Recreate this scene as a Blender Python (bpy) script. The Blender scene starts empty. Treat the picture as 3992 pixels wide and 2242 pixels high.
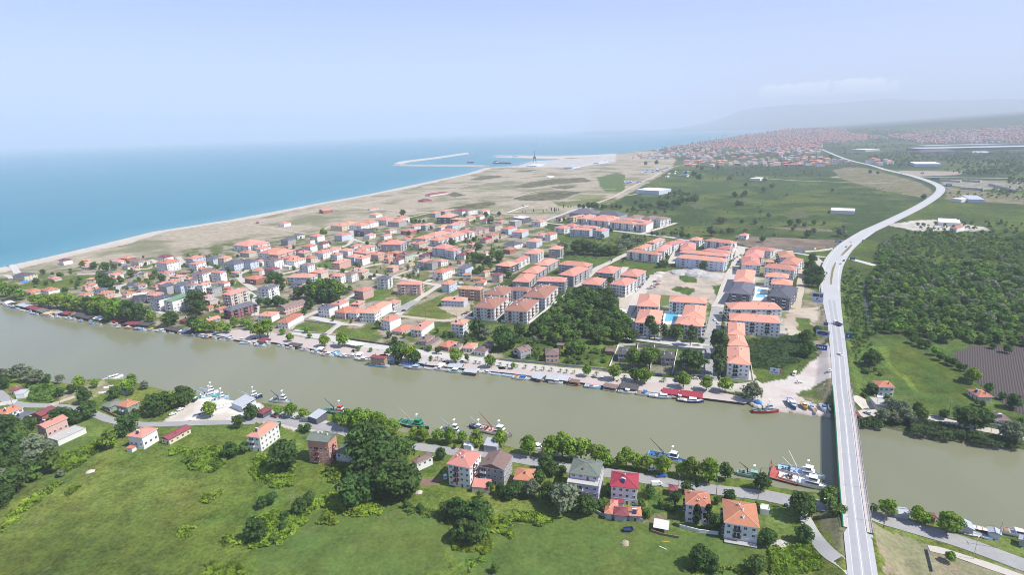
import bpy, math, random, re
import numpy as np
from mathutils import Matrix, Vector
rnd = random.Random(7)
sc = bpy.context.scene
col = sc.collection
R = math.radians

# ---------------------------------------------------------------- camera
CAM_H, FOC, PITCH, ROLL = 170.0, 2217.0, R(15.45), math.atan(.029)
Fw = np.array([0, math.cos(PITCH), -math.sin(PITCH)])
R0 = np.array([1., 0, 0]); U0 = np.array([0, math.sin(PITCH), math.cos(PITCH)])
Rc = math.cos(ROLL)*R0 - math.sin(ROLL)*U0
Uc = math.sin(ROLL)*R0 + math.cos(ROLL)*U0
cam = bpy.data.cameras.new('camera'); camo = bpy.data.objects.new('camera', cam); col.objects.link(camo)
cam.sensor_width = 36; cam.lens = FOC/3992*36; cam.clip_start = 1; cam.clip_end = 200000
m = Matrix.Identity(4)
for i in range(3):
    m[i][0] = Rc[i]; m[i][1] = Uc[i]; m[i][2] = -Fw[i]
m[2][3] = CAM_H
camo.matrix_world = m
sc.camera = camo

# ---------------------------------------------------------------- light, sky, exposure
SUN_EL = R(52); SUN_AZ = math.atan2(.937, -.349)
w = bpy.data.worlds.new("World"); sc.world = w; w.use_nodes = True
nt = w.node_tree; nt.nodes.clear()
out = nt.nodes.new('ShaderNodeOutputWorld'); bg = nt.nodes.new('ShaderNodeBackground')
sky = nt.nodes.new('ShaderNodeTexSky'); sky.sky_type = 'NISHITA'; sky.sun_disc = False
sky.sun_elevation = SUN_EL; sky.sun_rotation = SUN_AZ
sky.altitude = 170; sky.air_density = 1.0; sky.dust_density = 1.6; sky.ozone_density = 2.0
bg.inputs[1].default_value = .10
tc = nt.nodes.new('ShaderNodeTexCoord')
# low bank of fair weather cumulus above the hills (sky only, far beyond everything)
def wn(t, **k):
    n = nt.nodes.new(t)
    for a, b in k.items(): setattr(n, a, b)
    return n
def wmath(op, a, b=None, clamp=False):
    n = wn('ShaderNodeMath', operation=op); n.use_clamp = clamp
    for i, v in enumerate((a, b)):
        if v is None: continue
        if isinstance(v, (int, float)): n.inputs[i].default_value = v
        else: nt.links.new(v, n.inputs[i])
    return n.outputs[0]
sep = wn('ShaderNodeSeparateXYZ'); nt.links.new(tc.outputs['Generated'], sep.inputs[0])
az = wmath('ARCTAN2', sep.outputs[0], sep.outputs[1])
cmb = wn('ShaderNodeCombineXYZ'); nt.links.new(az, cmb.inputs[0]); nt.links.new(sep.outputs[2], cmb.inputs[1])
nz = wn('ShaderNodeTexNoise'); nz.inputs['Scale'].default_value = 48; nz.inputs['Detail'].default_value = 8; nz.inputs['Roughness'].default_value = .62
nt.links.new(cmb.outputs[0], nz.inputs['Vector'])
def bump(x, c, hw, p=2):
    d = wmath('DIVIDE', wmath('SUBTRACT', x, c), hw)
    d = wmath('POWER', wmath('ABSOLUTE', d), p)
    return wmath('SUBTRACT', 1.0, d)
b1 = wmath('MINIMUM', bump(az, .452, .058, 2), bump(sep.outputs[2], .0425, .017, 2))
b2 = wmath('MINIMUM', bump(az, .536, .052, 2), bump(sep.outputs[2], .047, .013, 2))
bb = wmath('MAXIMUM', b1, b2)
fl = wmath('MULTIPLY', wmath('SUBTRACT', sep.outputs[2], .034), 160.0, True)
mk = wmath('ADD', wmath('MULTIPLY', bb, .42), wmath('SUBTRACT', nz.outputs[0], .58))
mk = wmath('MULTIPLY', mk, 7.0, True)
mk = wmath('MULTIPLY', mk, fl)
mixc = wn('ShaderNodeMixRGB'); mixc.inputs[2].default_value = (12.5, 12.4, 12.2, 1)
# milky air near the horizon; sky above the frame darkened to cut fill
pale = wn('ShaderNodeMixRGB'); pale.inputs[0].default_value = .8
ramp = wn('ShaderNodeValToRGB'); cr_ = ramp.color_ramp; cr_.elements[0].position = 0; cr_.elements[0].color = (.66, .73, .90, 1); cr_.elements[1].position = 1; cr_.elements[1].color = (.085, .14, .29, 1)
for p_, c_ in ((.07, (.48, .585, .90, 1)), (.21, (.255, .37, .83, 1)), (.45, (.14, .23, .48, 1))):
    e_ = cr_.elements.new(p_); e_.color = c_
nt.links.new(sep.outputs[2], ramp.inputs[0]); sc10 = wn('ShaderNodeMixRGB'); sc10.blend_type = 'MULTIPLY'; sc10.inputs[0].default_value = 1; sc10.inputs[2].default_value = (10, 10, 10, 1); nt.links.new(ramp.outputs[0], sc10.inputs[1]); nt.links.new(sc10.outputs[0], pale.inputs[2])
nt.links.new(sky.outputs[0], pale.inputs[1]); nt.links.new(pale.outputs[0], mixc.inputs[1])
nt.links.new(wmath('MULTIPLY', mk, 1.0), mixc.inputs[0])
nt.links.new(mixc.outputs[0], bg.inputs[0]); nt.links.new(bg.outputs[0], out.inputs[0])
sl = bpy.data.lights.new('sun', 'SUN'); sl.energy = 4.9; sl.angle = R(.5); sl.color = (1, .965, .90)
so = bpy.data.objects.new('sun', sl); col.objects.link(so)
sd = Vector((math.sin(SUN_AZ)*math.cos(SUN_EL), math.cos(SUN_AZ)*math.cos(SUN_EL), math.sin(SUN_EL)))
so.rotation_euler = sd.to_track_quat('Z', 'Y').to_euler(); so.location = (0, 0, 600)
vs = sc.view_settings
vs.view_transform = 'Standard'; vs.look = 'None'; vs.exposure = .48; vs.gamma = 1; vs.use_curve_mapping = False
sc.cycles.use_denoising = True; sc.cycles.filter_width = 1.0
sc.cycles.max_bounces = 5; sc.cycles.diffuse_bounces = 2; sc.cycles.glossy_bounces = 2
sc.cycles.transmission_bounces = 2; sc.cycles.transparent_max_bounces = 6; sc.cycles.volume_bounces = 1
sc.cycles.caustics_reflective = False; sc.cycles.caustics_refractive = False

# ---------------------------------------------------------------- photo pixel -> point on the ground
CR = dict(D=(0,0,.64529),A=(0,900,2.412),B=(1000,900,2.412),C=(2000,900,2.412),E=(2992,900,2.412),F=(0,1400,1.719),
 G=(1000,1400,1.719),H=(2000,1400,1.719),I=(2992,1400,1.719),J=(1400,300,2.412),K=(2400,300,3.015),L=(3192,300,3.015),
 M=(900,760,4.02),N=(1500,760,4.02),O=(2100,760,4.02),Q=(2700,760,4.02),R=(300,940,4.02),S=(1800,1000,4.02),T=(2400,1080,4.02),U=(2900,1500,6.03))
GZ = 1.6          # level of the low land above the water
def P(c, x, y, z=GZ):
    a = CR[c]; u = (a[0]+x/a[2]-1996)/FOC; v = -(a[1]+y/a[2]-1121)/FOC
    d = Fw+u*Rc+v*Uc
    t = (z-CAM_H)/min(d[2], -.0045)
    return Vector((d[0]*t, d[1]*t, z))
def DP(pts, z=GZ): return [P('D', x, y, z) for x, y in pts]
def CP(c, pts, z=GZ): return [P(c, x, y, z) for x, y in pts]
def height_at(c, base, ytop):
    """height of a thing whose foot shows at base and whose top shows at ytop"""
    a = CR[c]; ty = a[1]+ytop/a[2]; lo, hi = 0., 60.
    for _ in range(30):
        z = (lo+hi)/2; d = np.array([base[0], base[1], base[2]+z-CAM_H])
        y = 1121-FOC*(d@Uc)/(d@Fw)
        if y > ty: lo = z
        else: hi = z
    return z

# ---------------------------------------------------------------- objects and meshes
THINGS = []
def link(o, parent=None):
    col.objects.link(o)
    if parent is not None: o.parent = parent
    return o
def tag(o, look, cat, group=None, label=None):
    o['category'] = cat
    if group: o['group'] = group
    if label: o['label'] = label
    else: o['look'] = look
    THINGS.append(o)
    return o
def empty(name, loc, rz=0):
    o = bpy.data.objects.new(name, None); o.empty_display_size = .5
    o.location = loc; o.rotation_euler = (0, 0, rz)
    return link(o)
def structure(o, kind='structure'):
    o['kind'] = kind; return o
class MB:
    def __init__(s): s.v = []; s.f = []; s.m = []
    def face(s, pts, mi=0):
        n = len(s.v); s.v += [tuple(p) for p in pts]; s.f.append(tuple(range(n, n+len(pts)))); s.m.append(mi)
    def box(s, x0, x1, y0, y1, z0, z1, mi=0, bottom=True):
        n = len(s.v)
        s.v += [(x0,y0,z0),(x1,y0,z0),(x1,y1,z0),(x0,y1,z0),(x0,y0,z1),(x1,y0,z1),(x1,y1,z1),(x0,y1,z1)]
        fs = [(0,1,5,4),(1,2,6,5),(2,3,7,6),(3,0,4,7),(4,5,6,7)]+([(3,2,1,0)] if bottom else [])
        for f in fs: s.f.append(tuple(n+i for i in f)); s.m.append(mi)
    def bar(s, p, q, wd, mi=0, w2=None, n=4):
        p = Vector(p); q = Vector(q); d = (q-p); L = d.length
        if L < 1e-6: return
        d /= L; a = d.cross(Vector((0,0,1)))
        if a.length < 1e-3: a = Vector((1,0,0))
        a.normalize(); b = d.cross(a)
        w2 = wd if w2 is None else w2; k = len(s.v)
        for c, r in ((p, wd), (q, w2)):
            for i in range(n):
                t = 2*math.pi*(i+.5)/n; s.v.append(tuple(c+a*(r*math.cos(t))+b*(r*math.sin(t))))
        for i in range(n):
            j = (i+1) % n; s.f.append((k+i, k+j, k+n+j, k+n+i)); s.m.append(mi)
        s.f.append(tuple(range(k+n-1, k-1, -1))); s.m.append(mi)
        s.f.append(tuple(range(k+n, k+2*n))); s.m.append(mi)
    def prism(s, pts, z0, z1, mi=0, top=None):
        n = len(pts); k = len(s.v)
        s.v += [(p[0],p[1],z0) for p in pts]+[(p[0],p[1],z1) for p in (top or pts)]
        for i in range(n):
            j = (i+1) % n; s.f.append((k+i,k+j,k+n+j,k+n+i)); s.m.append(mi)
        s.f.append(tuple(range(k+n, k+2*n))); s.m.append(mi); s.f.append(tuple(range(k+n-1, k-1, -1))); s.m.append(mi)
    def mesh(s, name, mats, smooth=False):
        me = bpy.data.meshes.new(name); me.from_pydata(s.v, [], s.f)
        for q in (mats if isinstance(mats, (list, tuple)) else [mats]): me.materials.append(q)
        me.polygons.foreach_set('material_index', s.m)
        if smooth: me.polygons.foreach_set('use_smooth', [True]*len(s.f))
        me.update(); return me
    def obj(s, name, mats, parent=None, loc=(0,0,0), rz=0, smooth=False):
        return put(name, s.mesh(name, mats, smooth), parent, loc, rz)
def put(name, me, parent=None, loc=(0,0,0), rz=0, scale=None):
    o = bpy.data.objects.new(name, me); o.location = loc; o.rotation_euler = (0,0,rz)
    if scale: o.scale = scale
    return link(o, parent)

# ---------------------------------------------------------------- materials
MATS = {}
def mat(name, c, rough=.8, noise=None, var=0., spec=.3, bumpd=None, metal=0., hue=0., trans=0.):
    if name in MATS: return MATS[name]
    M = bpy.data.materials.new(name); M.use_nodes = True; t = M.node_tree; b = t.nodes['Principled BSDF']
    b.inputs['Roughness'].default_value = rough; b.inputs['Specular IOR Level'].default_value = spec; b.inputs['Metallic'].default_value = metal
    N = t.nodes.new; L = t.links.new
    src = None
    if noise or var or hue:
        rgb = N('ShaderNodeRGB'); rgb.outputs[0].default_value = (*c, 1); src = rgb.outputs[0]
    geo = None
    if noise:
        for (sca, amt, c2) in noise:
            if geo is None: geo = N('ShaderNodeNewGeometry')
            nz = N('ShaderNodeTexNoise'); nz.inputs['Scale'].default_value = sca; nz.inputs['Detail'].default_value = 4; nz.inputs['Roughness'].default_value = .65
            L(geo.outputs['Position'], nz.inputs['Vector'])
            mp = N('ShaderNodeMapRange'); mp.inputs[1].default_value = .38; mp.inputs[2].default_value = .66; mp.inputs[3].default_value = 0; mp.inputs[4].default_value = amt
            L(nz.outputs[0], mp.inputs[0])
            mx = N('ShaderNodeMixRGB'); L(mp.outputs[0], mx.inputs[0]); L(src, mx.inputs[1]); mx.inputs[2].default_value = (*c2, 1); src = mx.outputs[0]
    if var or hue:
        oi = N('ShaderNodeObjectInfo'); hs = N('ShaderNodeHueSaturation')
        mp = N('ShaderNodeMapRange'); mp.inputs[3].default_value = 1-var; mp.inputs[4].default_value = 1+var
        L(oi.outputs['Random'], mp.inputs[0]); L(mp.outputs[0], hs.inputs['Value']); L(src, hs.inputs['Color'])
        if hue:
            m2 = N('ShaderNodeMath'); m2.operation = 'MULTIPLY'; m2.inputs[1].default_value = 7.31; L(oi.outputs['Random'], m2.inputs[0])
            m3 = N('ShaderNodeMath'); m3.operation = 'FRACT'; L(m2.outputs[0], m3.inputs[0])
            m4 = N('ShaderNodeMapRange'); m4.inputs[3].default_value = .5-hue; m4.inputs[4].default_value = .5+hue; L(m3.outputs[0], m4.inputs[0]); L(m4.outputs[0], hs.inputs['Hue'])
        src = hs.outputs[0]
    if src: L(src, b.inputs['Base Color'])
    else: b.inputs['Base Color'].default_value = (*c, 1)
    if bumpd:
        if geo is None: geo = N('ShaderNodeNewGeometry')
        nz = N('ShaderNodeTexNoise'); nz.inputs['Scale'].default_value = bumpd[0]; nz.inputs['Detail'].default_value = 3
        L(geo.outputs['Position'], nz.inputs['Vector']); bm = N('ShaderNodeBump'); bm.inputs['Strength'].default_value = bumpd[1]; bm.inputs['Distance'].default_value = bumpd[2]
        L(nz.outputs[0], bm.inputs['Height']); L(bm.outputs[0], b.inputs['Normal'])
    if trans:
        tr = N('ShaderNodeBsdfTranslucent'); ms = N('ShaderNodeMixShader'); ms.inputs[0].default_value = trans
        if src: L(src, tr.inputs[0])
        o = t.nodes['Material Output']; L(b.outputs[0], ms.inputs[1]); L(tr.outputs[0], ms.inputs[2]); L(ms.outputs[0], o.inputs[0])
    MATS[name] = M
    return M
ROOF = {
 'o': mat('terracotta_tiles', (.55,.245,.18), .85, [(.35,.5,(.46,.20,.15)), (2.5,.35,(.62,.31,.245))], .15, hue=.012),
 'O': mat('weathered_terracotta_tiles', (.46,.17,.10), .85, [(.5,.6,(.34,.13,.085)), (3,.4,(.55,.27,.18))], .12, hue=.008),
 'k': mat('salmon_tiles', (.62,.29,.21), .85, [(.4,.4,(.58,.24,.16)), (3,.3,(.72,.37,.27))], .06),
 'u': mat('brick_red_tiles', (.30,.145,.105), .8, [(.3,.25,(.34,.175,.13))], .03),
 'r': mat('maroon_sheet', (.21,.055,.065), .7, [(.5,.4,(.26,.09,.10))], .15),
 'c': mat('crimson_sheet', (.31,.035,.055), .65, [(.5,.4,(.36,.06,.08))]),
 'g': mat('slate_grey_tiles', (.105,.105,.13), .75, [(.4,.5,(.14,.14,.165))], .18),
 'b': mat('brown_tiles', (.20,.135,.12), .85, [(.6,.6,(.28,.18,.15))], .15),
 'n': mat('green_sheet', (.16,.27,.15), .7, [(.4,.4,(.2,.3,.2))]),
 'q': mat('mossy_grey_shingle', (.15,.175,.145), .85, [(.6,.7,(.22,.24,.21)), (3,.4,(.10,.13,.09))], .1),
 'w': mat('white_sheet', (.78,.78,.79), .6, [(.5,.3,(.68,.68,.70))], .04),
 's': mat('grey_sheet', (.42,.44,.47), .55, [(.6,.5,(.52,.54,.56)), (2.5,.3,(.34,.33,.33))], .1),
 'f': mat('bare_concrete_deck', (.40,.385,.36), .9, [(.5,.6,(.50,.48,.45))], .08),
 't': mat('tan_sheet', (.58,.42,.26), .8, [(.5,.4,(.5,.36,.24))], .06),
 'R': mat('bright_red_canvas', (.55,.07,.05), .8),
 'v': mat('dark_asphalt_shingle', (.075,.07,.072), .85, [(.5,.5,(.12,.11,.11))], .15),
}
ROOFWORD = dict(o='orange tiled', O='weathered orange', k='salmon tiled', u='brick red tiled', r='maroon', c='crimson', g='slate grey', b='brown', n='green', q='mossy grey', w='white', s='grey sheet', f='bare concrete', t='tan', R='bright red', v='black')
WALL = {
 'w': mat('white_render', (.74,.73,.71), .9, [(.25,.3,(.66,.65,.63))], .05),
 'b': mat('pale_blue_render', (.52,.58,.66), .9, [(.3,.3,(.48,.53,.6))], .06),
 'p': mat('pink_render', (.62,.40,.34), .9, [(.3,.3,(.56,.37,.32))], .08),
 'P': mat('salmon_pink_render', (.60,.30,.22), .9, [(.3,.3,(.55,.28,.2))]),
 'L': mat('lilac_render', (.60,.55,.63), .9, [(.3,.3,(.54,.5,.57))]),
 'y': mat('cream_yellow_render', (.66,.58,.40), .9, [(.3,.3,(.6,.52,.36))], .08),
 'e': mat('beige_render', (.56,.49,.41), .9, [(.3,.4,(.48,.42,.36))], .08),
 'g': mat('grey_block', (.36,.355,.36), .95, [(.4,.5,(.44,.43,.42))], .12),
 'r': mat('red_brick_wall', (.33,.13,.10), .95, [(.5,.5,(.4,.19,.15))], .12),
 'm': mat('maroon_render', (.20,.04,.05), .8),
 'd': mat('charcoal_render', (.10,.105,.125), .7, [(.3,.3,(.14,.14,.16))], .1),
 'k': mat('ochre_render', (.44,.27,.15), .9, [(.3,.3,(.5,.33,.2))]),
 'n': mat('pale_green_render', (.50,.58,.44), .9, [(.3,.3,(.45,.52,.41))]),
 'G': mat('sage_green_render', (.26,.31,.24), .9, [(.3,.3,(.3,.35,.28))]),
 't': mat('tan_boards', (.36,.25,.16), .9, [(.6,.5,(.44,.32,.22))]),
}
WALLWORD = dict(w='white', b='pale blue', p='pink', P='salmon pink', L='lilac', y='cream', e='beige', g='grey', r='red brick', m='maroon', d='charcoal', k='ochre', n='pale green', G='sage green', t='tan timber')
GLASS = mat('window_glass', (.035,.045,.06), .12, spec=.6)
FRAME = mat('white_frame', (.72,.72,.72), .5)
DARKM = mat('dark_metal', (.06,.06,.065), .5)
CONC = mat('concrete', (.42,.41,.39), .9, [(.6,.5,(.5,.49,.46))])
WHITE = mat('white_paint', (.80,.80,.80), .45)
STEEL = mat('galvanised_steel', (.45,.46,.47), .4, metal=.5)
WOOD = mat('timber', (.22,.14,.09), .9, [(1.2,.5,(.3,.2,.13))])
BLUEP = mat('solar_glass', (.02,.035,.12), .15, spec=.6)
RAIL = mat('balcony_railing', (.55,.55,.56), .5)
DKRAIL = mat('dark_balcony_railing', (.05,.05,.06), .5)
BARK = mat('bark', (.13,.10,.075), .95, [(2,.5,(.19,.15,.115))])
# ---------------------------------------------------------------- lie of the land
def cv(c, pts):
    a = CR[c]; return [((a[0]+x/a[2])*.64529, (a[1]+y/a[2])*.64529) for x, y in pts]
COAST = [(-900,905),(-300,738),(0,672),(100,650),(250,615),(380,583),(580.7,552),(789,513),(918,490),(1037,465),(1171,437),(1219,422),(1300,416.5),(1315,412),
 (1340,405),(1406,401.5),(1400,399),(1331,398),(1246,395.5),(1246,393.5),(1400,391.5),(1480,390),(1549,386),(1664,373.6),(1770,355),(1869,340),(1934,331.7),(1981,324),(2010,320.5)]
NBANK = [(3300,1270),(2900,1180),(2550,1128.6),(2418.7,1110),(2287,1091),(2223.6,1076),(2160,1074),(2125,1066),(2081,1051.7),(1964.5,1036.6),(1900,1031),(1876,1016),(1771,1003),(1707,997),(1553,977),
 (1478,966),(1287,941),(1201,932),(993,911),(843,889),(685.5,862),(642,863),(588.6,855.5),(481.6,841),(374.5,828),(267.5,816),(187,800),(107,789.5),(40,770.7),(0,757),(-300,690),(-900,560)]
SBANK = [(-900,860),(-300,900),(0,926),(131,959.8),(190,968),(232,955),(290,952),(360,967),(430,985),(488,993.5),(582,1004.8),(683,1016),(814,1042),(900,1062),(1002,1083.6),(1096,1095),(1208,1106),(1347,1140),(1516,1162.4),
 (1639.7,1177.4),(1703.5,1185),(1846,1203.7),(1929,1215),(1953,1226),(2081,1241),(2118,1260),(2193.5,1282.5),(2249.8,1297.6),(2358.6,1310.7),(2456,1331),(2576,1357.6),(2900,1430),(3600,1560)]
coast = [p.to_2d() for p in DP(COAST, 0)]; nbank = [p.to_2d() for p in DP(NBANK, .3)]; sbank = [p.to_2d() for p in DP(SBANK, .3)]
north_poly = coast+[Vector((30000, 60000)), Vector((60000, 60000)), Vector((60000, 200))]+nbank
south_poly = sbank+[Vector((3000, -400)), Vector((-3000, -400))]

def inside(X, Y, poly):
    poly = [(p[0], p[1]) for p in poly]; res = np.zeros(X.shape, bool)
    xs = [p[0] for p in poly]; ys = [p[1] for p in poly]
    bb = (X >= min(xs)) & (X <= max(xs)) & (Y >= min(ys)) & (Y <= max(ys)); idx = np.nonzero(bb)[0]
    if not len(idx): return res
    x = X[idx]; y = Y[idx]; r = np.zeros(len(idx), bool); j = len(poly)-1
    for i in range(len(poly)):
        xi, yi = poly[i]; xj, yj = poly[j]
        if yi != yj: r ^= ((yi > y) != (yj > y)) & (x < (xj-xi)*(y-yi)/(yj-yi)+xi)
        j = i
    res[idx] = r; return res
def pdist(X, Y, line, vals=None):
    best = np.full(X.shape, 1e9); bv = np.zeros(X.shape)
    for i in range(len(line)-1):
        (x0, y0), (x1, y1) = line[i][:2], line[i+1][:2]; dx, dy = x1-x0, y1-y0; L2 = dx*dx+dy*dy+1e-9
        t = np.clip(((X-x0)*dx+(Y-y0)*dy)/L2, 0, 1); d = np.hypot(X-x0-t*dx, Y-y0-t*dy); k = d < best
        best[k] = d[k]
        if vals is not None: bv[k] = (vals[i]+t*(vals[i+1]-vals[i]))[k]
    return (best, bv) if vals is not None else best
_tab = np.random.RandomState(3).rand(256, 256)
def vnoise(X, Y, s):
    x = X/s; y = Y/s; i = np.floor(x).astype(int); j = np.floor(y).astype(int); fx = x-i; fy = y-j
    fx = fx*fx*(3-2*fx); fy = fy*fy*(3-2*fy); g = lambda a, b: _tab[a % 256, b % 256]
    return (g(i,j)*(1-fx)+g(i+1,j)*fx)*(1-fy)+(g(i,j+1)*(1-fx)+g(i+1,j+1)*fx)*fy
def fbm(X, Y, s): return (vnoise(X,Y,s)+.5*vnoise(X+91,Y+17,s/2.1)+.25*vnoise(X+33,Y+71,s/4.3))/1.75

# main road over the bridge: D pixel, height of the carriageway, width
HW = [(2176,1520,6.6,10),(2170,1447,6.8,10),(2156,1335,7.4,10),(2141,1204,7.6,10),(2126.5,1053.6,7.4,10),(2117,975,6.6,10.2),(2111,902,5.4,10.5),(2102,822,4.4,11.5),(2092,755,3.6,15.5),(2089,696,3.0,20.5),(2102,653,2.8,23),(2134,615.5,2.6,22),(2185,581,2.5,19)]
HW2 = [(2185,581,2.5,19),(2250,551,2.4,18),(2310,521,2.4,18),(2350,496,2.4,18),(2366,479,2.4,18),(2362,468,2.4,18),(2338,456,2.4,18),(2290,441,2.4,17),(2230,427,2.4,16),(2190,415,2.4,15),(2150,406,2.4,15),(2120,397,2.4,15),(2085,383,2.4,15),(2060,372,2.4,15)]
hw = [(P('D', x, y, z), wd) for x, y, z, wd in HW]; hw2 = [(P('D', x, y, z), wd) for x, y, z, wd in HW2]
def smooth_path(pts, n=6):
    out = []
    for i in range(len(pts)-1):
        p0 = pts[max(i-1,0)]; p1 = pts[i]; p2 = pts[i+1]; p3 = pts[min(i+2,len(pts)-1)]
        for k in range(n):
            t = k/n; q = []
            for a, b, c, d in ((p0[0],p1[0],p2[0],p3[0]),):
                q = .5*((2*b)+(-a+c)*t+(2*a-5*b+4*c-d)*t*t+(-a+3*b-3*c+d)*t**3)
            out.append((q, p1[1]+(p2[1]-p1[1])*t))
    out.append(pts[-1]); return out
hws = smooth_path(hw, 8); hws2 = smooth_path(hw2, 8)
RIDGE = cv('L', [(-1400,560),(-900,540),(-500,520),(0,495),(600,445),(1200,405),(2000,345),(2412,315),(3200,280)])
ridge_az = []; ridge_el = []
for x, y in RIDGE:
    p = P('D', x, max(y, 1), 0); u = (x*1.5497-1996)/FOC; v = -(y*1.5497-1121)/FOC; d = Fw+u*Rc+v*Uc
    ridge_az.append(math.atan2(d[0], d[1])); ridge_el.append(d[2]/math.hypot(d[0], d[1]))
def terrain(X, Y):
    r = np.hypot(X, Y); a = np.arctan2(X, Y)
    t = np.clip((a-R(11))/R(12), 0, 1); t = t*t*(3-2*t)
    z = .028*np.clip(r-4200, 0, 3000)+.085*np.clip(r-7200, 0, None)
    zr = CAM_H+np.interp(a, ridge_az, ridge_el)*10500
    z = np.minimum(z, np.maximum(zr, 0))
    z = z+np.clip((r-6500)/2500, 0, 1)*(fbm(X, Y, 900)-.5)*60
    return np.maximum(t*z, 0)+GZ
def ground_hit(c, x, y):
    """where the sight line of a photo pixel meets the rising land"""
    p = P(c, x, y)
    if math.hypot(p[0], p[1]) < 4200: return p
    cam_ = Vector((0, 0, CAM_H)); d = (p-cam_).normalized(); s = 4000.
    while s < 14000:
        q = cam_+d*s
        if q[2] <= float(terrain(np.array([q[0]]), np.array([q[1]]))[0]): return q
        s += 40
    return None

# ---------------------------------------------------------------- ground sheet with its plant cover and soils
NA, NR = 780, 1000
th = np.linspace(R(-60), R(60), NA); rr = 110*np.exp(np.linspace(0, math.log(44000/110), NR))
TH, RR = np.meshgrid(th, rr); X = (RR*np.sin(TH)).ravel(); Y = (RR*np.cos(TH)).ravel()
dc = pdist(X, Y, coast); dn = pdist(X, Y, nbank); ds = pdist(X, Y, sbank)
inN = inside(X, Y, north_poly); inS = inside(X, Y, south_poly); land = inN | inS
wob = (vnoise(X, Y, 9)-.5)*1.6
sdb = np.where(land, 1, -1)*np.minimum(dn, ds)+np.where(ds < dn, wob, 0); sdc = np.where(land, 1, -1)*dc
Z = np.minimum(np.clip(-1.5+(sdb+1.6)*.8, -2, 1e9), np.clip(sdc*.055, -2, 1e9))
zt = terrain(X, Y); Z = np.minimum(Z, zt); Z = np.where((inS) & (sdb > 0), np.minimum(Z, GZ), Z)
# road embankments
emb = [(p, wd) for p, wd in hws]
iS = min(range(len(hws)), key=lambda i: (hws[i][0]-P('D',2154,1318,7.5)).length); iN = min(range(len(hws)), key=lambda i: (hws[i][0]-P('D',2117.5,980,6.7)).length)
for seg in (hws[:iS+1], hws[iN:], hws2):
    near = (X > min(p[0] for p, _ in seg)-60) & (X < max(p[0] for p, _ in seg)+60) & (Y > min(p[1] for p, _ in seg)-60) & (Y < max(p[1] for p, _ in seg)+60)
    k = np.nonzero(near)[0]; d, zz = pdist(X[k], Y[k], [p for p, _ in seg], np.array([p[2] for p, _ in seg])); _, ww = pdist(X[k], Y[k], [p for p, _ in seg], np.array([q for _, q in seg]))
    top = zz-.18-np.clip(d-ww/2-1.2, 0, None)*.55
    Z[k] = np.where(land[k], np.maximum(Z[k], top), Z[k])
# small roughness of open ground
rough_ok = (RR.ravel() < 1500)
wx = X+(fbm(X, Y, 11)-.5)*7; wy = Y+(fbm(X+500, Y+300, 11)-.5)*7
far = np.clip(RR.ravel()/900, 1, 6); wx = X+(wx-X)*far; wy = Y+(wy-Y)*far
C = np.zeros((len(X), 4)); n1 = fbm(X, Y, 60)[:, None]; n2 = fbm(X+900, Y, 14)[:, None]; n3 = fbm(X, Y+700, 220)[:, None]
def lerp(a, b, t): return np.array(a)[None, :]*(1-t)+np.array(b)[None, :]*t
def st(n, lo, hi): return np.clip((n-lo)/(hi-lo), 0, 1)
def paint(poly, a, b=None, veg=.5, c='D', sc_=None, lo=.4, hi=.6, raw=None, sharp=False):
    w2 = raw if raw is not None else [P(c, x, y).to_2d() for x, y in poly]
    k = inside(X if sharp else wx, Y if sharp else wy, w2) & land
    n = {None: n2, 's': n2, 'm': n1, 'l': n3}[sc_][k]
    C[k, :3] = lerp(a, b if b is not None else a, st(n, lo, hi)); C[k, 3] = veg
GRASS, GRASS2, SCRUB, DRY, DIRT, SAND, PALE, DKG, BROWN = (.095,.135,.024), (.135,.165,.034), (.058,.085,.022), (.25,.215,.13), (.33,.265,.195), (.37,.32,.265), (.52,.465,.39), (.05,.085,.028), (.175,.135,.105)
C[:, :3] = lerp(SCRUB, GRASS, st(n1, .35, .65)); C[:, 3] = 1
k = inS; C[k, :3] = lerp(GRASS, GRASS2, st(n1[k], .35, .65))
# distant plain and hills: woods with clearings
k = inN & (RR.ravel() > 1900); C[k, :3] = lerp((0.045,0.075,0.0252), (0.1,0.13,0.036), st(n3[k], .5, .7))
k = inN & (RR.ravel() > 7200); C[k, :3] = lerp((0.035,0.062,0.0252), (0.05,0.08,0.0288), st(n3[k], .4, .6))
# dunes behind the beach
paint([(-60,700),(0,660),(580,545),(918,480),(1219,415),(1420,400),(1640,378),(1700,400),(1690,425),(1560,500),(1400,560),(1150,528),(900,560),(815,590),(600,612),(400,650),(250,668),(60,700)], (.41,.35,.26), (.22,.215,.125), .55, sc_='m', lo=.45, hi=.7)
for poly in ([(1430,1140),(1560,1120),(1700,1090),(1900,1070),(2100,1080),(1900,1150),(1700,1165),(1500,1160)], [(1440,1035),(1560,1000),(1800,960),(2100,945),(2200,985),(1900,1000),(1700,1030),(1560,1045)], [(1780,1040),(1900,1020),(2050,1030),(1950,1055)],
             [(1040,965),(1150,930),(1340,925),(1330,945),(1130,972)], [(1440,890),(1600,872),(1690,870),(1600,890)], [(820,1110),(900,1080),(1000,1110),(900,1130)], [(800,1240),(1000,1200),(1230,1170),(1300,1190),(1150,1240)]):
    paint(poly, (0.09,0.095,0.0396), (.17,.15,.09), .8, 'J')
paint([(1960,1150),(2060,1100),(2330,1110),(2280,1160)], (.25,.25,.13), (0.22,0.23,0.0792), .5, 'J')
paint([(1820,1180),(2050,1160),(2412,1130),(2412,1200),(1900,1215)], (0.11,0.15,0.036), (.2,.2,.1), .8, 'J')
paint([(2230,950),(2412,900),(2500,920),(2500,1080),(2300,1075)], (0.1,0.15,0.0396), None, .8, 'J')
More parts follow.
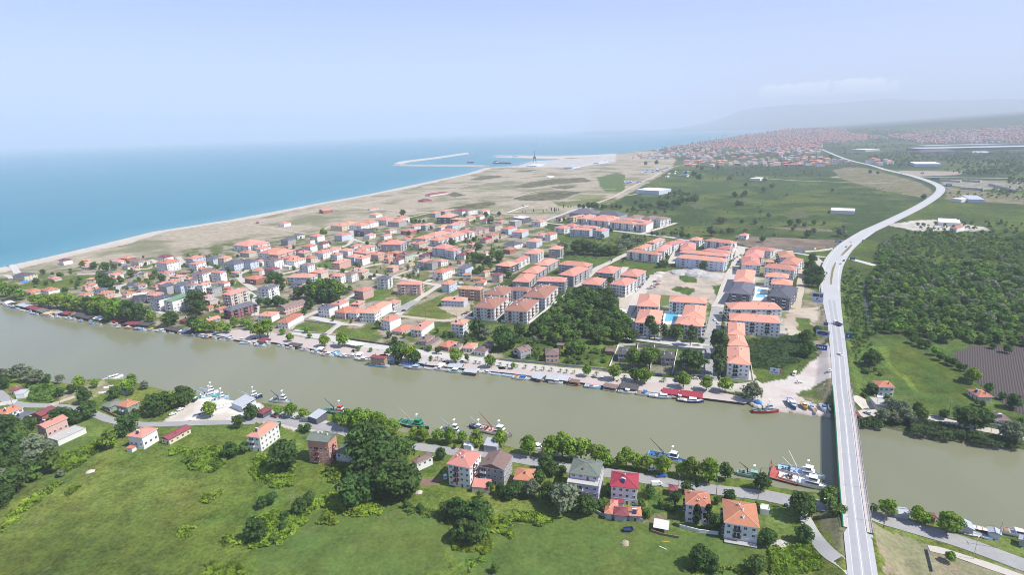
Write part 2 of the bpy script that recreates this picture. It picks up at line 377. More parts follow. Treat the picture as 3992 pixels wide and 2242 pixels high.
# village floor: yards, gardens and pale tracks
paint([(-40,720),(60,695),(250,662),(400,640),(590,608),(800,585),(1000,560),(1150,530),(1330,545),(1400,590),(1420,640),(1290,690),(1190,760),(1180,850),(1560,905),(1560,935),(1200,920),(900,880),(600,845),(300,810),(100,780),(-40,745)], (0.115,0.145,0.0432), (.34,.29,.22), .6, sc_='s', lo=.42, hi=.56)
paint([(140,520),(500,430),(960,410),(980,450),(900,500),(700,530),(400,560),(220,540)], GRASS2, GRASS, .9, 'A')
for poly in ([(320,915),(450,850),(750,885),(660,975)], [(1400,790),(1500,690),(1780,590),(1990,590),(1900,650),(1700,720),(1900,800),(1780,830),(1500,815)], [(1060,570),(1290,550),(1320,600),(1180,650),(1000,660)], [(1240,590),(1540,600),(1560,560),(1680,510),(1580,640),(1420,680)],
             [(770,905),(1100,930),(1180,960),(1080,1040),(860,1010),(700,960)], [(540,330),(700,270),(730,340),(640,350)]): paint(poly, (0.105,0.165,0.0324), (0.15,0.17,0.0432), .9, 'B')
for poly in ([(1290,420),(1480,345),(1650,400),(1600,450),(1400,445)], [(1060,370),(1200,320),(1260,400),(1120,395)], [(1800,450),(2100,430),(2190,470),(1900,490)], [(750,350),(1000,330),(900,370)]): paint(poly, (.25,.22,.13), (0.15,0.17,0.0504), .6, 'B')
paint([(1880,600),(2000,580),(2000,860),(1720,730)], (.4,.33,.25), None, .2, 'B')
paint([(1500,850),(2412,870),(2412,1180),(1900,1110),(1660,990)], (0.12,0.165,0.036), (0.08,0.12,0.0288), .9, 'B')
# scrub corridor behind the new blocks
paint([(430,110),(1060,30),(1300,30),(1250,180),(1060,240),(880,330),(520,260)], (0.07,0.11,0.0252), (0.13,0.16,0.036), 1, 'C')
paint([(520,230),(800,230),(1040,225),(900,320),(780,340)], (0.095,0.145,0.0324), None, .9, 'C')
paint([(940,310),(1060,290),(1400,310),(1600,350),(1300,400),(1000,350)], (0.09,0.13,0.0288), None, .9, 'C')
paint([(100,880),(900,950),(1080,900),(1060,1060),(950,1140),(900,1290),(400,1260),(0,1210),(0,900)], (0.075,0.115,0.0252), (0.14,0.18,0.036), 1, 'C')
# big green meadow
paint([(1490,535),(1600,480),(1700,430),(1850,440),(2050,445),(2250,450),(2335,470),(2320,505),(2210,560),(2130,600),(2060,612),(1900,600),(1700,610),(1560,600)], (0.045,0.080,0.02), (0.105,0.135,0.03), 1, sc_='m', lo=.36, hi=.66)
for poly in ([(1640,1240),(1800,1190),(2000,1200),(2350,1330),(1900,1400)], [(900,1240),(1300,1230),(1400,1330),(1100,1360)]): paint(poly, (0.06,0.1,0.0252), None, .9, 'K')
for poly in ([(1440,270),(1700,230),(1850,300),(1800,360),(1500,380)], [(-100,150),(180,110),(300,170),(100,230)], [(600,60),(900,40),(1000,90),(700,100)]): paint(poly, (.115,.115,.06), (0.085,0.12,0.0324), .9, 'Q')
paint([(680,640),(1100,660),(1900,690),(2300,720),(2412,690),(2250,800),(1700,870),(1300,850),(860,800),(680,760)], BROWN, (.24,.19,.14), .5, 'Q')
paint([(1100,500),(1900,520),(2412,560),(2412,590),(1700,560)], (.19,.16,.12), None, .6, 'Q')
for poly in ([(110,1180),(330,1150),(680,1170),(840,1180),(600,1190)], [(540,1270),(700,1245),(1150,1270),(1000,1290)]): paint(poly, (.36,.30,.24), None, .3, 'L')
paint([(160,1090),(330,1062),(500,1060),(900,1160),(1200,1240),(1340,1340),(1320,1440),(600,1300),(260,1190)], (0.16,0.165,0.0648), (.24,.20,.14), .8, 'L')
paint([(1500,1280),(1900,1340),(2412,1380),(2412,1500),(1500,1440)], (0.15,0.165,0.0648), (.26,.21,.15), .7, 'L')
paint([(1440,1200),(2412,1230),(2412,1330),(1900,1320),(1450,1260)], (.30,.27,.23), (.2,.19,.14), .4, 'L')
paint([(930,1100),(1700,1110),(1640,1150),(1100,1170)], (.33,.27,.22), None, .3, 'L')
paint([(2230,566),(2290,556),(2350,552),(2480,572),(2510,590),(2400,592),(2320,584)], (.5,.46,.41), (.4,.37,.32), .05)
# building site between the housing blocks
paint([(1240,560),(1330,400),(1600,360),(2050,395),(1990,640),(1870,705),(1780,640),(1220,600)], (.47,.385,.305), (.36,.31,.26), .15, 'C')
for poly in ([(1570,425),(1740,410),(1740,490),(1600,480)], [(1490,560),(1540,520),(1720,545),(1660,605)], [(1880,520),(1970,500),(1970,560),(1900,640)]): paint(poly, (0.08,0.13,0.0288), None, 1, 'C')
paint([(1000,600),(1230,560),(1120,830),(1070,940),(1000,800)], (.46,.40,.33), None, .1, 'C')
# ground around the blocks (paved yards)
paint([(1100,980),(1150,740),(1200,590),(1840,640),(1830,1010)], (.33,.32,.28), (0.12,0.15,0.0432), .4, 'C')
paint([(1960,1400),(2000,600),(2100,250),(2300,140),(2560,180),(2560,960),(2230,1000),(2260,1420)], (.42,.39,.35), (0.18,0.19,0.0792), .3, 'C')
paint([(960,1090),(1800,1130),(1800,1380),(930,1290)], (0.1,0.14,0.036), (.26,.24,.17), .8, 'C')
paint([(0,1000),(260,970),(350,1000),(520,1150),(300,1250),(60,1330),(-340,1290),(-320,1000)], (0.05,0.08,0.0194), (0.095,0.13,0.0288), 1, 'E')
paint([(170,740),(320,640),(330,450),(480,560),(540,700),(550,1140),(470,1170),(420,850),(300,830),(200,990)], (.36,.30,.22), (0.12,0.16,0.0432), .6, 'E')
paint([(160,780),(250,760),(420,740),(520,760),(430,880),(220,990),(180,990)], (.47,.40,.32), (.38,.31,.24), .1, 'E')
paint([(280,820),(400,830),(420,890),(300,960)], (0.1,0.15,0.0324), None, .9, 'E')
# road side greens, wood floor, fields east of the road
paint([(700,420),(900,380),(1000,330),(1050,120),(1250,0),(2412,0),(2412,1100),(1500,1060),(1000,1000),(900,1010),(760,1000),(690,700)], (0.045,0.075,0.0173), (0.1,0.14,0.0324), 1, 'E', sc_='m')
paint([(700,380),(860,360),(900,600),(950,860),(920,1040),(850,1447),(790,1447),(730,1000),(680,650)], (0.12,0.175,0.036), (0.07,0.11,0.0252), 1, 'E')
paint([(860,1010),(1200,1010),(1900,1060),(1880,1130),(1700,1160),(1500,1250),(2412,1600),(2412,1750),(780,1700),(820,1300)], (0.11,0.165,0.0346), (0.085,0.13,0.0288), .9, 'E')
paint([(1140,1090),(1200,1050),(1350,1100),(1500,1180),(1700,1290),(1850,1400),(2000,1600),(1500,1560),(1230,1330),(1150,1200)], (0.065,0.105,0.0194), (0.1,0.135,0.0252), .8, 'E')
paint([(1050,1100),(1120,1090),(1180,1260),(1420,1500),(1360,1500),(1150,1290)], (0.15,0.21,0.036), None, .9, 'E')
paint([(1740,1160),(1910,1080),(2140,1080),(2600,1100),(2600,1800),(2300,1700),(1980,1440),(1840,1300)], (.08,.066,.062), (.10,.082,.075), .1, 'E', sharp=True)
# quay promenade soil, yard by the bridge
paint([(1050,1440),(1000,1370),(1840,1420),(1960,1440),(2260,1430),(2390,1450),(2392,1500),(1500,1560)], (.46,.41,.37), None, .05, 'C')
paint([(0,160),(180,110),(330,0),(380,-70),(420,-80),(450,160),(330,180),(200,240),(250,270),(420,330),(425,400),(90,360),(0,350),(-120,300),(-100,200)], (.52,.465,.43), (.47,.40,.37), .03, 'I')
paint([(205,240),(330,185),(445,160),(435,330),(350,290),(250,265)], (0.105,0.15,0.0324), (.24,.22,.13), .9, 'I')
# south bank
paint([(0,560),(350,380),(640,400),(880,450),(700,620),(450,830),(250,860),(0,1000)], (0.12,0.165,0.036), (0.09,0.13,0.0288), .9, 'F')
paint([(440,170),(700,140),(760,200),(560,300),(400,300)], (.30,.26,.17), (0.17,0.18,0.0612), .6, 'F')
paint([(1080,420),(1200,330),(1350,240),(1560,270),(1719,300),(1719,410),(1300,420)], (.62,.58,.52), (.5,.45,.38), .02, 'F')
paint([(0,310),(130,340),(300,370),(560,440),(560,500),(300,480),(0,420)], (.46,.42,.37), None, .03, 'G')
paint([(0,1150),(300,1050),(600,1000),(900,960),(1000,1010),(1300,1120),(1250,1447),(0,1447)], (0.085,0.125,0.0288), (0.1,0.14,0.0324), .55, 'G', sc_='m')
# darker, browner grass blended in softly towards the lower left
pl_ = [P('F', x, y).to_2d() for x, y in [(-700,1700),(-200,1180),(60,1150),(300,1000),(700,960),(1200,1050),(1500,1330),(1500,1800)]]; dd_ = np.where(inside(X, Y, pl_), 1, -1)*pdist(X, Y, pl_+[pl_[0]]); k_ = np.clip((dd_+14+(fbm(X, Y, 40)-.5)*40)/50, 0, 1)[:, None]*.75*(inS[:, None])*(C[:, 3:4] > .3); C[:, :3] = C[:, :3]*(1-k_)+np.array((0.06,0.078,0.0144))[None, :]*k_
for poly in ([(100,480),(330,470),(350,560),(260,640),(60,600)], [(1090,640),(1270,660),(1230,790),(1070,780)]): paint(poly, (0.075,0.13,0.0252), (0.12,0.17,0.036), 1, 'G')
paint([(1090,790),(1240,800),(1210,850),(1080,840)], (.20,.14,.10), None, .2, 'G')
paint([(560,1080),(640,1070),(760,1085),(740,1100),(650,1110),(600,1180),(580,1170),(620,1110)], (.24,.16,.11), None, .2, 'H')
paint([(870,1040),(1100,1060),(1110,1200),(1040,1190),(930,1140),(870,1090)], (.19,.15,.10), (0.12,0.15,0.036), .6, 'H')
paint([(900,890),(1100,900),(1100,1040),(880,1040)], (0.07,0.12,0.0252), (0.12,0.16,0.036), 1, 'H')
paint([(-500,1200),(-100,1120),(560,1050),(1719,1250),(1719,1447),(-200,1600)], (.10,.14,.0324), (.085,.125,.0288), .55, 'H', sc_='m')
paint([(0,880),(60,890),(440,960),(440,1000),(60,930),(0,925)], (.47,.43,.39), None, .05, 'I')
paint([(0,990),(120,990),(230,1000),(200,1200),(0,1300)], (0.12,0.165,0.036), None, .8, 'I')
paint([(280,1030),(500,1040),(530,1100),(530,1390),(500,1410),(420,1280)], (.16,.16,.085), (.2,.18,.11), .7, 'I')
paint([(690,1150),(800,1170),(1080,1250),(1720,1430),(1720,1500),(760,1500)], (.27,.21,.15), (.20,.19,.11), .5, 'I')
paint([(840,1060),(1720,1240),(1720,1330),(1100,1160)], (0.13,0.16,0.0396), None, .7, 'I')
# beach sand along the open coast
k = land & (sdc < 46+(vnoise(X, Y, 60)-.5)*26) & (RR.ravel() < 3600); tb = st(sdc[k][:, None]+(n2[k]-.5)*40, 10, 48); C[k, :3] = lerp((.52,.47,.41), (.46,.41,.345), tb); C[k, 3] = .05
k = land & (sdc < 25) & (RR.ravel() >= 3600); C[k, :3] = (.42,.37,.31); C[k, 3] = 0
k = (~land) | (Z < .12); C[k, :3] = (.15,.13,.09); C[k, 3] = 0
k = (C[:, 3] > .4) & land; C[k, :3] *= np.where(inS[k], 1.1, .88)[:, None]
# harbour platform
paint([(1010,815),(1540,818),(1700,785),(1890,770),(2060,765),(2412,745),(2412,800),(2040,850),(1500,848),(1190,848),(1000,830)], (.46,.445,.42), (.38,.36,.33), 0, 'J')
paint([(1280,738),(1900,730),(2412,715),(2412,745),(1890,765),(1300,752)], (.47,.43,.37), None, .05, 'J')
bump_ = (fbm(X, Y, 5)-.5)*C[:, 3]*.5*np.clip((900-RR.ravel())/600, 0, 1)
Z = Z+np.where(Z > 1.2, np.maximum(np.clip(bump_, -.3, .05), -.3), 0)
# drop what lies far under water
ZG = Z.reshape(NR, NA)
def gz(x, y):
    """height of the finished ground at a point"""
    r = math.hypot(x, y); a = math.atan2(x, y); fi = min(max(math.log(max(r, 110)/110)/math.log(44000/110)*(NR-1), 0), NR-1.001); fj = min(max((a-R(-60))/R(120)*(NA-1), 0), NA-1.001)
    i, j = int(fi), int(fj); u, v = fi-i, fj-j; return float((ZG[i,j]*(1-v)+ZG[i,j+1]*v)*(1-u)+(ZG[i+1,j]*(1-v)+ZG[i+1,j+1]*v)*u)
keep = (Z > -1.4).reshape(NR, NA); q = keep[:-1,:-1] | keep[1:,:-1] | keep[:-1,1:] | keep[1:,1:]
ii, jj = np.nonzero(q); a = ii*NA+jj; F4 = np.stack([a, a+NA, a+NA+1, a+1], 1)
used = np.zeros(len(X), bool); used[F4.ravel()] = True; rem = np.cumsum(used)-1; F4 = rem[F4]
me = bpy.data.meshes.new('ground'); nv = int(used.sum()); me.vertices.add(nv); me.vertices.foreach_set('co', np.stack([X, Y, Z], 1)[used].ravel())
me.loops.add(F4.size); me.loops.foreach_set('vertex_index', F4[:, ::-1].ravel().astype(np.int32)); me.polygons.add(len(F4)); me.polygons.foreach_set('loop_start', (np.arange(len(F4))*4).astype(np.int32))
me.polygons.foreach_set('use_smooth', np.ones(len(F4), bool))
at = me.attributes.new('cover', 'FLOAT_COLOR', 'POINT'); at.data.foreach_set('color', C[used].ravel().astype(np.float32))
me.update(); me.validate()
GM = bpy.data.materials.new('soil_and_grass'); GM.use_nodes = True; t = GM.node_tree; b = t.nodes['Principled BSDF']; b.inputs['Roughness'].default_value = .95; b.inputs['Specular IOR Level'].default_value = .1
N = t.nodes.new; L = t.links.new
an = N('ShaderNodeAttribute'); an.attribute_name = 'cover'; geo = N('ShaderNodeNewGeometry')
def nse(s, d=5, r=.7):
    n = N('ShaderNodeTexNoise'); n.inputs['Scale'].default_value = s; n.inputs['Detail'].default_value = d; n.inputs['Roughness'].default_value = r; L(geo.outputs['Position'], n.inputs['Vector']); return n.outputs[0]
def rng(x, a, b_, c, d):
    n = N('ShaderNodeMapRange'); L(x, n.inputs[0]); [setattr(n.inputs[i+1], 'default_value', v) for i, v in enumerate((a, b_, c, d))]; return n.outputs[0]
def mth(op, x, y):
    n = N('ShaderNodeMath'); n.operation = op
    for i, v in enumerate((x, y)):
        if isinstance(v, (int, float)): n.inputs[i].default_value = v
        else: L(v, n.inputs[i])
    return n.outputs[0]
veg = an.outputs['Alpha']
h1 = N('ShaderNodeHueSaturation'); L(an.outputs['Color'], h1.inputs['Color'])
# tufts: fine light and dark mottling that grows with the plant cover
v1 = rng(nse(.55, 6, .75), .32, .68, -.5, .5); v2 = rng(nse(.09, 4), .35, .65, -.32, .32)
L(mth('ADD', 1.0, mth('ADD', mth('MULTIPLY', v1, mth('ADD', mth('MULTIPLY', veg, .8), .14)), mth('MULTIPLY', v2, mth('ADD', mth('MULTIPLY', veg, .7), .18)))), h1.inputs['Value'])
L(rng(nse(.035, 3), .35, .65, .485, .515), h1.inputs['Hue'])
# scattered dark weeds and bare spots
mx = N('ShaderNodeMixRGB'); L(h1.outputs[0], mx.inputs[1]); mx.inputs[2].default_value = (.045,.06,.022, 1)
L(mth('MULTIPLY', rng(nse(.33, 3), .60, .66, 0, .6), veg), mx.inputs[0])
m3 = N('ShaderNodeMixRGB'); L(mx.outputs[0], m3.inputs[1]); m3.inputs[2].default_value = (.24,.20,.13, 1)
L(mth('MULTIPLY', rng(nse(.06, 6, .7), .60, .70, 0, .40), veg), m3.inputs[0])
L(m3.outputs[0], b.inputs['Base Color'])
bm = N('ShaderNodeBump'); bm.inputs['Distance'].default_value = .8; L(nse(.8, 4), bm.inputs['Height']); L(mth('MULTIPLY', veg, .55), bm.inputs['Strength']); L(bm.outputs[0], b.inputs['Normal'])
me.materials.append(GM); structure(put('ground', me))

# ---------------------------------------------------------------- water
def water(name, c_lo, c_hi, rough, bs, nsc, ext=None):
    M = bpy.data.materials.new(name); M.use_nodes = True; t = M.node_tree; b = t.nodes['Principled BSDF']; N = t.nodes.new; L = t.links.new
    g = N('ShaderNodeNewGeometry'); n = N('ShaderNodeTexNoise'); n.inputs['Scale'].default_value = nsc; n.inputs['Detail'].default_value = 4
    mp = N('ShaderNodeMapping'); mp.inputs['Scale'].default_value = (1, .35, 1); mp.inputs['Rotation'].default_value = (0, 0, .5); L(g.outputs['Position'], mp.inputs[0]); L(mp.outputs[0], n.inputs['Vector'])
    mr = N('ShaderNodeMapRange'); mr.inputs[1].default_value = .3; mr.inputs[2].default_value = .7; L(n.outputs[0], mr.inputs[0])
    mx = N('ShaderNodeMixRGB'); mx.inputs[1].default_value = (*c_lo, 1); mx.inputs[2].default_value = (*c_hi, 1); L(mr.outputs[0], mx.inputs[0])
    src = mx.outputs[0]
    if ext:
        at = N('ShaderNodeAttribute'); at.attribute_name = 'depth'; m2 = N('ShaderNodeMixRGB'); m2.inputs[1].default_value = (*ext, 1); L(at.outputs['Fac'], m2.inputs[0]); L(src, m2.inputs[2]); src = m2.outputs[0]
    L(src, b.inputs['Base Color']); b.inputs['Roughness'].default_value = rough; b.inputs['IOR'].default_value = 1.33; b.inputs['Specular IOR Level'].default_value = .5
    n2 = N('ShaderNodeTexNoise'); n2.inputs['Scale'].default_value = bs[0]; n2.inputs['Detail'].default_value = 3; L(g.outputs['Position'], n2.inputs['Vector'])
    bm = N('ShaderNodeBump'); bm.inputs['Strength'].default_value = bs[1]; bm.inputs['Distance'].default_value = bs[2]; L(n2.outputs[0], bm.inputs['Height']); L(bm.outputs[0], b.inputs['Normal'])
    return M
split = [p.to_2d() for p in DP([(-900,740),(0,715),(642,700),(1287,600),(2576,500),(3400,480)], 0)]
SEAM = water('sea_water', (.010,.165,.215), (.017,.195,.245), .32, (.12,.35,.5), .004, ext=(.07,.24,.28))
RIVM = water('river_water', (.185,.190,.118), (.225,.224,.138), .16, (.35,.3,.2), .009)
def flat(name, pts, M, z=0):
    mb = MB(); mb.face([(p[0], p[1], z) for p in pts]); o = mb.obj(name, M); return structure(o)
# the sea is laid out in bands off the coast so that the shallows can be paler
sx = np.concatenate([np.linspace(-60000, -3000, 30), np.linspace(-2950, 3000, 240), np.linspace(3100, 40000, 60)]); sy = np.concatenate([np.linspace(300, 4500, 200), 4600*np.exp(np.linspace(0, math.log(44000/4600), 60))])
SX, SY = np.meshgrid(sx, sy); SXf, SYf = SX.ravel(), SY.ravel(); dd = pdist(SXf, SYf, coast); inl = inside(SXf, SYf, north_poly)
spl = [(p[0], p[1]) for p in split]; ysp = np.interp(SXf, [p[0] for p in spl], [p[1] for p in spl]); okv = (SYf > ysp) & ~(inl & (dd > 900))
nx, ny = len(sx), len(sy); OK = okv.reshape(ny, nx); qq = OK[:-1,:-1] & OK[1:,:-1] & OK[:-1,1:] & OK[1:,1:]; ii, jj = np.nonzero(qq); a = ii*nx+jj
me = bpy.data.meshes.new('sea'); me.from_pydata(np.stack([SXf, SYf, 0*SXf], 1).tolist(), [], np.stack([a, a+1, a+nx+1, a+nx], 1).tolist())
dp = np.clip((dd-5)/110, 0, 1)**.7; at = me.attributes.new('depth', 'FLOAT', 'POINT'); at.data.foreach_set('value', dp.astype(np.float32)); me.materials.append(SEAM); me.update(); structure(put('sea', me))
flat('river', [Vector((-3000, -300)), Vector((3000, -300))]+[Vector((p[0], p[1]-6)) for p in split[::-1]], RIVM, .0)
# ---------------------------------------------------------------- roads, tracks, paving
ASPH = mat('worn_asphalt', (.43,.425,.43), .9, [(.05,.5,(.48,.475,.475)), (.4,.4,(.38,.375,.38)), (.02,.3,(.5,.49,.485))])
ASPD = mat('grey_asphalt', (.31,.305,.305), .9, [(.08,.6,(.40,.385,.37)), (.5,.4,(.25,.245,.245))])
LANE = mat('dusty_street', (.50,.455,.40), .95, [(.06,.6,(.43,.385,.33)), (.5,.35,(.56,.52,.47))])
TRACK = mat('sandy_track', (.47,.395,.30), .95, [(.08,.6,(.40,.34,.26)), (.6,.3,(.52,.45,.36))])
CLAY = mat('orange_clay_track', (.50,.31,.20), .95, [(.05,.5,(.47,.35,.25))])
PAVE = mat('pink_grey_paving', (.47,.395,.365), .9, [(.1,.6,(.42,.36,.33)), (.8,.35,(.53,.46,.43))])
PALEC = mat('pale_concrete', (.52,.50,.47), .9, [(.15,.5,(.46,.44,.41))])
LINE = mat('road_paint', (.72,.72,.70), .8, [(1.2,.5,(.55,.55,.54))])
_lift = [0]
def lift():
    _lift[0] += 1; return .06+.005*(_lift[0] % 41)
def ribbon(pts, widths, z=None):
    """a strip of road along pts; returns left and right edges"""
    l, r = [], []
    for i, p in enumerate(pts):
        a = pts[max(i-1,0)]; b = pts[min(i+1,len(pts)-1)]; d = (b-a).to_2d()
        d = d.normalized() if d.length > 1e-6 else Vector((1,0)); n = Vector((-d[1], d[0])); w_ = widths[i]/2
        zz = p[2] if z is None else z
        l.append(Vector((p[0]+n[0]*w_, p[1]+n[1]*w_, zz))); r.append(Vector((p[0]-n[0]*w_, p[1]-n[1]*w_, zz)))
    return l, r
def lay(name, l, r, M):
    n = len(l); me = bpy.data.meshes.new(name); me.from_pydata([tuple(v) for v in l]+[tuple(v) for v in r], [], [(n+i, n+i+1, i+1, i) for i in range(n-1)]); me.materials.append(M); me.update()
    return structure(put(name, me))
def road(c, pts, wd, M=LANE, name='street', smooth=4):
    z = GZ+lift(); pp = [(P(c, x, y), wd) for x, y in pts]
    if smooth and len(pp) > 2: pp = smooth_path(pp, smooth)
    rw = [w_*(1+.10*math.sin(i*1.7+wd)) if M in (TRACK, LANE, CLAY) else w_ for i, (_, w_) in enumerate(pp)]
    dz = z-GZ; dense = []
    for (p, w_), (q, _) in zip(pp, pp[1:]):
        n_ = max(1, int((q-p).length/9)) if p.length < 1500 else 1
        dense += [(p.lerp(q, t/n_)) for t in range(n_)]
    dense.append(pp[-1][0]); sw = np.interp(np.linspace(0, 1, len(dense)), np.linspace(0, 1, len(rw)), rw)
    l, r = ribbon(dense, list(sw), z)
    for e in (l, r):
        for k in range(len(e)): e[k] = Vector((e[k][0], e[k][1], max(gz(e[k][0], e[k][1]), GZ if e[k].length < 4000 else -9)+dz))
    return lay(name, l, r, M)
# promenade paving and the road behind it
QUAY = NBANK[10:33]
qz = GZ+.05
ql = [P('D', x, y-1.0, GZ) for x, y in NBANK[11:24]]
PROM_B = [(1900,1005),(1800,985),(1700,968),(1560,949),(1478,938),(1287,913),(1201,903),(1000,880),(843,862),(690,838),(640,826)]
pb = [P('D', x, y) for x, y in PROM_B]
mb = MB(); mb.face([(p[0], p[1], qz) for p in ql]+[(p[0], p[1], qz) for p in pb[::-1]]); structure(mb.obj('pavement', PAVE))
road('B', [(330,945),(540,985),(700,1010),(880,1055),(1290,1110),(1540,1145),(1980,1200),(2412,1265)], 10, PALEC, 'street')
road('C', [(-5,1262),(400,1305),(900,1360),(1500,1415),(1900,1440),(2150,1470),(2350,1440)], 10.5, LANE, 'street')
for c, wd, M, pts in (
 ('B',8,LANE,[(180,420),(400,372),(560,352),(860,385),(1280,430),(1500,475),(1720,512),(1900,522),(2120,535)]), ('B',7,LANE,[(860,385),(1000,345),(1230,295),(1480,235),(1640,190)]),
 ('B',7,LANE,[(1720,512),(1600,590),(1450,690),(1330,790)]), ('B',6,TRACK,[(1320,798),(1500,820),(1750,845),(1880,830),(1990,770)]), ('B',7,LANE,[(300,925),(430,820),(560,765),(640,720)]),
 ('B',8,PALEC,[(510,815),(640,840),(800,880)]), ('B',6,LANE,[(660,975),(740,910),(810,880),(1000,890)]), ('B',6,LANE,[(830,655),(920,600),(960,570)]), ('B',11,ASPD,[(1310,770),(1390,720),(1500,660)]),
 ('B',6,LANE,[(540,270),(600,250),(680,230)]), ('B',6,LANE,[(1480,235),(1600,240)]), ('B',6,TRACK,[(1280,430),(1480,360)]), ('B',6,LANE,[(1650,450),(1600,480)]),
 ('M',7,LANE,[(1885,560),(1900,680),(1850,770),(1700,840),(1500,960),(1300,1065)]), ('M',7,LANE,[(1905,690),(2100,745),(2412,750)]),
 ('M',5,TRACK,[(-200,535),(0,492),(230,460),(540,395),(1300,262),(1750,190),(1900,165),(2412,80)]), ('M',5,TRACK,[(230,460),(600,512),(1200,612)]), ('M',5,TRACK,[(1200,612),(1400,570),(1560,480)]),
 ('M',9,TRACK,[(1750,175),(2100,205),(2412,222)]), ('N',9,TRACK,[(0,232),(300,250),(730,278)]), ('N',6,TRACK,[(720,280),(400,350),(270,372)]), ('N',4,TRACK,[(300,250),(560,205),(900,125),(960,110)]),
 ('J',7,TRACK,[(0,1197),(400,1120),(750,1080),(1100,1010),(1450,962)]), ('J',11,CLAY,[(1450,962),(1700,912),(2000,866)]), ('J',14,PALEC,[(2000,866),(2200,812),(2412,778)]),
 ('J',6,TRACK,[(1440,1140),(1700,1070),(2100,1060),(2412,1055)]), ('O',9,ASPH,[(-20,448),(80,412),(350,312),(640,203)]), ('O',9,TRACK,[(640,203),(900,132),(1250,0)]),
 ('K',9,TRACK,[(0,1395),(250,1262),(450,1170),(560,1100),(700,1052),(820,1035)]), ('K',9,PALEC,[(820,1035),(1000,970),(1250,915),(1600,862)]), ('K',7,PALEC,[(1780,1195),(2100,1215),(2412,1230)]),
 ('K',7,TRACK,[(70,1400),(200,1385),(330,1350)]), ('O',8,LANE,[(0,440),(110,440),(400,468)]), ('O',10,ASPH,[(1160,560),(1500,600),(1830,640),(2100,670),(2400,722),(2650,760)]),
 ('O',9,LANE,[(590,1447),(880,1178),(1100,1068),(1400,918)]), ('O',8,LANE,[(1620,605),(1830,545),(2150,440)]), ('C',10,LANE,[(1480,310),(1560,180),(1650,105)]),
 ('C',11,LANE,[(2150,150),(2100,300),(2030,450),(1980,600),(1920,720)]), ('C',11,ASPD,[(1925,715),(1890,900),(1855,1100),(1845,1415)]), ('C',13,PALEC,[(1050,985),(1200,1010),(1500,1050),(1850,1100)]),
 ('C',10,LANE,[(1330,430),(1220,560),(1130,700),(1090,850),(1080,985)]), ('C',8,LANE,[(930,500),(1020,400),(1060,340)]),
 ('Q',9,ASPH,[(660,800),(870,835)]), ('Q',9,LANE,[(1300,872),(1600,888),(1900,878),(2200,842),(2420,765)]), ('E',7,LANE,[(150,190),(430,235),(610,258)]), ('E',9,LANE,[(440,250),(510,330),(528,500),(545,650)]),
 ('E',9,PALEC,[(770,262),(900,295),(1015,328)]), ('E',8,TRACK,[(300,300),(322,420),(310,520),(290,620),(265,730)]), ('E',8,TRACK,[(180,760),(350,742),(530,728)]), ('L',5,TRACK,[(0,1225),(400,1240),(900,1252)]), ('L',11,ASPH,[(1100,1172),(1700,1182),(2500,1195)]),
 ('F',6,ASPD,[(-60,200),(0,235),(70,290),(200,312),(340,315),(500,330),(640,372),(750,412),(940,440),(1300,432),(1560,425),(1719,422)]), ('F',5,TRACK,[(340,310),(420,282),(540,240)]), ('F',7,PALEC,[(-30,310),(110,285)]),
 ('G',7.5,ASPD,[(-5,420),(100,395),(300,440),(450,457),(600,492),(720,540),(900,578),(1050,588),(1180,602),(1300,620),(1500,632),(1719,662)]), ('H',8,ASPD,[(-5,664),(200,700),(430,745),(600,760),(850,800),(1100,842),(1300,872),(1719,922)]),
 ('I',9,ASPD,[(-10,918),(200,960),(440,1000),(560,1030),(760,1072),(1000,1140),(1300,1230),(1760,1400)]), ('I',5,PALEC,[(240,1030),(300,1180),(400,1340),(500,1447),(560,1520)]), ('I',7,LANE,[(1040,385),(1200,420),(1400,462),(1760,535)]),
 ('I',9,LANE,[(590,320),(660,305),(720,330)]), ('I',8,LANE,[(610,372),(680,365),(750,360)]), ('I',4,LANE,[(1080,1272),(1250,1312),(1740,1480)]),
 ('R',6,LANE,[(870,430),(1080,440),(1200,400),(1220,320),(1150,290)]), ('R',6,LANE,[(0,520),(200,512),(430,520)]), ('R',7,LANE,[(650,880),(620,760),(700,700),(880,640)]), ('R',6,LANE,[(1600,680),(1750,600),(1900,620),(2100,560)]),
 ('R',7,LANE,[(1580,250),(1650,330),(1600,400)]), ('R',7,LANE,[(2200,420),(2050,400),(1980,330)]), ('R',6,LANE,[(1700,880),(1850,850)]), ('R',9,PALEC,[(1050,1060),(1250,1080),(1400,1130)]), ('A',8,LANE,[(2400,560),(2280,470),(2240,420),(2330,370)]), ('A',7,PALEC,[(2300,560),(2400,640),(2400,800)]),
 ('A',8,PALEC,[(60,330),(110,325),(165,400)]), ('A',6,LANE,[(-50,430),(60,420),(110,450)])):
    road(c, pts, wd, M)
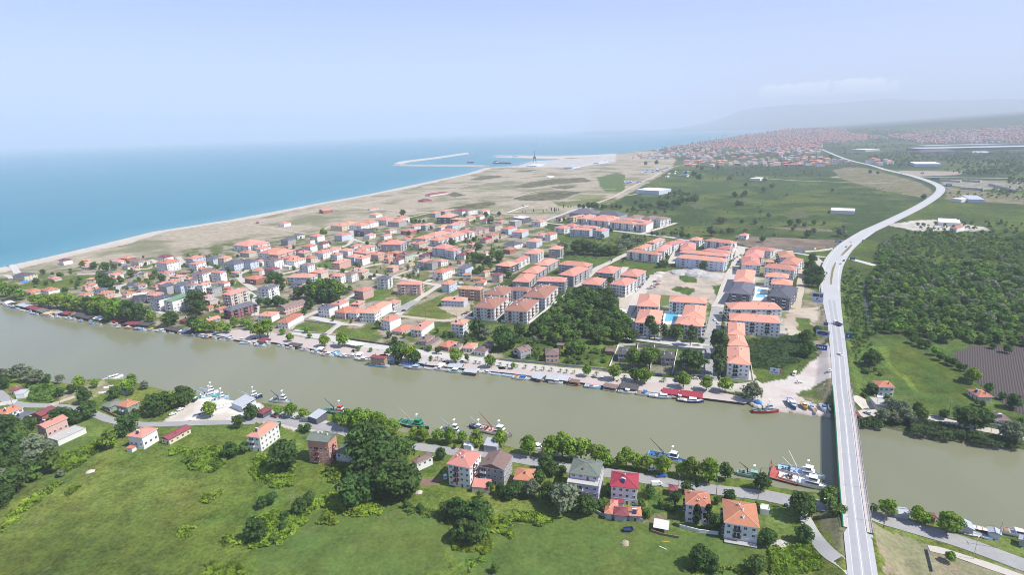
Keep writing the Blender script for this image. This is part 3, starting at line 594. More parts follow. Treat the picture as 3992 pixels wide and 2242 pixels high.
# highway over the bridge
hp = [p+Vector((0, 0, .10)) for p, _ in hws]; hwid = [w_ for _, w_ in hws]
bw = [(7.0 if iS-1 <= i <= iN else w_) for i, w_ in enumerate(hwid)]
l, r = ribbon(hp, bw); lay('road', l, r, ASPH)
p2 = [p+Vector((0, 0, .09)) for p, _ in hws2]; l, r = ribbon(p2, [w_ for _, w_ in hws2]); lay('road', l, r, ASPH)
def offset(pts, off): return [(a*(.5+o)+b*(.5-o)) for a, b, o in zip(*ribbon(pts, [2*abs(x) if abs(x) > .01 else .02 for x in off]), [.5 if x >= 0 else -.5 for x in off])]
def stripe(pts, wd, dash=None, name='road_marking'):
    up = [p+Vector((0, 0, .02)) for p in pts]
    if not dash:
        l, r = ribbon(up, [wd]*len(up)); return lay(name, l, r, LINE)
    mb = MB(); s = 0.; on, offl = dash
    for i in range(len(up)-1):
        a, b = up[i], up[i+1]; Ls = (b-a).length; d = (b-a)/Ls; n = Vector((-d[1], d[0], 0))*wd/2; t = 0.
        while t < Ls:
            ph = (s+t) % (on+offl)
            if ph < on:
                e = min(t+on-ph, Ls); p, q = a+d*t, a+d*e; mb.face([p-n, q-n, q+n, p+n]); t = e+1e-3
            else: t += on+offl-ph+1e-3
        s += Ls
    return structure(mb.obj(name, LINE))
WORN = mat('tyre_worn_asphalt', (.35,.347,.36), .85, [(.06,.6,(.40,.395,.405)), (.5,.4,(.31,.31,.32))])
for off_ in (-1.75, 1.75):
    mid = [p+Vector((0, 0, .012)) for p in offset(hp[:iN+26], [off_]*len(hp[:iN+26]))]; l, r = ribbon(mid, [2.3]*len(mid)); lay('road', l, r, WORN)
stripe(hp[:iN+10], .2); stripe(offset(hp[:iN+24], [3.15]*(iN+24)), .13); stripe(offset(hp[:iN+24], [-3.15]*(iN+24)), .13)
iw = [i for i, w_ in enumerate(hwid) if w_ > 17][0]; stripe(offset(hp[iw:], [7.6]*len(hp[iw:])), .3); stripe(offset(hp[iw:], [-7.4]*len(hp[iw:])), .3); stripe(p2, .5, (9, 12))
MEDK = mat('median_kerb', (.50,.48,.46), .9)
MEDG = mat('median_grass', (.14,.15,.06), .95, [(.4,.7,(.25,.21,.12))])
for pts, zz in (([(585,580),(598,582),(606,480),(622,380),(648,292),(640,281),(606,345),(588,440)], 3.12), ([(678,237),(704,236),(770,175),(803,130),(793,120),(740,170)], 2.95)):
    w_ = [P('E', x, y, zz) for x, y in pts]; cx = sum(w_, Vector())/len(w_); mb = MB(); mb.prism([(p[0], p[1]) for p in w_], zz-.6, zz+.15, 0); mb.face([tuple(cx+(p-cx)*.9)[:2]+(zz+.16,) for p in w_], 1); structure(mb.obj('median', [MEDK, MEDG]))
# quay edge and the sloping yard
WQ = mat('quay_wall', (.30,.28,.26), .95, [(.5,.6,(.2,.18,.16))])
mb = MB(); qs = [P('D', x, y, 0) for x, y in NBANK[11:24]]
for i in range(len(qs)-1):
    a, b = qs[i], qs[i+1]; d = (b-a).normalized(); n = Vector((-d[1], d[0], 0))
    if n[1] > 0: n = -n
    mb.prism([(a+n*.5)[:2], (b+n*.5)[:2], (b-n*3)[:2], (a-n*3)[:2]][::(1 if n.cross(d)[2] > 0 else -1)], -1, GZ+.04)
structure(mb.obj('quay', WQ))

# ---------------------------------------------------------------- bridge
PINKK = mat('footway_concrete', (.50,.44,.41), .9, [(.3,.5,(.56,.50,.46))]); GREENR = mat('green_railing', (.03,.30,.18), .5); REDR = mat('red_grey_railing', (.42,.38,.38), .5)
br = empty('bridge', hws[(iS+iN)//2][0]); br.location[2] = 0; bo = Vector(br.location)
tag(br, None, 'bridge', label='long concrete road bridge with green railing crossing the olive river')
span = hp[iS-1:iN+2]; sp0 = [p-bo for p in span]
def sweep(name, offs, z0, z1, M, parent=br, pth=sp0):
    mb = MB(); la, ra = ribbon(pth, [2]*len(pth)); 
    e = [[(m_+(a-m_)*o) for a, m_ in zip(la, pth)] for o in offs]
    for i in range(len(pth)-1):
        a, b, c, d = e[0][i], e[1][i], e[1][i+1], e[0][i+1]
        bz, tz = z0, z1
        A = [Vector((p[0], p[1], p[2]+bz)) for p in (a, b, c, d)]; B = [Vector((p[0], p[1], p[2]+tz)) for p in (a, b, c, d)]
        mb.face([B[0], B[3], B[2], B[1]] if offs[0] > offs[1] else B); mb.face(A)
        mb.face([A[0], A[3], B[3], B[0]]); mb.face([A[1], B[1], B[2], A[2]])
    return mb.obj(name, M, parent)
sweep('deck', (4.85, -5.45), -1.5, -.06, mat('bridge_concrete', (.34,.33,.32), .9, [(.4,.5,(.27,.26,.25))]))
sweep('footway', (4.95, 3.52), -.05, .2, PINKK); sweep('footway', (-3.52, -5.5), -.05, .2, PINKK)
def railing(off, M):
    mb = MB(); la, _ = ribbon(sp0, [2]*len(sp0)); pts = [m_+(a-m_)*off for a, m_ in zip(la, sp0)]
    for i in range(len(pts)-1):
        a, b = pts[i]+Vector((0,0,.2)), pts[i+1]+Vector((0,0,.2)); n = max(2, int((b-a).length/2.2))
        for hgt, r_ in ((1.05, .07), (.7, .035), (.38, .035)): mb.bar(a+Vector((0,0,hgt)), b+Vector((0,0,hgt)), r_)
        for k in range(n): q = a.lerp(b, k/n); mb.bar(q, q+Vector((0,0,1.05)), .05)
        d = (b-a).normalized(); nn = Vector((-d[1], d[0], 0))*.06; mb.face([a-nn, b-nn, b-nn+Vector((0,0,.3)), a-nn+Vector((0,0,.3))])
    return mb.obj('railing', M, br)
railing(4.98, GREENR); railing(-5.53, REDR); sweep('edge_beam', (5.2, 5.0), -1.2, .3, GREENR); sweep('edge_beam', (-5.56, -5.8), -1.2, .3, REDR)
for k in range(1, 6):
    i = int(k/6*(len(sp0)-1)); p = sp0[i]; q = sp0[i+1]; d = (q-p).normalized(); n = Vector((-d[1], d[0], 0)); mb = MB()
    for s in (-3, 3):
        c = p+n*s; mb.bar((c[0], c[1], -3), (c[0], c[1], p[2]-2.2), .6, n=10)
    a, b = p+n*4.8, p-n*5.4; mb.prism([(a-d*.7)[:2], (b-d*.7)[:2], (b+d*.7)[:2], (a+d*.7)[:2]], p[2]-2.3, p[2]-1.52); mb.obj('pier', CONC, br)
for i, sgn in ((iS-1, -1), (iN+1, 1)):
    p = hp[i]; d = (hp[iN]-hp[iS]).normalized(); n = Vector((-d[1], d[0], 0)); c = p+d*sgn*1.2-bo; mb = MB(); mb.prism([(c-n*5.5-d)[:2], (c-n*5.5+d)[:2], (c+n*4.9+d)[:2], (c+n*4.9-d)[:2]], -2, p[2]-.3); mb.obj('abutment', CONC, br)
# ---------------------------------------------------------------- haze over the whole coast
HZ = bpy.data.materials.new('summer_haze'); HZ.use_nodes = True; t = HZ.node_tree; t.nodes.clear()
o_ = t.nodes.new('ShaderNodeOutputMaterial'); v_ = t.nodes.new('ShaderNodeVolumePrincipled'); v_.inputs['Color'].default_value = (.80,.87,1,1); v_.inputs['Density'].default_value = 1.05e-4; v_.inputs['Anisotropy'].default_value = 0
t.links.new(v_.outputs[0], o_.inputs['Volume'])
mb = MB(); mb.box(-62000, 62000, -500, 62000, -6, 1500); hz = mb.obj('haze', HZ); structure(hz, 'stuff'); hz['label'] = 'pale blue summer haze over the coast and the far town'
# farthest ridge
mb = MB(); FR = cv('K', [(-400,680),(300,650),(700,605),(1050,540),(1250,480),(1380,430),(1500,385),(1650,360),(1800,345),(2100,322),(2412,315)])+cv('L', [(300,300),(450,285),(600,268),(800,252),(1000,262),(1300,275),(1700,268),(2100,255),(2500,262),(3200,240)])
rows = []
for x, y in FR:
    u = (x*1.5497-1996)/FOC; v = -(y*1.5497-1121)/FOC; d = Fw+u*Rc+v*Uc; hlen = math.hypot(d[0], d[1]); dx, dy = d[0]/hlen, d[1]/hlen; e = d[2]/hlen
    rows.append([(dx*rad, dy*rad, max(0, CAM_H+e*25000-GZ)*f) for rad, f in ((17500, .0), (20500, .22), (23000, .62), (25000, 1.), (28500, .7), (34000, 0))])
for i in range(len(rows)-1):
    for j in range(5): mb.face([rows[i][j], rows[i+1][j], rows[i+1][j+1], rows[i][j+1]])
structure(mb.obj('hills', mat('wooded_hill', (.045,.075,.04), .95, [(.002,.6,(.08,.10,.05))]), smooth=True))
# ---------------------------------------------------------------- buildings
def _winmesh():
    mb = MB()
    for a in ((-.5,-.42,0,1),(.42,.5,0,1),(-.42,.42,0,.07),(-.42,.42,.93,1),(-.03,.03,.07,.93)): mb.box(a[0],a[1],-.07,.02,a[2],a[3],0)
    return mb
W_FR = _winmesh().mesh('window_frame', FRAME)
mb = MB(); mb.box(-.42,.42,-.035,.02,.07,.93,0); W_PN = mb.mesh('pane', GLASS)
mb = _winmesh(); mb.box(-.42,.42,-.035,.02,.07,.93,1); W_ALL = mb.mesh('window', [FRAME, GLASS])
mb = MB(); mb.box(-.5,-.44,-.05,.02,0,1,0); mb.box(.44,.5,-.05,.02,0,1,0); mb.box(-.44,.44,-.05,.02,.94,1,0); mb.box(-.44,.44,-.03,.02,0,.94,1); DOOR = mb.mesh('door', [FRAME, mat('brown_door', (.12,.07,.045), .6)])
def _balc(rail, wallish):
    mb = MB(); mb.box(-1.5,1.5,-1.25,0,-.16,0,0)
    mb.box(-1.5,1.5,-1.25,-1.19,0,.95,1); mb.box(-1.5,-1.44,-1.19,0,0,.95,1); mb.box(1.44,1.5,-1.19,0,0,.95,1)
    mb.box(-1.15,-.1,-.04,.02,.02,2.1,2); mb.box(.1,1.15,-.04,.02,.02,2.1,2)
    return mb.mesh('balcony', [wallish, rail, GLASS])
BALC = {'l': _balc(RAIL, WHITE), 'd': _balc(DKRAIL, WHITE), 'w': _balc(WHITE, WHITE), 'm': _balc(mat('maroon_rail', (.25,.06,.07), .6), WHITE)}
CHIM = {}
for k_, m_ in (('w', WALL['w']), ('o', WALL['r']), ('g', CONC)):
    mb = MB(); mb.box(-.35,.35,-.3,.3,-1,1.0,0); mb.box(-.42,.42,-.37,.37,1.0,1.12,0); mb.box(-.2,.2,-.15,.15,1.12,1.3,1); CHIM[k_] = mb.mesh('chimney', [m_, DARKM])
mb = MB(); mb.box(-.9,.9,-1.0,.1,0,.06,0); [mb.face([(-.85,-.95,.1),(.85,-.95,.1),(.85,.1,1.2),(-.85,.1,1.2)],0)]; SOLP = mb.mesh('collector_panel', BLUEP)
mb = MB(); mb.bar((-.95,.25,1.45),(.95,.25,1.45),.33,0,n=10); mb.bar((-.7,.25,0),(-.7,.25,1.3),.04); mb.bar((.7,.25,0),(.7,.25,1.3),.04); SOLT = mb.mesh('hot_water_tank', WHITE)
mb = MB(); mb.bar((0,0,0),(0,0,.5),.05); mb.prism([(.0+.45*math.cos(i*.785),.45*math.sin(i*.785)) for i in range(8)], .45, .55, 0); DISH = mb.mesh('satellite_dish', WHITE)
RIDGEM = {k_: mat('ridge_'+k_, c_, .85) for k_, c_ in dict(o=(.66,.33,.23), u=(.40,.2,.15), d=(.16,.15,.16)).items()}
STW = {1: 'single-storey', 2: 'two-storey', 3: 'three-storey', 4: 'four-storey', 5: 'five-storey', 6: 'six-storey'}
BLD = []
def roof_mesh(rc, W, D, H, kind, pitch=.36, th=.18):
    """kind: hip, gable, mono, flat; local eave rectangle W x D centred on 0, eave height H"""
    x, y = W/2, D/2; mb = MB(); along = W >= D
    if kind == 'flat':
        mb.box(-x, x, -y, y, H, H+.16, 0); mb.box(-x, x, -y, -y+.18, H+.16, H+.5, 0); mb.box(-x, x, y-.18, y, H+.16, H+.5, 0); mb.box(-x, -x+.18, -y+.18, y-.18, H+.16, H+.5, 0); mb.box(x-.18, x, -y+.18, y-.18, H+.16, H+.5, 0)
        return mb, H+.2, (lambda px, py: H+.16)
    if kind == 'mono':
        r = min(D*.16, 2.2); mb.face([(-x,-y,H),(x,-y,H),(x,y,H+r),(-x,y,H+r)][::-1]); mb.face([(-x,-y,H+th),(x,-y,H+th),(x,y,H+r+th),(-x,y,H+r+th)])
        mb.face([(-x,-y,H),(x,-y,H),(x,-y,H+th),(-x,-y,H+th)]); mb.face([(x,-y,H),(x,y,H+r),(x,y,H+r+th),(x,-y,H+th)]); mb.face([(x,y,H+r),(-x,y,H+r),(-x,y,H+r+th),(x,y,H+r+th)]); mb.face([(-x,y,H+r),(-x,-y,H),(-x,-y,H+th),(-x,y,H+r+th)])
        return mb, H+r, (lambda px, py: H+th+(py+y)/D*r)
    s = min(x, y); r = s*pitch
    ridge = (max(x-s, 0), 0) if along else (0, max(y-s, 0))
    if kind == 'gable': ridge = (x, 0) if along else (0, y)
    e = [(-x,-y),(x,-y),(x,y),(-x,y)]
    B = [(p[0],p[1],H) for p in e]; T = [(p[0],p[1],H+th) for p in e]
    for i in range(4): j = (i+1) % 4; mb.face([B[i],B[j],T[j],T[i]], 1)
    mb.face(B[::-1], 1)
    A_ = (-ridge[0], -ridge[1], H+th+r); C_ = (ridge[0], ridge[1], H+th+r)
    if along:
        mb.face([T[0],T[1],C_,A_]); mb.face([T[2],T[3],A_,C_]); mb.face([T[1],T[2],C_]); mb.face([T[3],T[0],A_]); hips = [(T[0],A_),(T[3],A_),(T[1],C_),(T[2],C_),(A_,C_)]
    else:
        mb.face([T[1],T[2],C_,A_]); mb.face([T[3],T[0],A_,C_]); mb.face([T[0],T[1],A_]); mb.face([T[2],T[3],C_]); hips = [(T[0],A_),(T[1],A_),(T[2],C_),(T[3],C_),(A_,C_)]
    for p, q in hips:
        if (Vector(p)-Vector(q)).length > .5: mb.bar(Vector(p)+Vector((0,0,.02)), Vector(q)+Vector((0,0,.02)), .13, 2)
    if kind == 'gable': zf = (lambda px, py: H+th+r*(1-abs(py)/y)) if along else (lambda px, py: H+th+r*(1-abs(px)/x))
    else: zf = lambda px, py: H+th+min((x-abs(px)), (y-abs(py)), s)/s*r
    return mb, H+r, zf
def volume(root, cx, cy, W, D, H, z0, st, rc, wc, rk, style, dist, ov=.5):
    """one wing of a building: wall, roof, windows, balconies as children of root, centred on local (cx, cy)"""
    mat_r = ROOF[rc]; mat_w = WALL[wc]; w_, d_ = W-2*ov, D-2*ov; x, y = w_/2, d_/2
    mb = MB(); mb.box(cx-x, cx+x, cy-y, cy+y, z0-.6, H, 0)
    n = max(1, int(round(st)))
    fh = (H-z0)/max(st, .6)
    if st >= 2 and style != 'x':
        for k in range(1, n):
            zz = z0+fh*k-(fh*(1-(st-int(st))) if st-int(st) > .2 else 0)
            if zz > z0+1: mb.box(cx-x-.05, cx+x+.05, cy-y-.05, cy+y+.05, zz-.12, zz, 1)
    mb.obj('wall', [mat_w, mat('trim_'+wc, tuple(min(.8, v*1.12) for v in mat_w.node_tree.nodes['RGB'].outputs[0].default_value[:3]) if 'RGB' in mat_w.node_tree.nodes else (.7,.7,.7), .9)], root)
    rm, top, zf = roof_mesh(rc, W, D, H, rk)
    if cx or cy: rm.v = [(a+cx, b+cy, c) for a, b, c in rm.v]
    rim = WHITE if rc in 'oOkub' else ROOF['s'] if rc in 'gv' else mat_r
    roof = rm.obj('roof', [mat_r, rim, RIDGEM['o'] if rc in 'oOk' else RIDGEM['u'] if rc == 'u' else mat_r if rc in 'rcnq' else RIDGEM['d']], root)
    if rk == 'gable':
        g = MB(); r_ = min(W, D)/2*.36*.93
        if W >= D:
            for s in (-1, 1): g.face([(cx+s*x, cy-s*y, H-.02),(cx+s*x, cy+s*y, H-.02),(cx+s*x, cy, H+.15+r_)])
        else:
            for s in (-1, 1): g.face([(cx-x*-s, cy+s*y, H-.02),(cx+x*-s, cy+s*y, H-.02),(cx, cy+s*y, H+.15+r_)])
        g.obj('gable', mat_w, root)
    rz = root.rotation_euler[2]; cs, sn = math.cos(rz), math.sin(rz); tocam = Vector((-root.location[0], -root.location[1])).normalized()
    near = dist < 360
    rg = random.Random(int(root.location[0]*7+root.location[1]*13))
    for sd_, (nx_, ny_, ln, rot) in enumerate(((0,-1,w_,0),(1,0,d_,math.pi/2),(0,1,w_,math.pi),(-1,0,d_,-math.pi/2))):
        if style == 'x': break
        wn_ = Vector((nx_*cs-ny_*sn, nx_*sn+ny_*cs)); f_ = wn_.dot(tocam)
        if f_ < .05: continue
        if dist > 900 and f_ < .5: continue
        ncol = max(1, int(round(ln/(3.3 if dist < 600 else 4.2)))); ncol = min(ncol, 10)
        bal = [c for c in range(ncol) if style in 'adbm' and (c % 3 == 1 or (ncol <= 2 and c == 0 and sd_ == 0))]
        if style == 'h' and sd_ == 0 and ncol >= 2 and rg.random() < .55: bal = [rg.randrange(ncol)]
        blind = style == 'h' and not near and sd_ in (1, 3) and rg.random() < .3
        if blind: continue
        for k in range(n):
            zz = z0+fh*k-(fh*(1-(st-int(st))) if st-int(st) > .2 else 0)
            if zz < z0-.2: continue
            for c in range(ncol):
                u = (c+.5)/ncol*ln-ln/2
                lx, ly = cx+nx_*x+(-ny_)*u, cy+ny_*y+nx_*u
                if c in bal and k >= 1:
                    me_ = BALC['d' if style == 'd' else 'm' if style == 'm' else 'w' if rg.random() < .3 else 'l']; sx_ = min(1.25, ln/ncol/3.05)
                    put('balcony', me_, root, (lx, ly, zz+.05), rot, (sx_, 1, 1)); continue
                if k == 0 and sd_ == 0 and c == ncol//2 and dist < 600 and st > 0.9:
                    put('door', DOOR, root, (lx, ly, z0+.02), rot, (1.1, 1, 2.15)); continue
                if dist > 600 and rg.random() < .25: continue
                ww, wh = (1.35, 1.3) if ncol > 1 else (1.2, 1.2)
                if near:
                    o = put('window', W_FR, root, (lx, ly, zz+.95), rot, (ww, 1, wh)); put('pane', W_PN, o)
                else: put('window', W_ALL, root, (lx, ly, zz+.9), rot, (ww*1.1, 1, wh*1.1))
    if rk in ('hip', 'gable') and style != 'x' and dist < 1100:
        for k in range(1 if style == 'h' else 3):
            px, py = (rg.uniform(-.3, .3)*W, rg.uniform(-.3, .3)*D); put('chimney', CHIM['w' if style != 'h' else 'o' if rg.random() < .5 else 'g'], roof, (cx+px, cy+py, zf(px, py)-.1), rg.choice((0, 0, .8)))
        if style in 'hm' and rg.random() < (.3 if dist > 360 else .6):
            px, py = (rg.uniform(-.2, .2)*W, -.25*D); h_ = empty('solar_heater', (cx+px, cy+py, zf(px, py)+.05), rg.uniform(-.5, .5)); h_.parent = root; put('collector_panel', SOLP, h_); put('hot_water_tank', SOLT, h_)
    elif rk in ('flat', 'mono') and style in 'ha' and dist < 700 and W*D > 60:
        put('satellite_dish', DISH, roof, (cx+.2*W, cy, zf(.2*W, 0)), 0)
    return roof
def rect3(c, pts, z):
    a, b, cc = (P(q[0], q[1], q[2], z) if len(q) == 3 else P(c, q[0], q[1], z) for q in pts)
    ux = (b-a); W = ux.length; ux /= W; uy = Vector((-ux[1], ux[0], 0)); D = (cc-b).dot(uy)
    if D < 0: uy = -uy; D = -D; a, b = b, a; ux = -ux
    ctr = a+ux*W/2+uy*D/2
    return Vector((ctr[0], ctr[1], 0)), W, max(D, 3.0), math.atan2(ux[1], ux[0])
def hash_(s): return sum((i+3)*ord(ch) for i, ch in enumerate(s))
def building(row, kind='house', z0=GZ, extra='', label=None, group=None, lim=None):
    t = row.split(); c = t[0]; v = list(map(float, t[1:7])); st = float(t[7]); rc = t[8][0]; rk = {'G': 'gable', 'M': 'mono', 'F': 'flat', 'H': 'hip'}.get(t[8][1:2]); wc = t[9]; style = t[10] if len(t) > 10 else ('a' if kind == 'apartment_block' else 'h')
    if kind == 'house' and rc == 'o' and hash_(row) % 100 < 16: rc = 'O'
    H = max(st*2.9+.35, 2.4)
    ctr, W, D, rz = rect3(c, ((v[0],v[1]),(v[2],v[3]),(v[4],v[5])), z0+H)
    mx = lim or (26 if kind == 'house' else 75)
    W = min(W, mx*1.2); D = min(D, mx)
    if kind == 'house': D = max(D, W*.55, 5.5); W = max(W, 5.5)
    dist = ctr.length
    if rk is None: rk = 'flat' if rc in 'wft' else 'mono' if rc in 'sn' else 'hip'
    if rk == 'mono' and W*D < 1: rk = 'flat'
    root = empty(kind, (ctr[0], ctr[1], z0), rz)
    volume(root, 0, 0, W, D, H, 0, st, rc, wc, rk, style, dist, ov=.55 if rk in ('hip', 'gable') else .12)
    n = int(math.ceil(st-.01)); kw = dict(house='house', apartment_block='apartment block', shed='shed', warehouse='hall', villa='villa', boathouse='boathouse', outbuilding='outbuilding').get(kind, kind.replace('_', ' '))
    long_ = 'long ' if max(W, D) > 2.1*min(W, D) else 'big ' if (kind == 'house' and W*D > 260) else 'small ' if (kind == 'house' and W*D < 75) else ''
    rw = ROOFWORD[rc]+(' flat' if rk == 'flat' else ' gabled' if rk == 'gable' else ' sloping' if rk == 'mono' else ' hipped')+' roof'
    look = f"{long_}{STW.get(n, 'tall')} {WALLWORD[wc]} {kw} with {rw}"
    if kind in ('shed', 'warehouse', 'outbuilding'): look = f"{long_}{WALLWORD[wc]} {kw} with {rw}"
    tag(root, look, kw.split()[-1] if kind != 'apartment_block' else 'apartment building', group or {'house': 'houses of the riverside village', 'apartment_block': 'blocks of the housing estates', 'villa': 'dark roofed villas'}.get(kind), label)
    BLD.append((root, W, D, H)); return root
def rows(txt, kind, **k):
    return [building(r, kind, **k) for r in txt.strip().split('\n') if r.strip()]
APTS = '''
O 475 285 865 300 880 250 4 g g
O 865 305 1250 335 1420 297 4 g g
O 470 350 545 358 700 305 3 o y
O 595 372 745 380 880 318 4 o w m
O 745 385 1095 418 1130 375 4 o w m
O 870 345 1185 380 1235 350 4 o w
O 1110 425 1480 462 1520 430 4 o w m
O 1290 385 1620 420 1670 398 4 o w
O 1525 462 1690 472 1840 420 4 o w m
O 1365 355 1500 368 1600 325 3 b w
O 1600 365 1740 380 1830 335 3 b w
O 1770 385 1910 400 2045 360 4 b w
O 235 512 400 530 490 500 3 o w
O 400 470 540 498 625 470 3 o w
O 485 540 800 558 835 533 4 o b
O 630 498 900 525 950 503 3 o w
O 865 560 990 572 1100 533 4 o b
O 1370 882 1870 945 1945 915 3.6 o w m
O 1480 835 1620 852 1785 785 4 o w
O 1690 742 1810 755 1980 690 4 o w
O 1800 878 1970 890 2090 790 4 o w
O 1930 760 2060 785 2165 700 4 o w
C 1530 252 1985 297 2010 266 4 k b
C 1560 203 2005 246 2025 222 4 k b
C 1570 180 1720 185 1790 120 3 o w
Q 180 712 610 768 675 735 4 o w d
Q 390 835 590 858 600 815 3 o w
Q -60 705 110 718 165 680 3 o w
Q 150 865 560 925 585 888 3 o w
Q 870 845 1230 888 1305 853 3 o w
Q 805 965 1090 985 1100 880 4 o w
Q 770 1095 1070 1110 1090 992 4 o w
Q 1365 978 1625 988 1515 895 3.6 o w d
Q 1360 1075 1640 1105 1640 1000 3.6 o w
Q 1110 1135 1600 1190 1640 1130 3.6 o w
Q 1125 1275 1490 1310 1535 1250 4 k w d
Q 1220 1395 1565 1425 1575 1345 4 k w d
Q 635 1360 955 1385 1000 1190 4 k w
Q 1130 1050 1285 1055 1290 1028 2 k w
T 1770 250 2110 285 2135 105 4 g d
E 0 612 215 640 225 530 4 g d
C 2045 740 2537 742 2525 678 4 k w d
C 2036 842 2523 875 2518 805 4 k w d
T 1757 900 2035 925 2005 725 4 k w d
T 1750 1072 2085 1090 2040 925 4 k w d
T 1740 1350 2115 1390 2100 1108 3.6 k w d
T 325 455 685 475 735 290 4 k w d
T 300 715 700 745 740 530 4 k w d
T 830 385 1425 425 1430 335 4 k w d
T 1035 630 1400 660 1430 460 4 k w d
T 920 735 1360 785 1375 660 4 k w d
N 1725 1105 1965 1130 2085 1065 3 o d
N 1960 1055 2090 1065 2330 970 3 o w
S 785 395 1060 408 1175 283 3 o g
S 940 250 1190 270 1305 168 3 o g
S 1130 130 1350 150 1490 50 3 o g
S 1505 285 1755 315 1945 180 4 o g
S 1505 125 1960 170 2025 112 4 o g
S 1165 390 1620 405 1635 335 4 o g
S 1870 430 2165 455 2240 350 3.6 o g
O 890 1215 1170 1240 1285 1140 3.6 o g
O 1270 1260 1550 1290 1675 1190 4 o g
C 905 500 1060 522 1135 455 4 o w
O 150 850 340 858 385 812 4 o g
C 105 215 240 220 300 178 4 o w
M 25 785 270 808 385 718 3 o w
M 330 790 420 797 515 745 3 o w
M 410 912 590 925 790 845 3 o w
M 580 935 740 945 890 860 3 o p
M 930 850 2060 860 2335 795 3 o w
M 860 1297 1255 1302 1330 1245 3 o b
N 735 830 950 850 1110 800 4 o b
N 940 865 1080 885 1180 848 4 o b
N 615 635 790 655 985 582 3 o w
N 890 655 1060 670 1245 600 3 o w
N 1125 580 1320 597 1380 568 3 o w
N 870 555 1040 575 1110 543 3 o w
N 460 680 640 695 755 655 3 o w
N 690 705 840 720 975 672 3 o w
N -70 780 250 782 360 728 4 o g
N 180 1405 560 1412 605 1368 4 o p
B 1122 452 1235 456 1278 428 4 g w
B 1890 545 2105 560 2115 532 4 o k
N 805 350 1020 357 1150 310 4 o d
N 1035 385 1225 395 1300 368 3.6 t r
N 1290 540 1420 560 1555 508 3 b p
A 2080 598 2165 608 2300 545 5 o e
A 2090 738 2165 757 2375 675 3 g m d
B 0 545 110 552 160 508 4 g w
'''
APTS = APTS.replace('M 930 850 2060 860 2335 795 3 o w', 'M 1930 850 2060 860 2335 795 3 o w')
VILLAS = '''
T 25 1205 225 1222 240 1120 2 v g a
T 365 1222 545 1237 560 1150 2 v g a
T 700 1265 930 1282 955 1185 2 v g a
T 1040 1300 1250 1312 1260 1205 2 v g a
'''
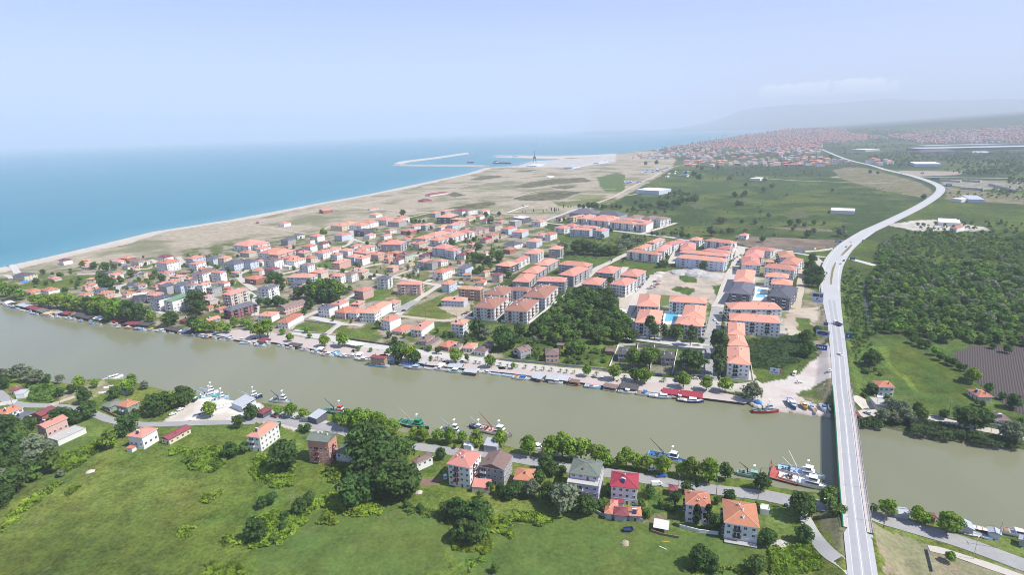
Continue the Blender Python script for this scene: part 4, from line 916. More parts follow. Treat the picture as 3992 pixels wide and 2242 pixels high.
HOUSES = '''
M 355 845 460 855 515 803 2 o w
M 130 905 280 918 345 878 2 o e
M 770 705 890 716 945 680 3 g g
M 965 635 1040 641 1095 610 2 g w
M 1230 645 1350 656 1400 622 3 o w
M 1590 640 1720 649 1800 590 3 o b
M 830 810 900 816 950 784 1 o e
M 1100 805 1240 815 1290 778 3 o w
M 1340 770 1440 776 1490 738 2 r w
M 1030 905 1150 916 1215 878 3 o e
M 1300 905 1440 916 1520 868 3 o w
M 1475 862 1590 872 1660 825 3 o w
M 1680 872 1830 886 1890 848 3 o w
M 1140 987 1250 1000 1315 963 2 o e
M 785 992 930 1002 1030 958 2 o w
M 840 1032 990 1046 1105 985 3 o w
M 810 1115 910 1130 960 1103 1 w w
M 115 1050 300 1066 380 1022 3 g b
M 355 1042 450 1051 500 1018 2 o w
M 500 1027 680 1046 745 998 4 b w
M 510 1167 640 1181 740 1138 3 r g
M 1065 1106 1200 1116 1275 1072 3 b w
M 330 1182 440 1196 500 1153 2 o w
M 205 1312 390 1331 460 1273 2 O r
M 0 1216 90 1226 140 1198 2 o b
M 1240 1217 1410 1231 1465 1183 3 o e
M 930 1382 1120 1396 1195 1338 2 g b
M 1565 1272 1720 1282 1800 1238 3 o w
M 1745 1246 1890 1256 1985 1208 3 b w
M 1920 1206 2060 1216 2145 1168 3 o e
M 1570 1067 1700 1077 1800 1008 3 o p
M 1550 937 1660 946 1725 913 3 o w
M 1800 972 1930 986 2020 938 3 o b
M 1940 997 2060 1007 2150 963 3 o w
M 1905 892 2120 926 2230 888 3 o p
M 1860 806 1930 813 2010 773 2 o w
M 2185 937 2310 946 2385 903 3 o p
M 1555 482 1740 492 1800 458 3 o y
M 1840 482 2030 492 2100 448 3 o w
M 1975 437 2180 447 2235 408 3 o w
M 1700 452 1850 462 1930 428 3 o w
M 1930 562 2080 576 2180 533 3 gF d
M 2085 636 2170 641 2230 608 2 o w
M 2165 306 2270 313 2310 288 2 o w
M 2240 397 2412 407 2490 358 3 o w
M 385 421 440 426 480 403 1 o g
M 735 451 830 456 865 428 2 o w
M 1375 242 1440 251 1495 213 2 oG r
M 2110 222 2140 226 2285 188 1 o b
N 10 427 190 437 215 383 3 o g
N 150 362 240 371 285 333 3 o w
N 375 491 460 499 530 458 2 o w
N 555 476 640 483 720 443 3 o g
N 790 506 880 516 970 473 2 o w
N 965 476 1060 483 1090 443 3 o b
N 1055 437 1150 443 1190 408 3 o e
N 1240 361 1320 367 1370 338 2 o y
N 695 287 790 292 840 268 3 o g
N 850 257 940 264 975 238 3 o g
N 1035 252 1170 264 1230 213 3 r w
N 1215 242 1300 252 1350 213 3 b w
N 1455 257 1530 262 1575 228 3 o w
N 1400 336 1490 341 1550 313 2 o w
N 1505 396 1590 401 1640 373 2 r w
N 1965 365 2120 379 2240 328 3 w d
N 1950 411 2040 421 2100 393 3 f g
N 1730 421 1830 431 1885 403 1 o b
N 2290 412 2440 426 2480 393 3 o w
N 1620 481 1730 491 1810 458 3 b e
N 1810 531 1930 543 2030 498 3 o b
N 1970 586 2140 596 2230 543 3 o b
N 1575 636 1680 646 1730 608 3 o e
N 1490 691 1580 701 1635 668 2 c p
N 1300 771 1370 779 1415 748 2 o p
N 1120 946 1250 951 1310 913 2 r w
N 240 562 390 576 460 543 2 o r
N 0 556 80 563 130 533 2 o w
N 0 711 100 721 160 688 2 O e
N 430 766 540 776 625 733 3 o e
N 60 907 180 921 240 888 2 O r
N -20 941 40 951 80 918 2 O e
N 200 947 320 961 430 913 3 b n
N 115 1016 220 1026 290 993 2 r w
N 15 1136 130 1146 190 1108 2 o p
N 495 1041 610 1056 690 1003 3 o b
N 605 1061 740 1076 840 1043 3 b g
N 760 1032 880 1051 950 1013 2 o w
N 735 1206 905 1226 1000 1163 3 o w
N 910 1161 1000 1181 1100 1153 2 o w
N 1130 1156 1260 1171 1365 1118 3 gM b
N 1665 1256 1800 1266 1880 1233 3 r e
N 1430 1376 1560 1381 1625 1338 1 o w
N 875 1396 1010 1411 1070 1343 3 o b
B 1730 655 1950 666 1950 628 2 o b
N 2210 731 2380 741 2440 693 3 o b
N 1860 766 2030 791 2090 743 2 g w
N 1840 851 1960 866 2020 828 2 O r
N 1500 911 1590 921 1630 888 1 o w
N 600 926 690 931 750 893 1 r g
O -10 641 70 646 90 608 2 o w
O 260 366 320 371 370 338 2 rG w
O 85 626 185 633 280 588 3 o w
B 568 720 680 736 755 698 3 g w
B 685 691 780 701 870 658 3 o w
B 725 761 830 776 895 713 2 O p
B 850 771 940 781 985 733 2 o w
B 960 771 1110 781 1130 738 3 k w
B 1030 736 1140 746 1260 668 3 o w
B 1205 681 1290 691 1335 653 2 o e
B 880 691 960 696 1005 658 2 o p
B 912 561 1000 576 1055 533 3 o p
B 1160 836 1250 856 1330 803 3 o w
B 1265 941 1370 956 1405 883 1 O e
B 1440 931 1550 941 1670 848 2 o w
B 1820 876 1945 886 2000 843 4 o w
B 1505 1036 1600 1046 1640 983 1 b e
B 1555 1081 1620 1091 1700 1008 1 bG e
B 1705 1081 1800 1101 1875 1043 1 o r
B 1930 1101 2035 1111 2080 1058 1 o w
B 1840 1101 1900 1106 1930 1058 1 b e
B 2035 1131 2150 1146 2205 1093 1 b w
B 2130 1061 2210 1071 2240 1043 1 b e
B 0 800 140 806 190 763 2 o w
B 175 871 280 876 410 773 2 o w
B 190 716 270 736 405 658 2 bG p
C 0 1111 70 1141 115 1078 2 bG g
C 300 1166 435 1166 450 1108 2 b p
A 110 426 225 431 300 398 2 g y
A 545 276 590 286 630 258 2 r w
R 60 301 170 306 205 288 1 o e
R 15 346 80 351 115 323 1 o e
R 60 406 170 416 215 383 1 o e
R 655 266 780 279 845 243 2 o r
R 530 316 650 331 730 298 1 o w
R 830 321 960 336 1060 288 2 b w
R 1255 256 1370 266 1460 228 3 r w
R 1225 337 1400 356 1555 298 4 o w
R 1690 272 1810 286 1920 228 4 o b
R 1740 356 1870 366 1945 318 3 o w
R 690 406 790 411 845 388 1 g w
R 505 526 590 541 700 503 2 o w
R 555 586 610 596 660 558 1 o e
R 1280 496 1400 511 1505 473 2 o b
R 1440 561 1590 571 1645 533 2 o e
R 1360 641 1480 651 1560 593 2 o y
R 1755 522 1930 532 2110 428 4 b w
R 2085 491 2240 506 2320 473 4 o w
R 2145 656 2300 671 2390 638 3 o w
R 2010 271 2130 286 2170 223 3 g b
R 2180 266 2300 276 2395 238 3 o y
A 2040 321 2170 331 2275 268 3 g b
R 90 691 200 701 295 658 1 O w
R 260 771 370 786 490 733 2 g w
R 310 831 430 836 530 778 2 O p
R 0 851 110 861 215 813 2 O w
R 870 696 960 711 1040 663 1 b w
R 915 781 1000 786 1030 748 1 b e
R 1145 716 1230 726 1275 688 1 O e
R 690 841 770 851 880 798 1 O w
R 868 855 1085 832 1120 803 3 w d
R 1085 851 1200 861 1270 800 3 o p
R 1130 901 1280 931 1445 838 4 gF w
R 1355 936 1490 956 1650 858 4 nM w
R 1270 711 1400 726 1455 678 3 gM g
R 1495 691 1620 716 1685 663 3 gM b
R 1660 701 1780 711 1870 668 3 b b
R 1860 691 1960 701 2080 653 3 o w
R 2020 746 2120 756 2240 708 3 qF g
R 1960 871 2050 881 2130 843 1 o w
R 1980 921 2080 946 2160 888 3 f e
A 1915 836 1960 851 2045 808 1 oG g
A 1680 846 1750 856 1830 793 1 r r
A 220 571 290 586 345 543 1 O e
A 375 556 450 571 535 538 2 o w
A 445 446 500 456 525 428 1 o e
Q 715 636 850 646 870 613 2 o w
R 560 1010 700 1020 760 960 1 r e
N 2330 640 2450 650 2500 605 1 o e
N 250 700 330 706 380 676 1 O e
N 590 838 660 845 700 812 1 O e
N 1180 520 1260 526 1300 500 1 b e
N 1730 640 1820 650 1860 618 1 b e
M 640 1345 720 1355 760 1320 1 O e
M 2330 640 2400 648 2450 610 2 o w
M 2390 1000 2470 1008 2520 970 2 o p
M 1880 1165 1930 1170 1990 1140 1 o e
M 1060 1440 1160 1448 1210 1410 2 o e
A 1210 640 1260 650 1300 615 1 b e
A 1905 715 1960 730 2040 690 1 O e
A 2010 735 2060 748 2120 710 1 O p
B 300 600 350 606 380 575 1 b p
B 160 500 210 506 240 478 1 O e
'''
OUT = '''
J 600 1111 650 1114 755 1078 1 r w h
J 550 1161 600 1166 612 1148 1 r r h
J 1742 942 1790 942 1795 928 1 w w x
C 865 1130 955 1141 960 1108 1 bG r x
C 410 1076 475 1081 475 1058 1 bG r x
C -5 1120 30 1130 60 1100 1 b g x
'''
rows(APTS, 'apartment_block'); rows(VILLAS, 'villa'); rows(HOUSES, 'house'); rows(OUT, 'outbuilding')
# smaller village houses in the gaps between the ones above
hr = random.Random(31); spots = [(o.location.to_2d(), max(W, D)) for o, W, D, H in BLD]; STREETS = [o for o in bpy.data.objects if o.name.startswith(('street', 'pavement'))]
sx_ = np.array([v.co[:2] for o in STREETS for v in o.data.vertices]); n_ = 0
for c, poly, cnt in (('B', [(-300,480),(0,200),(600,90),(1000,10),(1500,60),(2050,200),(2300,330),(2200,480),(1650,440),(1100,420),(900,470),(500,420),(280,520),(0,620)], 32), ('A', [(700,560),(1050,420),(1300,330),(1500,240),(1900,300),(2300,400),(2300,640),(1900,560),(1500,620),(1150,640)], 22)):
    got = 0; tries = 0
    while got < cnt and tries < 3000:
        tries += 1; x, y = hr.uniform(min(p[0] for p in poly), max(p[0] for p in poly)), hr.uniform(min(p[1] for p in poly), max(p[1] for p in poly)); ins = False; j = len(poly)-1
        for i in range(len(poly)):
            if (poly[i][1] > y) != (poly[j][1] > y) and x < (poly[j][0]-poly[i][0])*(y-poly[i][1])/(poly[j][1]-poly[i][1])+poly[i][0]: ins = not ins
            j = i
        if not ins: continue
        q = P(c, x, y).to_2d()
        if any((q-s_).length < 8.5+w_*.5 for s_, w_ in spots) or np.min(np.hypot(sx_[:,0]-q[0], sx_[:,1]-q[1])) < 11: continue
        W, D = hr.uniform(7, 11), hr.uniform(6, 9); a = hr.choice((-.1, 0, .9, .95))+hr.uniform(-.12, .12); u = Vector((math.cos(a), math.sin(a))); v_ = Vector((-u[1], u[0])); st_ = hr.choice((1, 1, 2, 2, 3)); rc = hr.choice('OOOobrog'); wc = hr.choice('wwepbgy'); H = st_*2.9+.35
        root = empty('house', (q[0], q[1], GZ), a); volume(root, 0, 0, W, D, H, 0, st_, rc, wc, 'hip' if hr.random() < .7 else 'gable', 'h', q.length); tag(root, f"small {STW[st_]} {WALLWORD[wc]} house with {ROOFWORD[rc]} roof", 'house', 'houses of the riverside village'); BLD.append((root, W, D, H)); spots.append((q, W)); got += 1
# the four new blocks with brick red roofs and white roof vents
mb = MB(); mb.box(-.7,.7,-.55,.55,-.6,1.0,0); VENT = mb.mesh('roof_vent', WHITE)
mb = MB(); mb.bar((0,0,-.3),(0,0,.5),.5,0,n=10); mb.bar((-.1,0,.5),(.5,0,.9),.45,0,n=8); COWL = mb.mesh('ventilation_cowl', WHITE)
for r_, lb in (('S 165 795 515 825 755 655 4 u w m', 'nearer of the two left blocks with brick red roof and white vents'), ('S 655 845 1025 875 1270 690 4 u w m', 'white block with brick red roof beside the dark wood, nearest the river'),
               ('S 340 592 660 618 850 490 4 u w m', 'L-shaped white block with brick red roof behind its sister block'), ('S 945 630 1310 660 1560 475 4 u w m', 'rear white block with brick red roof at the upper edge of the dark wood')):
    o = building(r_, 'apartment_block', label=lb); _, W, D, H = BLD[-1]
    roof = [c for c in o.children if c.name.startswith('roof')][0]
    for u, v in ((-.05,-.28),(-.25,.0),(.05,.05),(-.22,.22),(.1,.2),(-.18,.32),(.18,.33)):
        px, py = u*W, v*D; s = min(W, D)/2; zz = H+.18+min(W/2-abs(px), D/2-abs(py), s)/s*s*.36
        if v < -.2: put('roof_vent', VENT, roof, (px, py, zz+.1))
        else: put('ventilation_cowl', COWL, roof, (px, py, zz), rnd.uniform(0, 6))
    if lb.startswith('L'): volume(o, W/2+7, D/2-3, 20, 14, H-.02, 0, 4, 'u', 'w', 'hip', 'm', 600)
# ---------------------------------------------------------------- houses of the near bank
NEAR = [
 ('F 770 310 850 328 925 285 2 o G', 'sage green house with orange roof and solar heater by the river path'), ('F 672 312 730 330 800 275 1 q G', 'low dark green roofed house beside the sage green one'),
 ('F 845 517 950 532 1048 465 2.5 o w', 'white house with orange hipped roof at the pasture corner, lean-to at front'), ('F 1070 532 1130 547 1250 455 1 rG y', 'long low cream barn with crimson gabled roof'),
 ('F -40 360 40 375 125 318 3 o w', 'white house with orange roof cut by the left picture edge'), ('F 60 402 130 407 195 345 2 g w', 'white house under slate grey roof beside a maroon one'),
 ('F 200 377 275 387 345 330 2 rG r', 'red walled house with maroon gabled roof by the bend in the lane'), ('F 235 452 300 467 400 385 2.5 oG p', 'pink house with orange gabled roof beside an unfinished concrete slab'),
 ('F 315 532 385 552 595 470 1 f w', 'long single-storey white shell with bare concrete flat roof'), ('F 55 211 90 217 135 190 1 r e', 'tiny maroon roofed hut among reeds at far left bank'),
 ('G -70 520 20 532 115 425 3 o w', 'narrow white three-storey house with orange roof near the boatyard road'), ('G 330 547 480 562 545 500 4.5 qG P m', 'salmon pink apartment house with mossy grey roof and blue windows'),
 ('G 520 632 660 647 670 560 1.6 q w', 'white house under a broad mossy green roof beside the salmon pink block'), ('G 1272 705 1430 737 1480 625 4 o w m', 'tall white four-storey house with orange roof above the vegetable plot'),
 ('G 1490 722 1660 752 1710 650 3 bG g', 'bare grey block house with brown gabled roof next to the tall white house'), ('G 1440 860 1560 870 1575 820 1 oM e x', 'rust orange lean-to shed at the foot of the tall white house'),
 ('G 1040 682 1065 702 1115 600 1.5 b w', 'brown roofed building half hidden behind the tall dark trees'), ('H 0 810 130 822 150 740 1.6 O w', 'low house with weathered orange hipped roof among the bushes'),
 ('H 648 855 840 877 830 770 3 c w', 'white house with crimson hipped roof on the river road'), ('H 1155 978 1330 1000 1345 900 3 O w d', 'white house with orange roof and two dark cypresses before it'),
 ('H 1412 1100 1655 1140 1640 975 2.7 O w d', 'big white house with weathered brick roof and dark balconies, nearest the bridge'), ('H 1040 882 1105 892 1108 850 1 p p x', 'small pink shed beside the river road'),
 ('H 610 1037 668 1045 670 990 1 O g x', 'weathered orange outbuilding, left end of the row before the crimson house'), ('H 672 1050 770 1060 768 1000 1 r g x', 'maroon sheet outbuilding in the middle of the low row'), ('H 774 1052 865 1058 868 995 1 O g', 'right end outbuilding of the low row with one white window'),
 ('H 648 990 705 995 708 950 1 o e x', 'small salmon roofed lean-to behind the low row of outbuildings'),
 ('I 745 190 860 195 835 150 2 O w', 'white house with weathered orange roof right of the bridge head'), ('I 1335 203 1415 257 1522 262 1 O e', 'long low house with orange roof between green field and ploughed field'),
 ('I 1520 410 1640 415 1600 360 1 b e', 'grey-brown roofed cottage near the right edge beyond the river'), ('I 725 308 830 315 870 270 1 f g x', 'flat grey roofed store by the lane right of the bridge head'), ('I 590 382 628 385 622 338 1 r r x', 'small red kiosk under the right side of the bridge'),
 ('I 850 1037 965 1052 968 1005 .75 sG g x', 'pale sheet roofed boathouse left of the round tree on the right bank'), ('I 1075 1062 1140 1072 1140 1040 1 r t x', 'small maroon hut between two trees on the right bank'), ('I 1275 1132 1395 1157 1390 1100 .8 sG g x', 'grey sheet roofed boathouse beside beached boats on the right bank'),
 ('I 1480 1167 1575 1192 1570 1150 .75 sG b x', 'pale blue hut by the power pole on the right bank'), ('I 1680 1215 1750 1240 1750 1200 .8 sG g x', 'grey hut cut by the right picture edge'), ('H 1658 1010 1719 1020 1719 985 .8 w w x', 'white container cabin beside the big brick roofed house')]
NEAR = [(a.replace(' p p x', ' r p x'), b) for a, b in NEAR]
for r_, lb in NEAR: building(r_, 'shed' if r_.endswith(' x') else 'house', label=lb, group='houses and sheds of the near bank')
# lilac house: flat roofed body with a set back top floor under its own roof
o = building('H 360 830 575 862 590 725 3 f L', 'house', label='lilac house with roof terrace and mossy hipped top floor', group='houses and sheds of the near bank'); _, W, D, H = BLD[-1]
volume(o, 0, 1.6, W-.3, D-3.2, H+2.9, H+.2, 1, 'q', 'L', 'hip', 'h', 250, ov=.7)
# white house with orange roof: lean-to and porch
def leanto(label_start, x0, x1, y0, y1, z, rc, wc):
    o = [t for t in THINGS if t.get('label', '').startswith(label_start)][0]; mb = MB(); mb.box(x0, x1, y0, y1, -.3, z-.2, 0); mb.box(x0-.3, x1+.3, y0-.3, y1, z-.2, z, 1); mb.obj('lean_to', [WALL[wc], ROOF[rc]], o)
leanto('white house with orange hipped', -3, 1, -9, -6.3, 2.6, 'O', 'w'); leanto('big white house', -6, 6, -10.2, -8.2, .6, 'f', 'g'); leanto('white house with crimson', -5, 0, -9, -6.6, 3, 'c', 'w')
# halls and works beyond
HALLS = [('K 240 1325 510 1340 560 1308 3.4 w b x', 'white roofed grey hall beside the sandy road, nearest of the halls'), ('Q 2165 240 2545 255 2560 215 2 w w x', 'long white hall with arched roof on the green meadow left of the highway'),
 ('K 1575 1192 1700 1197 1785 1182 2 w w x', 'white twin roofed hall among bushes in the meadow'), ('L 1195 843 2700 813 2700 797 4.4 sF d x', 'enormous dark works hall with pale roof, far right'), ('L 1250 808 2700 775 2700 767 3.4 sF g x', 'second enormous hall right behind the dark works hall'),
 ('L 1135 1022 1445 1022 1445 996 3 w b x', 'white hall in the trees right of the highway bend'), ('L 385 852 550 855 550 842 3.4 w g x', 'far white hall with dark doors left of the works'), ('L 1560 1430 1680 1440 1720 1410 2 w w x', 'white shed group by the right highway shoulder'), ('L 1760 1438 1950 1442 1960 1405 2 s b x', 'pale grey double shed right of the highway bend'),
 ('D 2361 559 2417 562 2420 552 1.7 w w x', 'white flat building in the gravel yard, right'), ('D 2388 573 2408 575 2413 567 2 O w', 'small white house with orange roof in the gravel yard, right'), ('L 1080 880 1205 885 1205 855 3 v d x', 'black cube shaped shed at the end of the works hall'),
 ('L 1810 890 2005 890 2005 876 2 s g x', 'grey low store before the works hall'), ('J 1925 848 2005 848 2010 830 2 s b x', 'grey harbour store at the quay root'), ('J 2205 805 2255 805 2260 790 2 s b x', 'small grey store on the far harbour road'), ('J 1575 832 1670 832 1675 820 2 w b x', 'white harbour shed on the pale quay')]
for r_, lb in HALLS: building(r_, 'warehouse', label=lb, group='halls and stores', lim=900)
# ---------------------------------------------------------------- boathouses along the quay
def boathouse(row, deck=True):
    t = row.split(); c = t[0]; v = list(map(float, t[1:7])); rc = t[7]; H = 1.35
    ctr, W, D, rz = rect3(c, ((v[0],v[1]),(v[2],v[3]),(v[4],v[5])), GZ+H); D = min(max(D, 4), 9)
    root = empty('boathouse', (ctr[0], ctr[1], GZ), rz); x, y = W/2, D/2
    wall = WALL[t[8]]; mb = MB(); mb.box(-x+.3, x-.3, -y+.1*D, y-.3, -.25, .08, 0); 
    mb.obj('platform', WOOD, root)
    mb = MB(); mb.box(-x+.4, x-.4, y-.6, y-.4, .08, H, 0); mb.box(-x+.4, -x+.55, -y+.5*D, y-.6, .08, H, 0); mb.box(x-.55, x-.4, -y+.5*D, y-.6, .08, H, 0)
    n = max(2, int(W/3.5)); mb.box(-x+.55, x-.55, -y+.52*D, -y+.5*D, .08, .8, 0); mb.obj('wall', wall, root)
    for k in range(n+1):
        px = -x+.45+(W-.9)*k/n; mb = MB(); mb.bar((px, -y+.4, -2.6), (px, -y+.4, H), .09); mb.obj('post', WOOD, root)
    mb = MB(); mb.face([(-x,-y,H-.25),(x,-y,H-.25),(x,0,H+.45),(-x,0,H+.45)]); mb.face([(-x,0,H+.45),(x,0,H+.45),(x,y,H-.05),(-x,y,H-.05)]); mb.face([(-x,-y,H-.35),(-x,0,H+.35),(x,0,H+.35),(x,-y,H-.35)]); mb.face([(-x,0,H+.35),(-x,y,H-.15),(x,y,H-.15),(x,0,H+.35)])
    for s in (-1, 1): mb.face([(s*x,-y,H-.35),(s*x,0,H+.35),(s*x,0,H+.45),(s*x,-y,H-.25)]); mb.face([(s*x,0,H+.35),(s*x,y,H-.15),(s*x,y,H-.05),(s*x,0,H+.45)])
    mb.face([(-x,-y,H-.35),(x,-y,H-.35),(x,-y,H-.25),(-x,-y,H-.25)]); mb.obj('roof', ROOF[rc], root)
    long_ = 'long ' if W > 2.2*D else ''
    tag(root, f"{long_}boathouse with {ROOFWORD[rc].replace(' tiled', '')} roof on the far quay", 'boathouse', 'boathouses along the quay'); return root
for r_ in '''A 30 672 65 686 105 655 w d
A 140 697 232 717 282 690 s d
A 232 717 332 747 367 710 r d
A 332 747 392 767 442 735 q d
A 385 777 452 787 502 755 t d
A 480 770 530 782 570 752 s d
A 532 780 602 793 672 745 r t
A 665 792 822 827 872 790 v d
A 865 822 942 837 977 808 w d
A 1025 847 1112 862 1152 833 R d
A 1155 872 1270 883 1310 852 r d
A 1272 880 1392 892 1432 860 v d
A 1540 922 1662 942 1692 910 v d
A 1675 942 1732 952 1762 925 w d
A 1740 952 1802 962 1832 930 v d
A 1990 970 2140 1000 2150 975 s d
B 0 1032 60 1047 72 1000 r d
B 285 1072 390 1087 407 1058 v d
B 560 1110 610 1118 620 1090 w d
B 930 1165 975 1170 985 1140 w b
B 1700 1265 1750 1272 1765 1240 w w
B 1520 1240 1580 1250 1600 1215 s b
B 1790 1277 1925 1287 1947 1248 s d
B 1940 1322 2065 1337 2082 1305 s d
H 120 121 187 136 202 100 s d
H 215 131 288 140 300 105 s r
H 290 135 364 146 374 112 s d
H 375 150 440 160 455 140 b t
H 600 182 690 198 700 172 b d
H 710 196 837 211 847 165 v d
H 995 226 1105 241 1112 205 c w
H 1112 241 1270 261 1282 225 c r'''.split('\n'): boathouse(r_)
# two storey houseboat
o = building('B 1060 1192 1202 1207 1222 1180 2 r t h', 'houseboat', z0=.9, label='two-storey timber houseboat with maroon roof among the moored boats'); o['category'] = 'houseboat'
mb = MB(); _, W, D, H = BLD[-1]; mb.prism([(-W/2-.6,-D/2-.4),(W/2+.6,-D/2-.4),(W/2+2.2,0),(W/2+.6,D/2+.4),(-W/2-.6,D/2+.4)], -1.4, 0); mb.obj('hull', mat('hull_blue_grey', (.10,.22,.30), .5), o)
# open animal shelter on the near pasture
t_ = 'H 938 1127 1042 1147 1047 1090'; v = list(map(float, t_.split()[1:])); ctr, W, D, rz = rect3('H', ((v[0],v[1]),(v[2],v[3]),(v[4],v[5])), GZ+2.4)
o = empty('shelter', (ctr[0], ctr[1], GZ), rz); tag(o, None, 'shelter', label='open cattle shelter with corrugated white roof at pasture edge')
mb = MB(); mb.face([(-W/2,-D/2,2.2),(W/2,-D/2,2.2),(W/2,D/2,2.7),(-W/2,D/2,2.7)]); mb.face([(-W/2,-D/2,2.1),(-W/2,D/2,2.6),(W/2,D/2,2.6),(W/2,-D/2,2.1)]); mb.obj('roof', mat('corrugated_pale', (.62,.60,.56), .7, [(1.2,.6,(.5,.47,.43))]), o)
for sx_ in (-1, 1):
    for sy_ in (-1, 1): mb = MB(); mb.bar((sx_*(W/2-.3), sy_*(D/2-.3), -.2), (sx_*(W/2-.3), sy_*(D/2-.3), 2.2), .08); mb.obj('post', WOOD, o)
mb = MB(); mb.box(-W/2+.2, W/2-.2, D/2-.35, D/2-.25, 0, 2.4); mb.obj('back_wall', WOOD, o)
# ---------------------------------------------------------------- trees
def leafmat(name, c, c2, trans=.34):
    M = mat(name, c, .75, [(.16, .75, c2), (.9, .35, tuple(v*.72 for v in c))], .16, spec=.2, hue=.012, trans=trans)
    t = M.node_tree; at = t.nodes.new('ShaderNodeAttribute'); at.attribute_name = 'clump'
    b = t.nodes['Principled BSDF']; src = b.inputs['Base Color'].links[0].from_socket
    mr = t.nodes.new('ShaderNodeMapRange'); mr.inputs[3].default_value = .72; mr.inputs[4].default_value = 1.28; t.links.new(at.outputs['Fac'], mr.inputs[0])
    mx = t.nodes.new('ShaderNodeMixRGB'); mx.blend_type = 'MULTIPLY'; mx.inputs[0].default_value = 1; t.links.new(src, mx.inputs[1]); t.links.new(mr.outputs[0], mx.inputs[2])
    t.links.new(mx.outputs[0], b.inputs['Base Color'])
    for n in t.nodes:
        if n.type == 'BSDF_TRANSLUCENT': t.links.new(mx.outputs[0], n.inputs[0])
    return M
LEAF = dict(p=leafmat('plane_leaves', (0.193,0.316,0.036), (0.280,0.396,0.052)), o=leafmat('dark_leaves', (0.072,0.138,0.032), (0.115,0.196,0.044)), m=leafmat('mid_green_leaves', (0.123,0.216,0.039), (0.190,0.284,0.062)),
            w=leafmat('willow_leaves', (0.199,0.242,0.138), (0.259,0.298,0.182)), l=leafmat('poplar_leaves', (0.096,0.161,0.046), (0.138,0.201,0.065)), c=leafmat('cypress_leaves', (0.031,0.061,0.021), (0.048,0.081,0.029)), b=leafmat('bramble_leaves', (0.259,0.354,0.032), (0.181,0.290,0.037)), s=leafmat('shrub_leaves', (0.126,0.220,0.046), (0.213,0.328,0.064)), r=leafmat('reed_leaves', (0.078,0.137,0.044), (0.103,0.170,0.065)))
def quads(centres, normals, size, rs, up=None):
    """leaf sprays: small square sheets at the given places"""
    n = len(centres); nr = normals+rs.normal(0, .55, (n, 3)); nr /= np.linalg.norm(nr, axis=1)[:, None]
    a = np.cross(nr, rs.normal(0, 1, (n, 3))); a /= np.linalg.norm(a, axis=1)[:, None]; b = np.cross(nr, a); s = (size*rs.uniform(.6, 1.35, n))[:, None]; q = s*rs.uniform(.55, 1.1, (n, 1))
    return np.stack([centres-a*s-b*q*.5, centres+a*s*.3-b*q, centres+a*s+b*q*.4, centres-a*s*.2+b*q], 1).reshape(-1, 3)
def leaf_mesh(name, V, clump, M):
    me = bpy.data.meshes.new(name); nf = len(V)//4; me.vertices.add(len(V)); me.vertices.foreach_set('co', V.astype(np.float32).ravel()); me.loops.add(len(V)); me.loops.foreach_set('vertex_index', np.arange(len(V), dtype=np.int32))
    me.polygons.add(nf); me.polygons.foreach_set('loop_start', (np.arange(nf)*4).astype(np.int32)); at = me.attributes.new('clump', 'FLOAT', 'POINT'); at.data.foreach_set('value', np.repeat(clump, 4).astype(np.float32))
    me.materials.append(M); me.update(); return me
SHAPE = dict(p=(.53,.36,.46,30,50,.040), o=(.51,.38,.48,34,50,.040), m=(.52,.34,.46,26,48,.044), w=(.50,.44,.46,26,46,.05), l=(.58,.17,.42,22,40,.036), c=(.52,.11,.48,16,44,.028), s=(.45,.62,.5,16,44,.075))
def crown(k, seed, dens=1.):
    cz, rx, rz_, nb, nq, sz = SHAPE[k]; rs = np.random.RandomState(seed); nq = max(6, int(nq*dens)); nb = max(5, int(nb*min(1, dens*1.6)))
    P_, N_, C_ = [], [], []
    lob = rs.uniform(.8, 1.2, 6)
    for i in range(nb):
        d = rs.normal(0, 1, 3); d /= np.linalg.norm(d); f = rs.uniform(.35, 1.)**.6; a = math.atan2(d[1], d[0]); lf = np.interp((a+math.pi)/(2*math.pi)*6, range(7), list(lob)+[lob[0]])
        taper = 1-.35*max(0, d[2]) if k in 'pm' else 1-.55*max(0, d[2]) if k in 'cl' else 1
        c = np.array([d[0]*rx*.72*f*lf*taper, d[1]*rx*.72*f*lf*taper, cz+d[2]*rz_*.74*f]); br_ = rx*rs.uniform(.30, .48) if k not in 'cl' else rx*rs.uniform(.45, .7)
        m_ = rs.normal(0, 1, (nq, 3)); m_ /= np.linalg.norm(m_, axis=1)[:, None]; m_[:, 2] = np.where(m_[:, 2] < -.4, -m_[:, 2], m_[:, 2])
        P_.append(c+m_*br_*rs.uniform(.75, 1.08, (nq, 1))*np.array([1, 1, .85])); N_.append(m_); C_.append(np.full(nq, rs.rand()))
    P_ = np.concatenate(P_); P_[:, 2] = np.maximum(P_[:, 2], .03)
    return quads(P_, np.concatenate(N_), sz/math.sqrt(max(dens, .15)), rs), np.concatenate(C_)
def trunk(k, seed):
    rg = random.Random(seed); mb = MB(); cz, rx, rz_ = SHAPE[k][:3]; t0 = .022 if k != 'l' else .016
    j = (rg.uniform(-.02, .02), rg.uniform(-.02, .02), cz-rz_*.55); mb.bar((0,0,-.06), j, t0*1.25, 0, t0*.8, n=7); top = (j[0]*1.5, j[1]*1.5, cz+rz_*.5); mb.bar(j, top, t0*.8, 0, t0*.2, n=6)
    for i in range(5):
        a = i*1.257+rg.random(); h = rg.uniform(0, .5); p = Vector(j).lerp(Vector(top), h); q = p+Vector((math.cos(a)*rx*.7, math.sin(a)*rx*.7, rz_*rg.uniform(.15, .5))); mb.bar(p, q, t0*.5*(1-h*.5), 0, t0*.12, n=5)
    return mb.mesh('trunk', BARK)
CROWN = {k: [leaf_mesh('crown', *crown(k, 100*i+ord(k)), LEAF[k]) for i in range(4 if k in 'pom' else 3)] for k in 'pomwlcs'}
TRUNK = {k: [trunk(k, i+ord(k)) for i in range(3)] for k in 'pomwlc'}
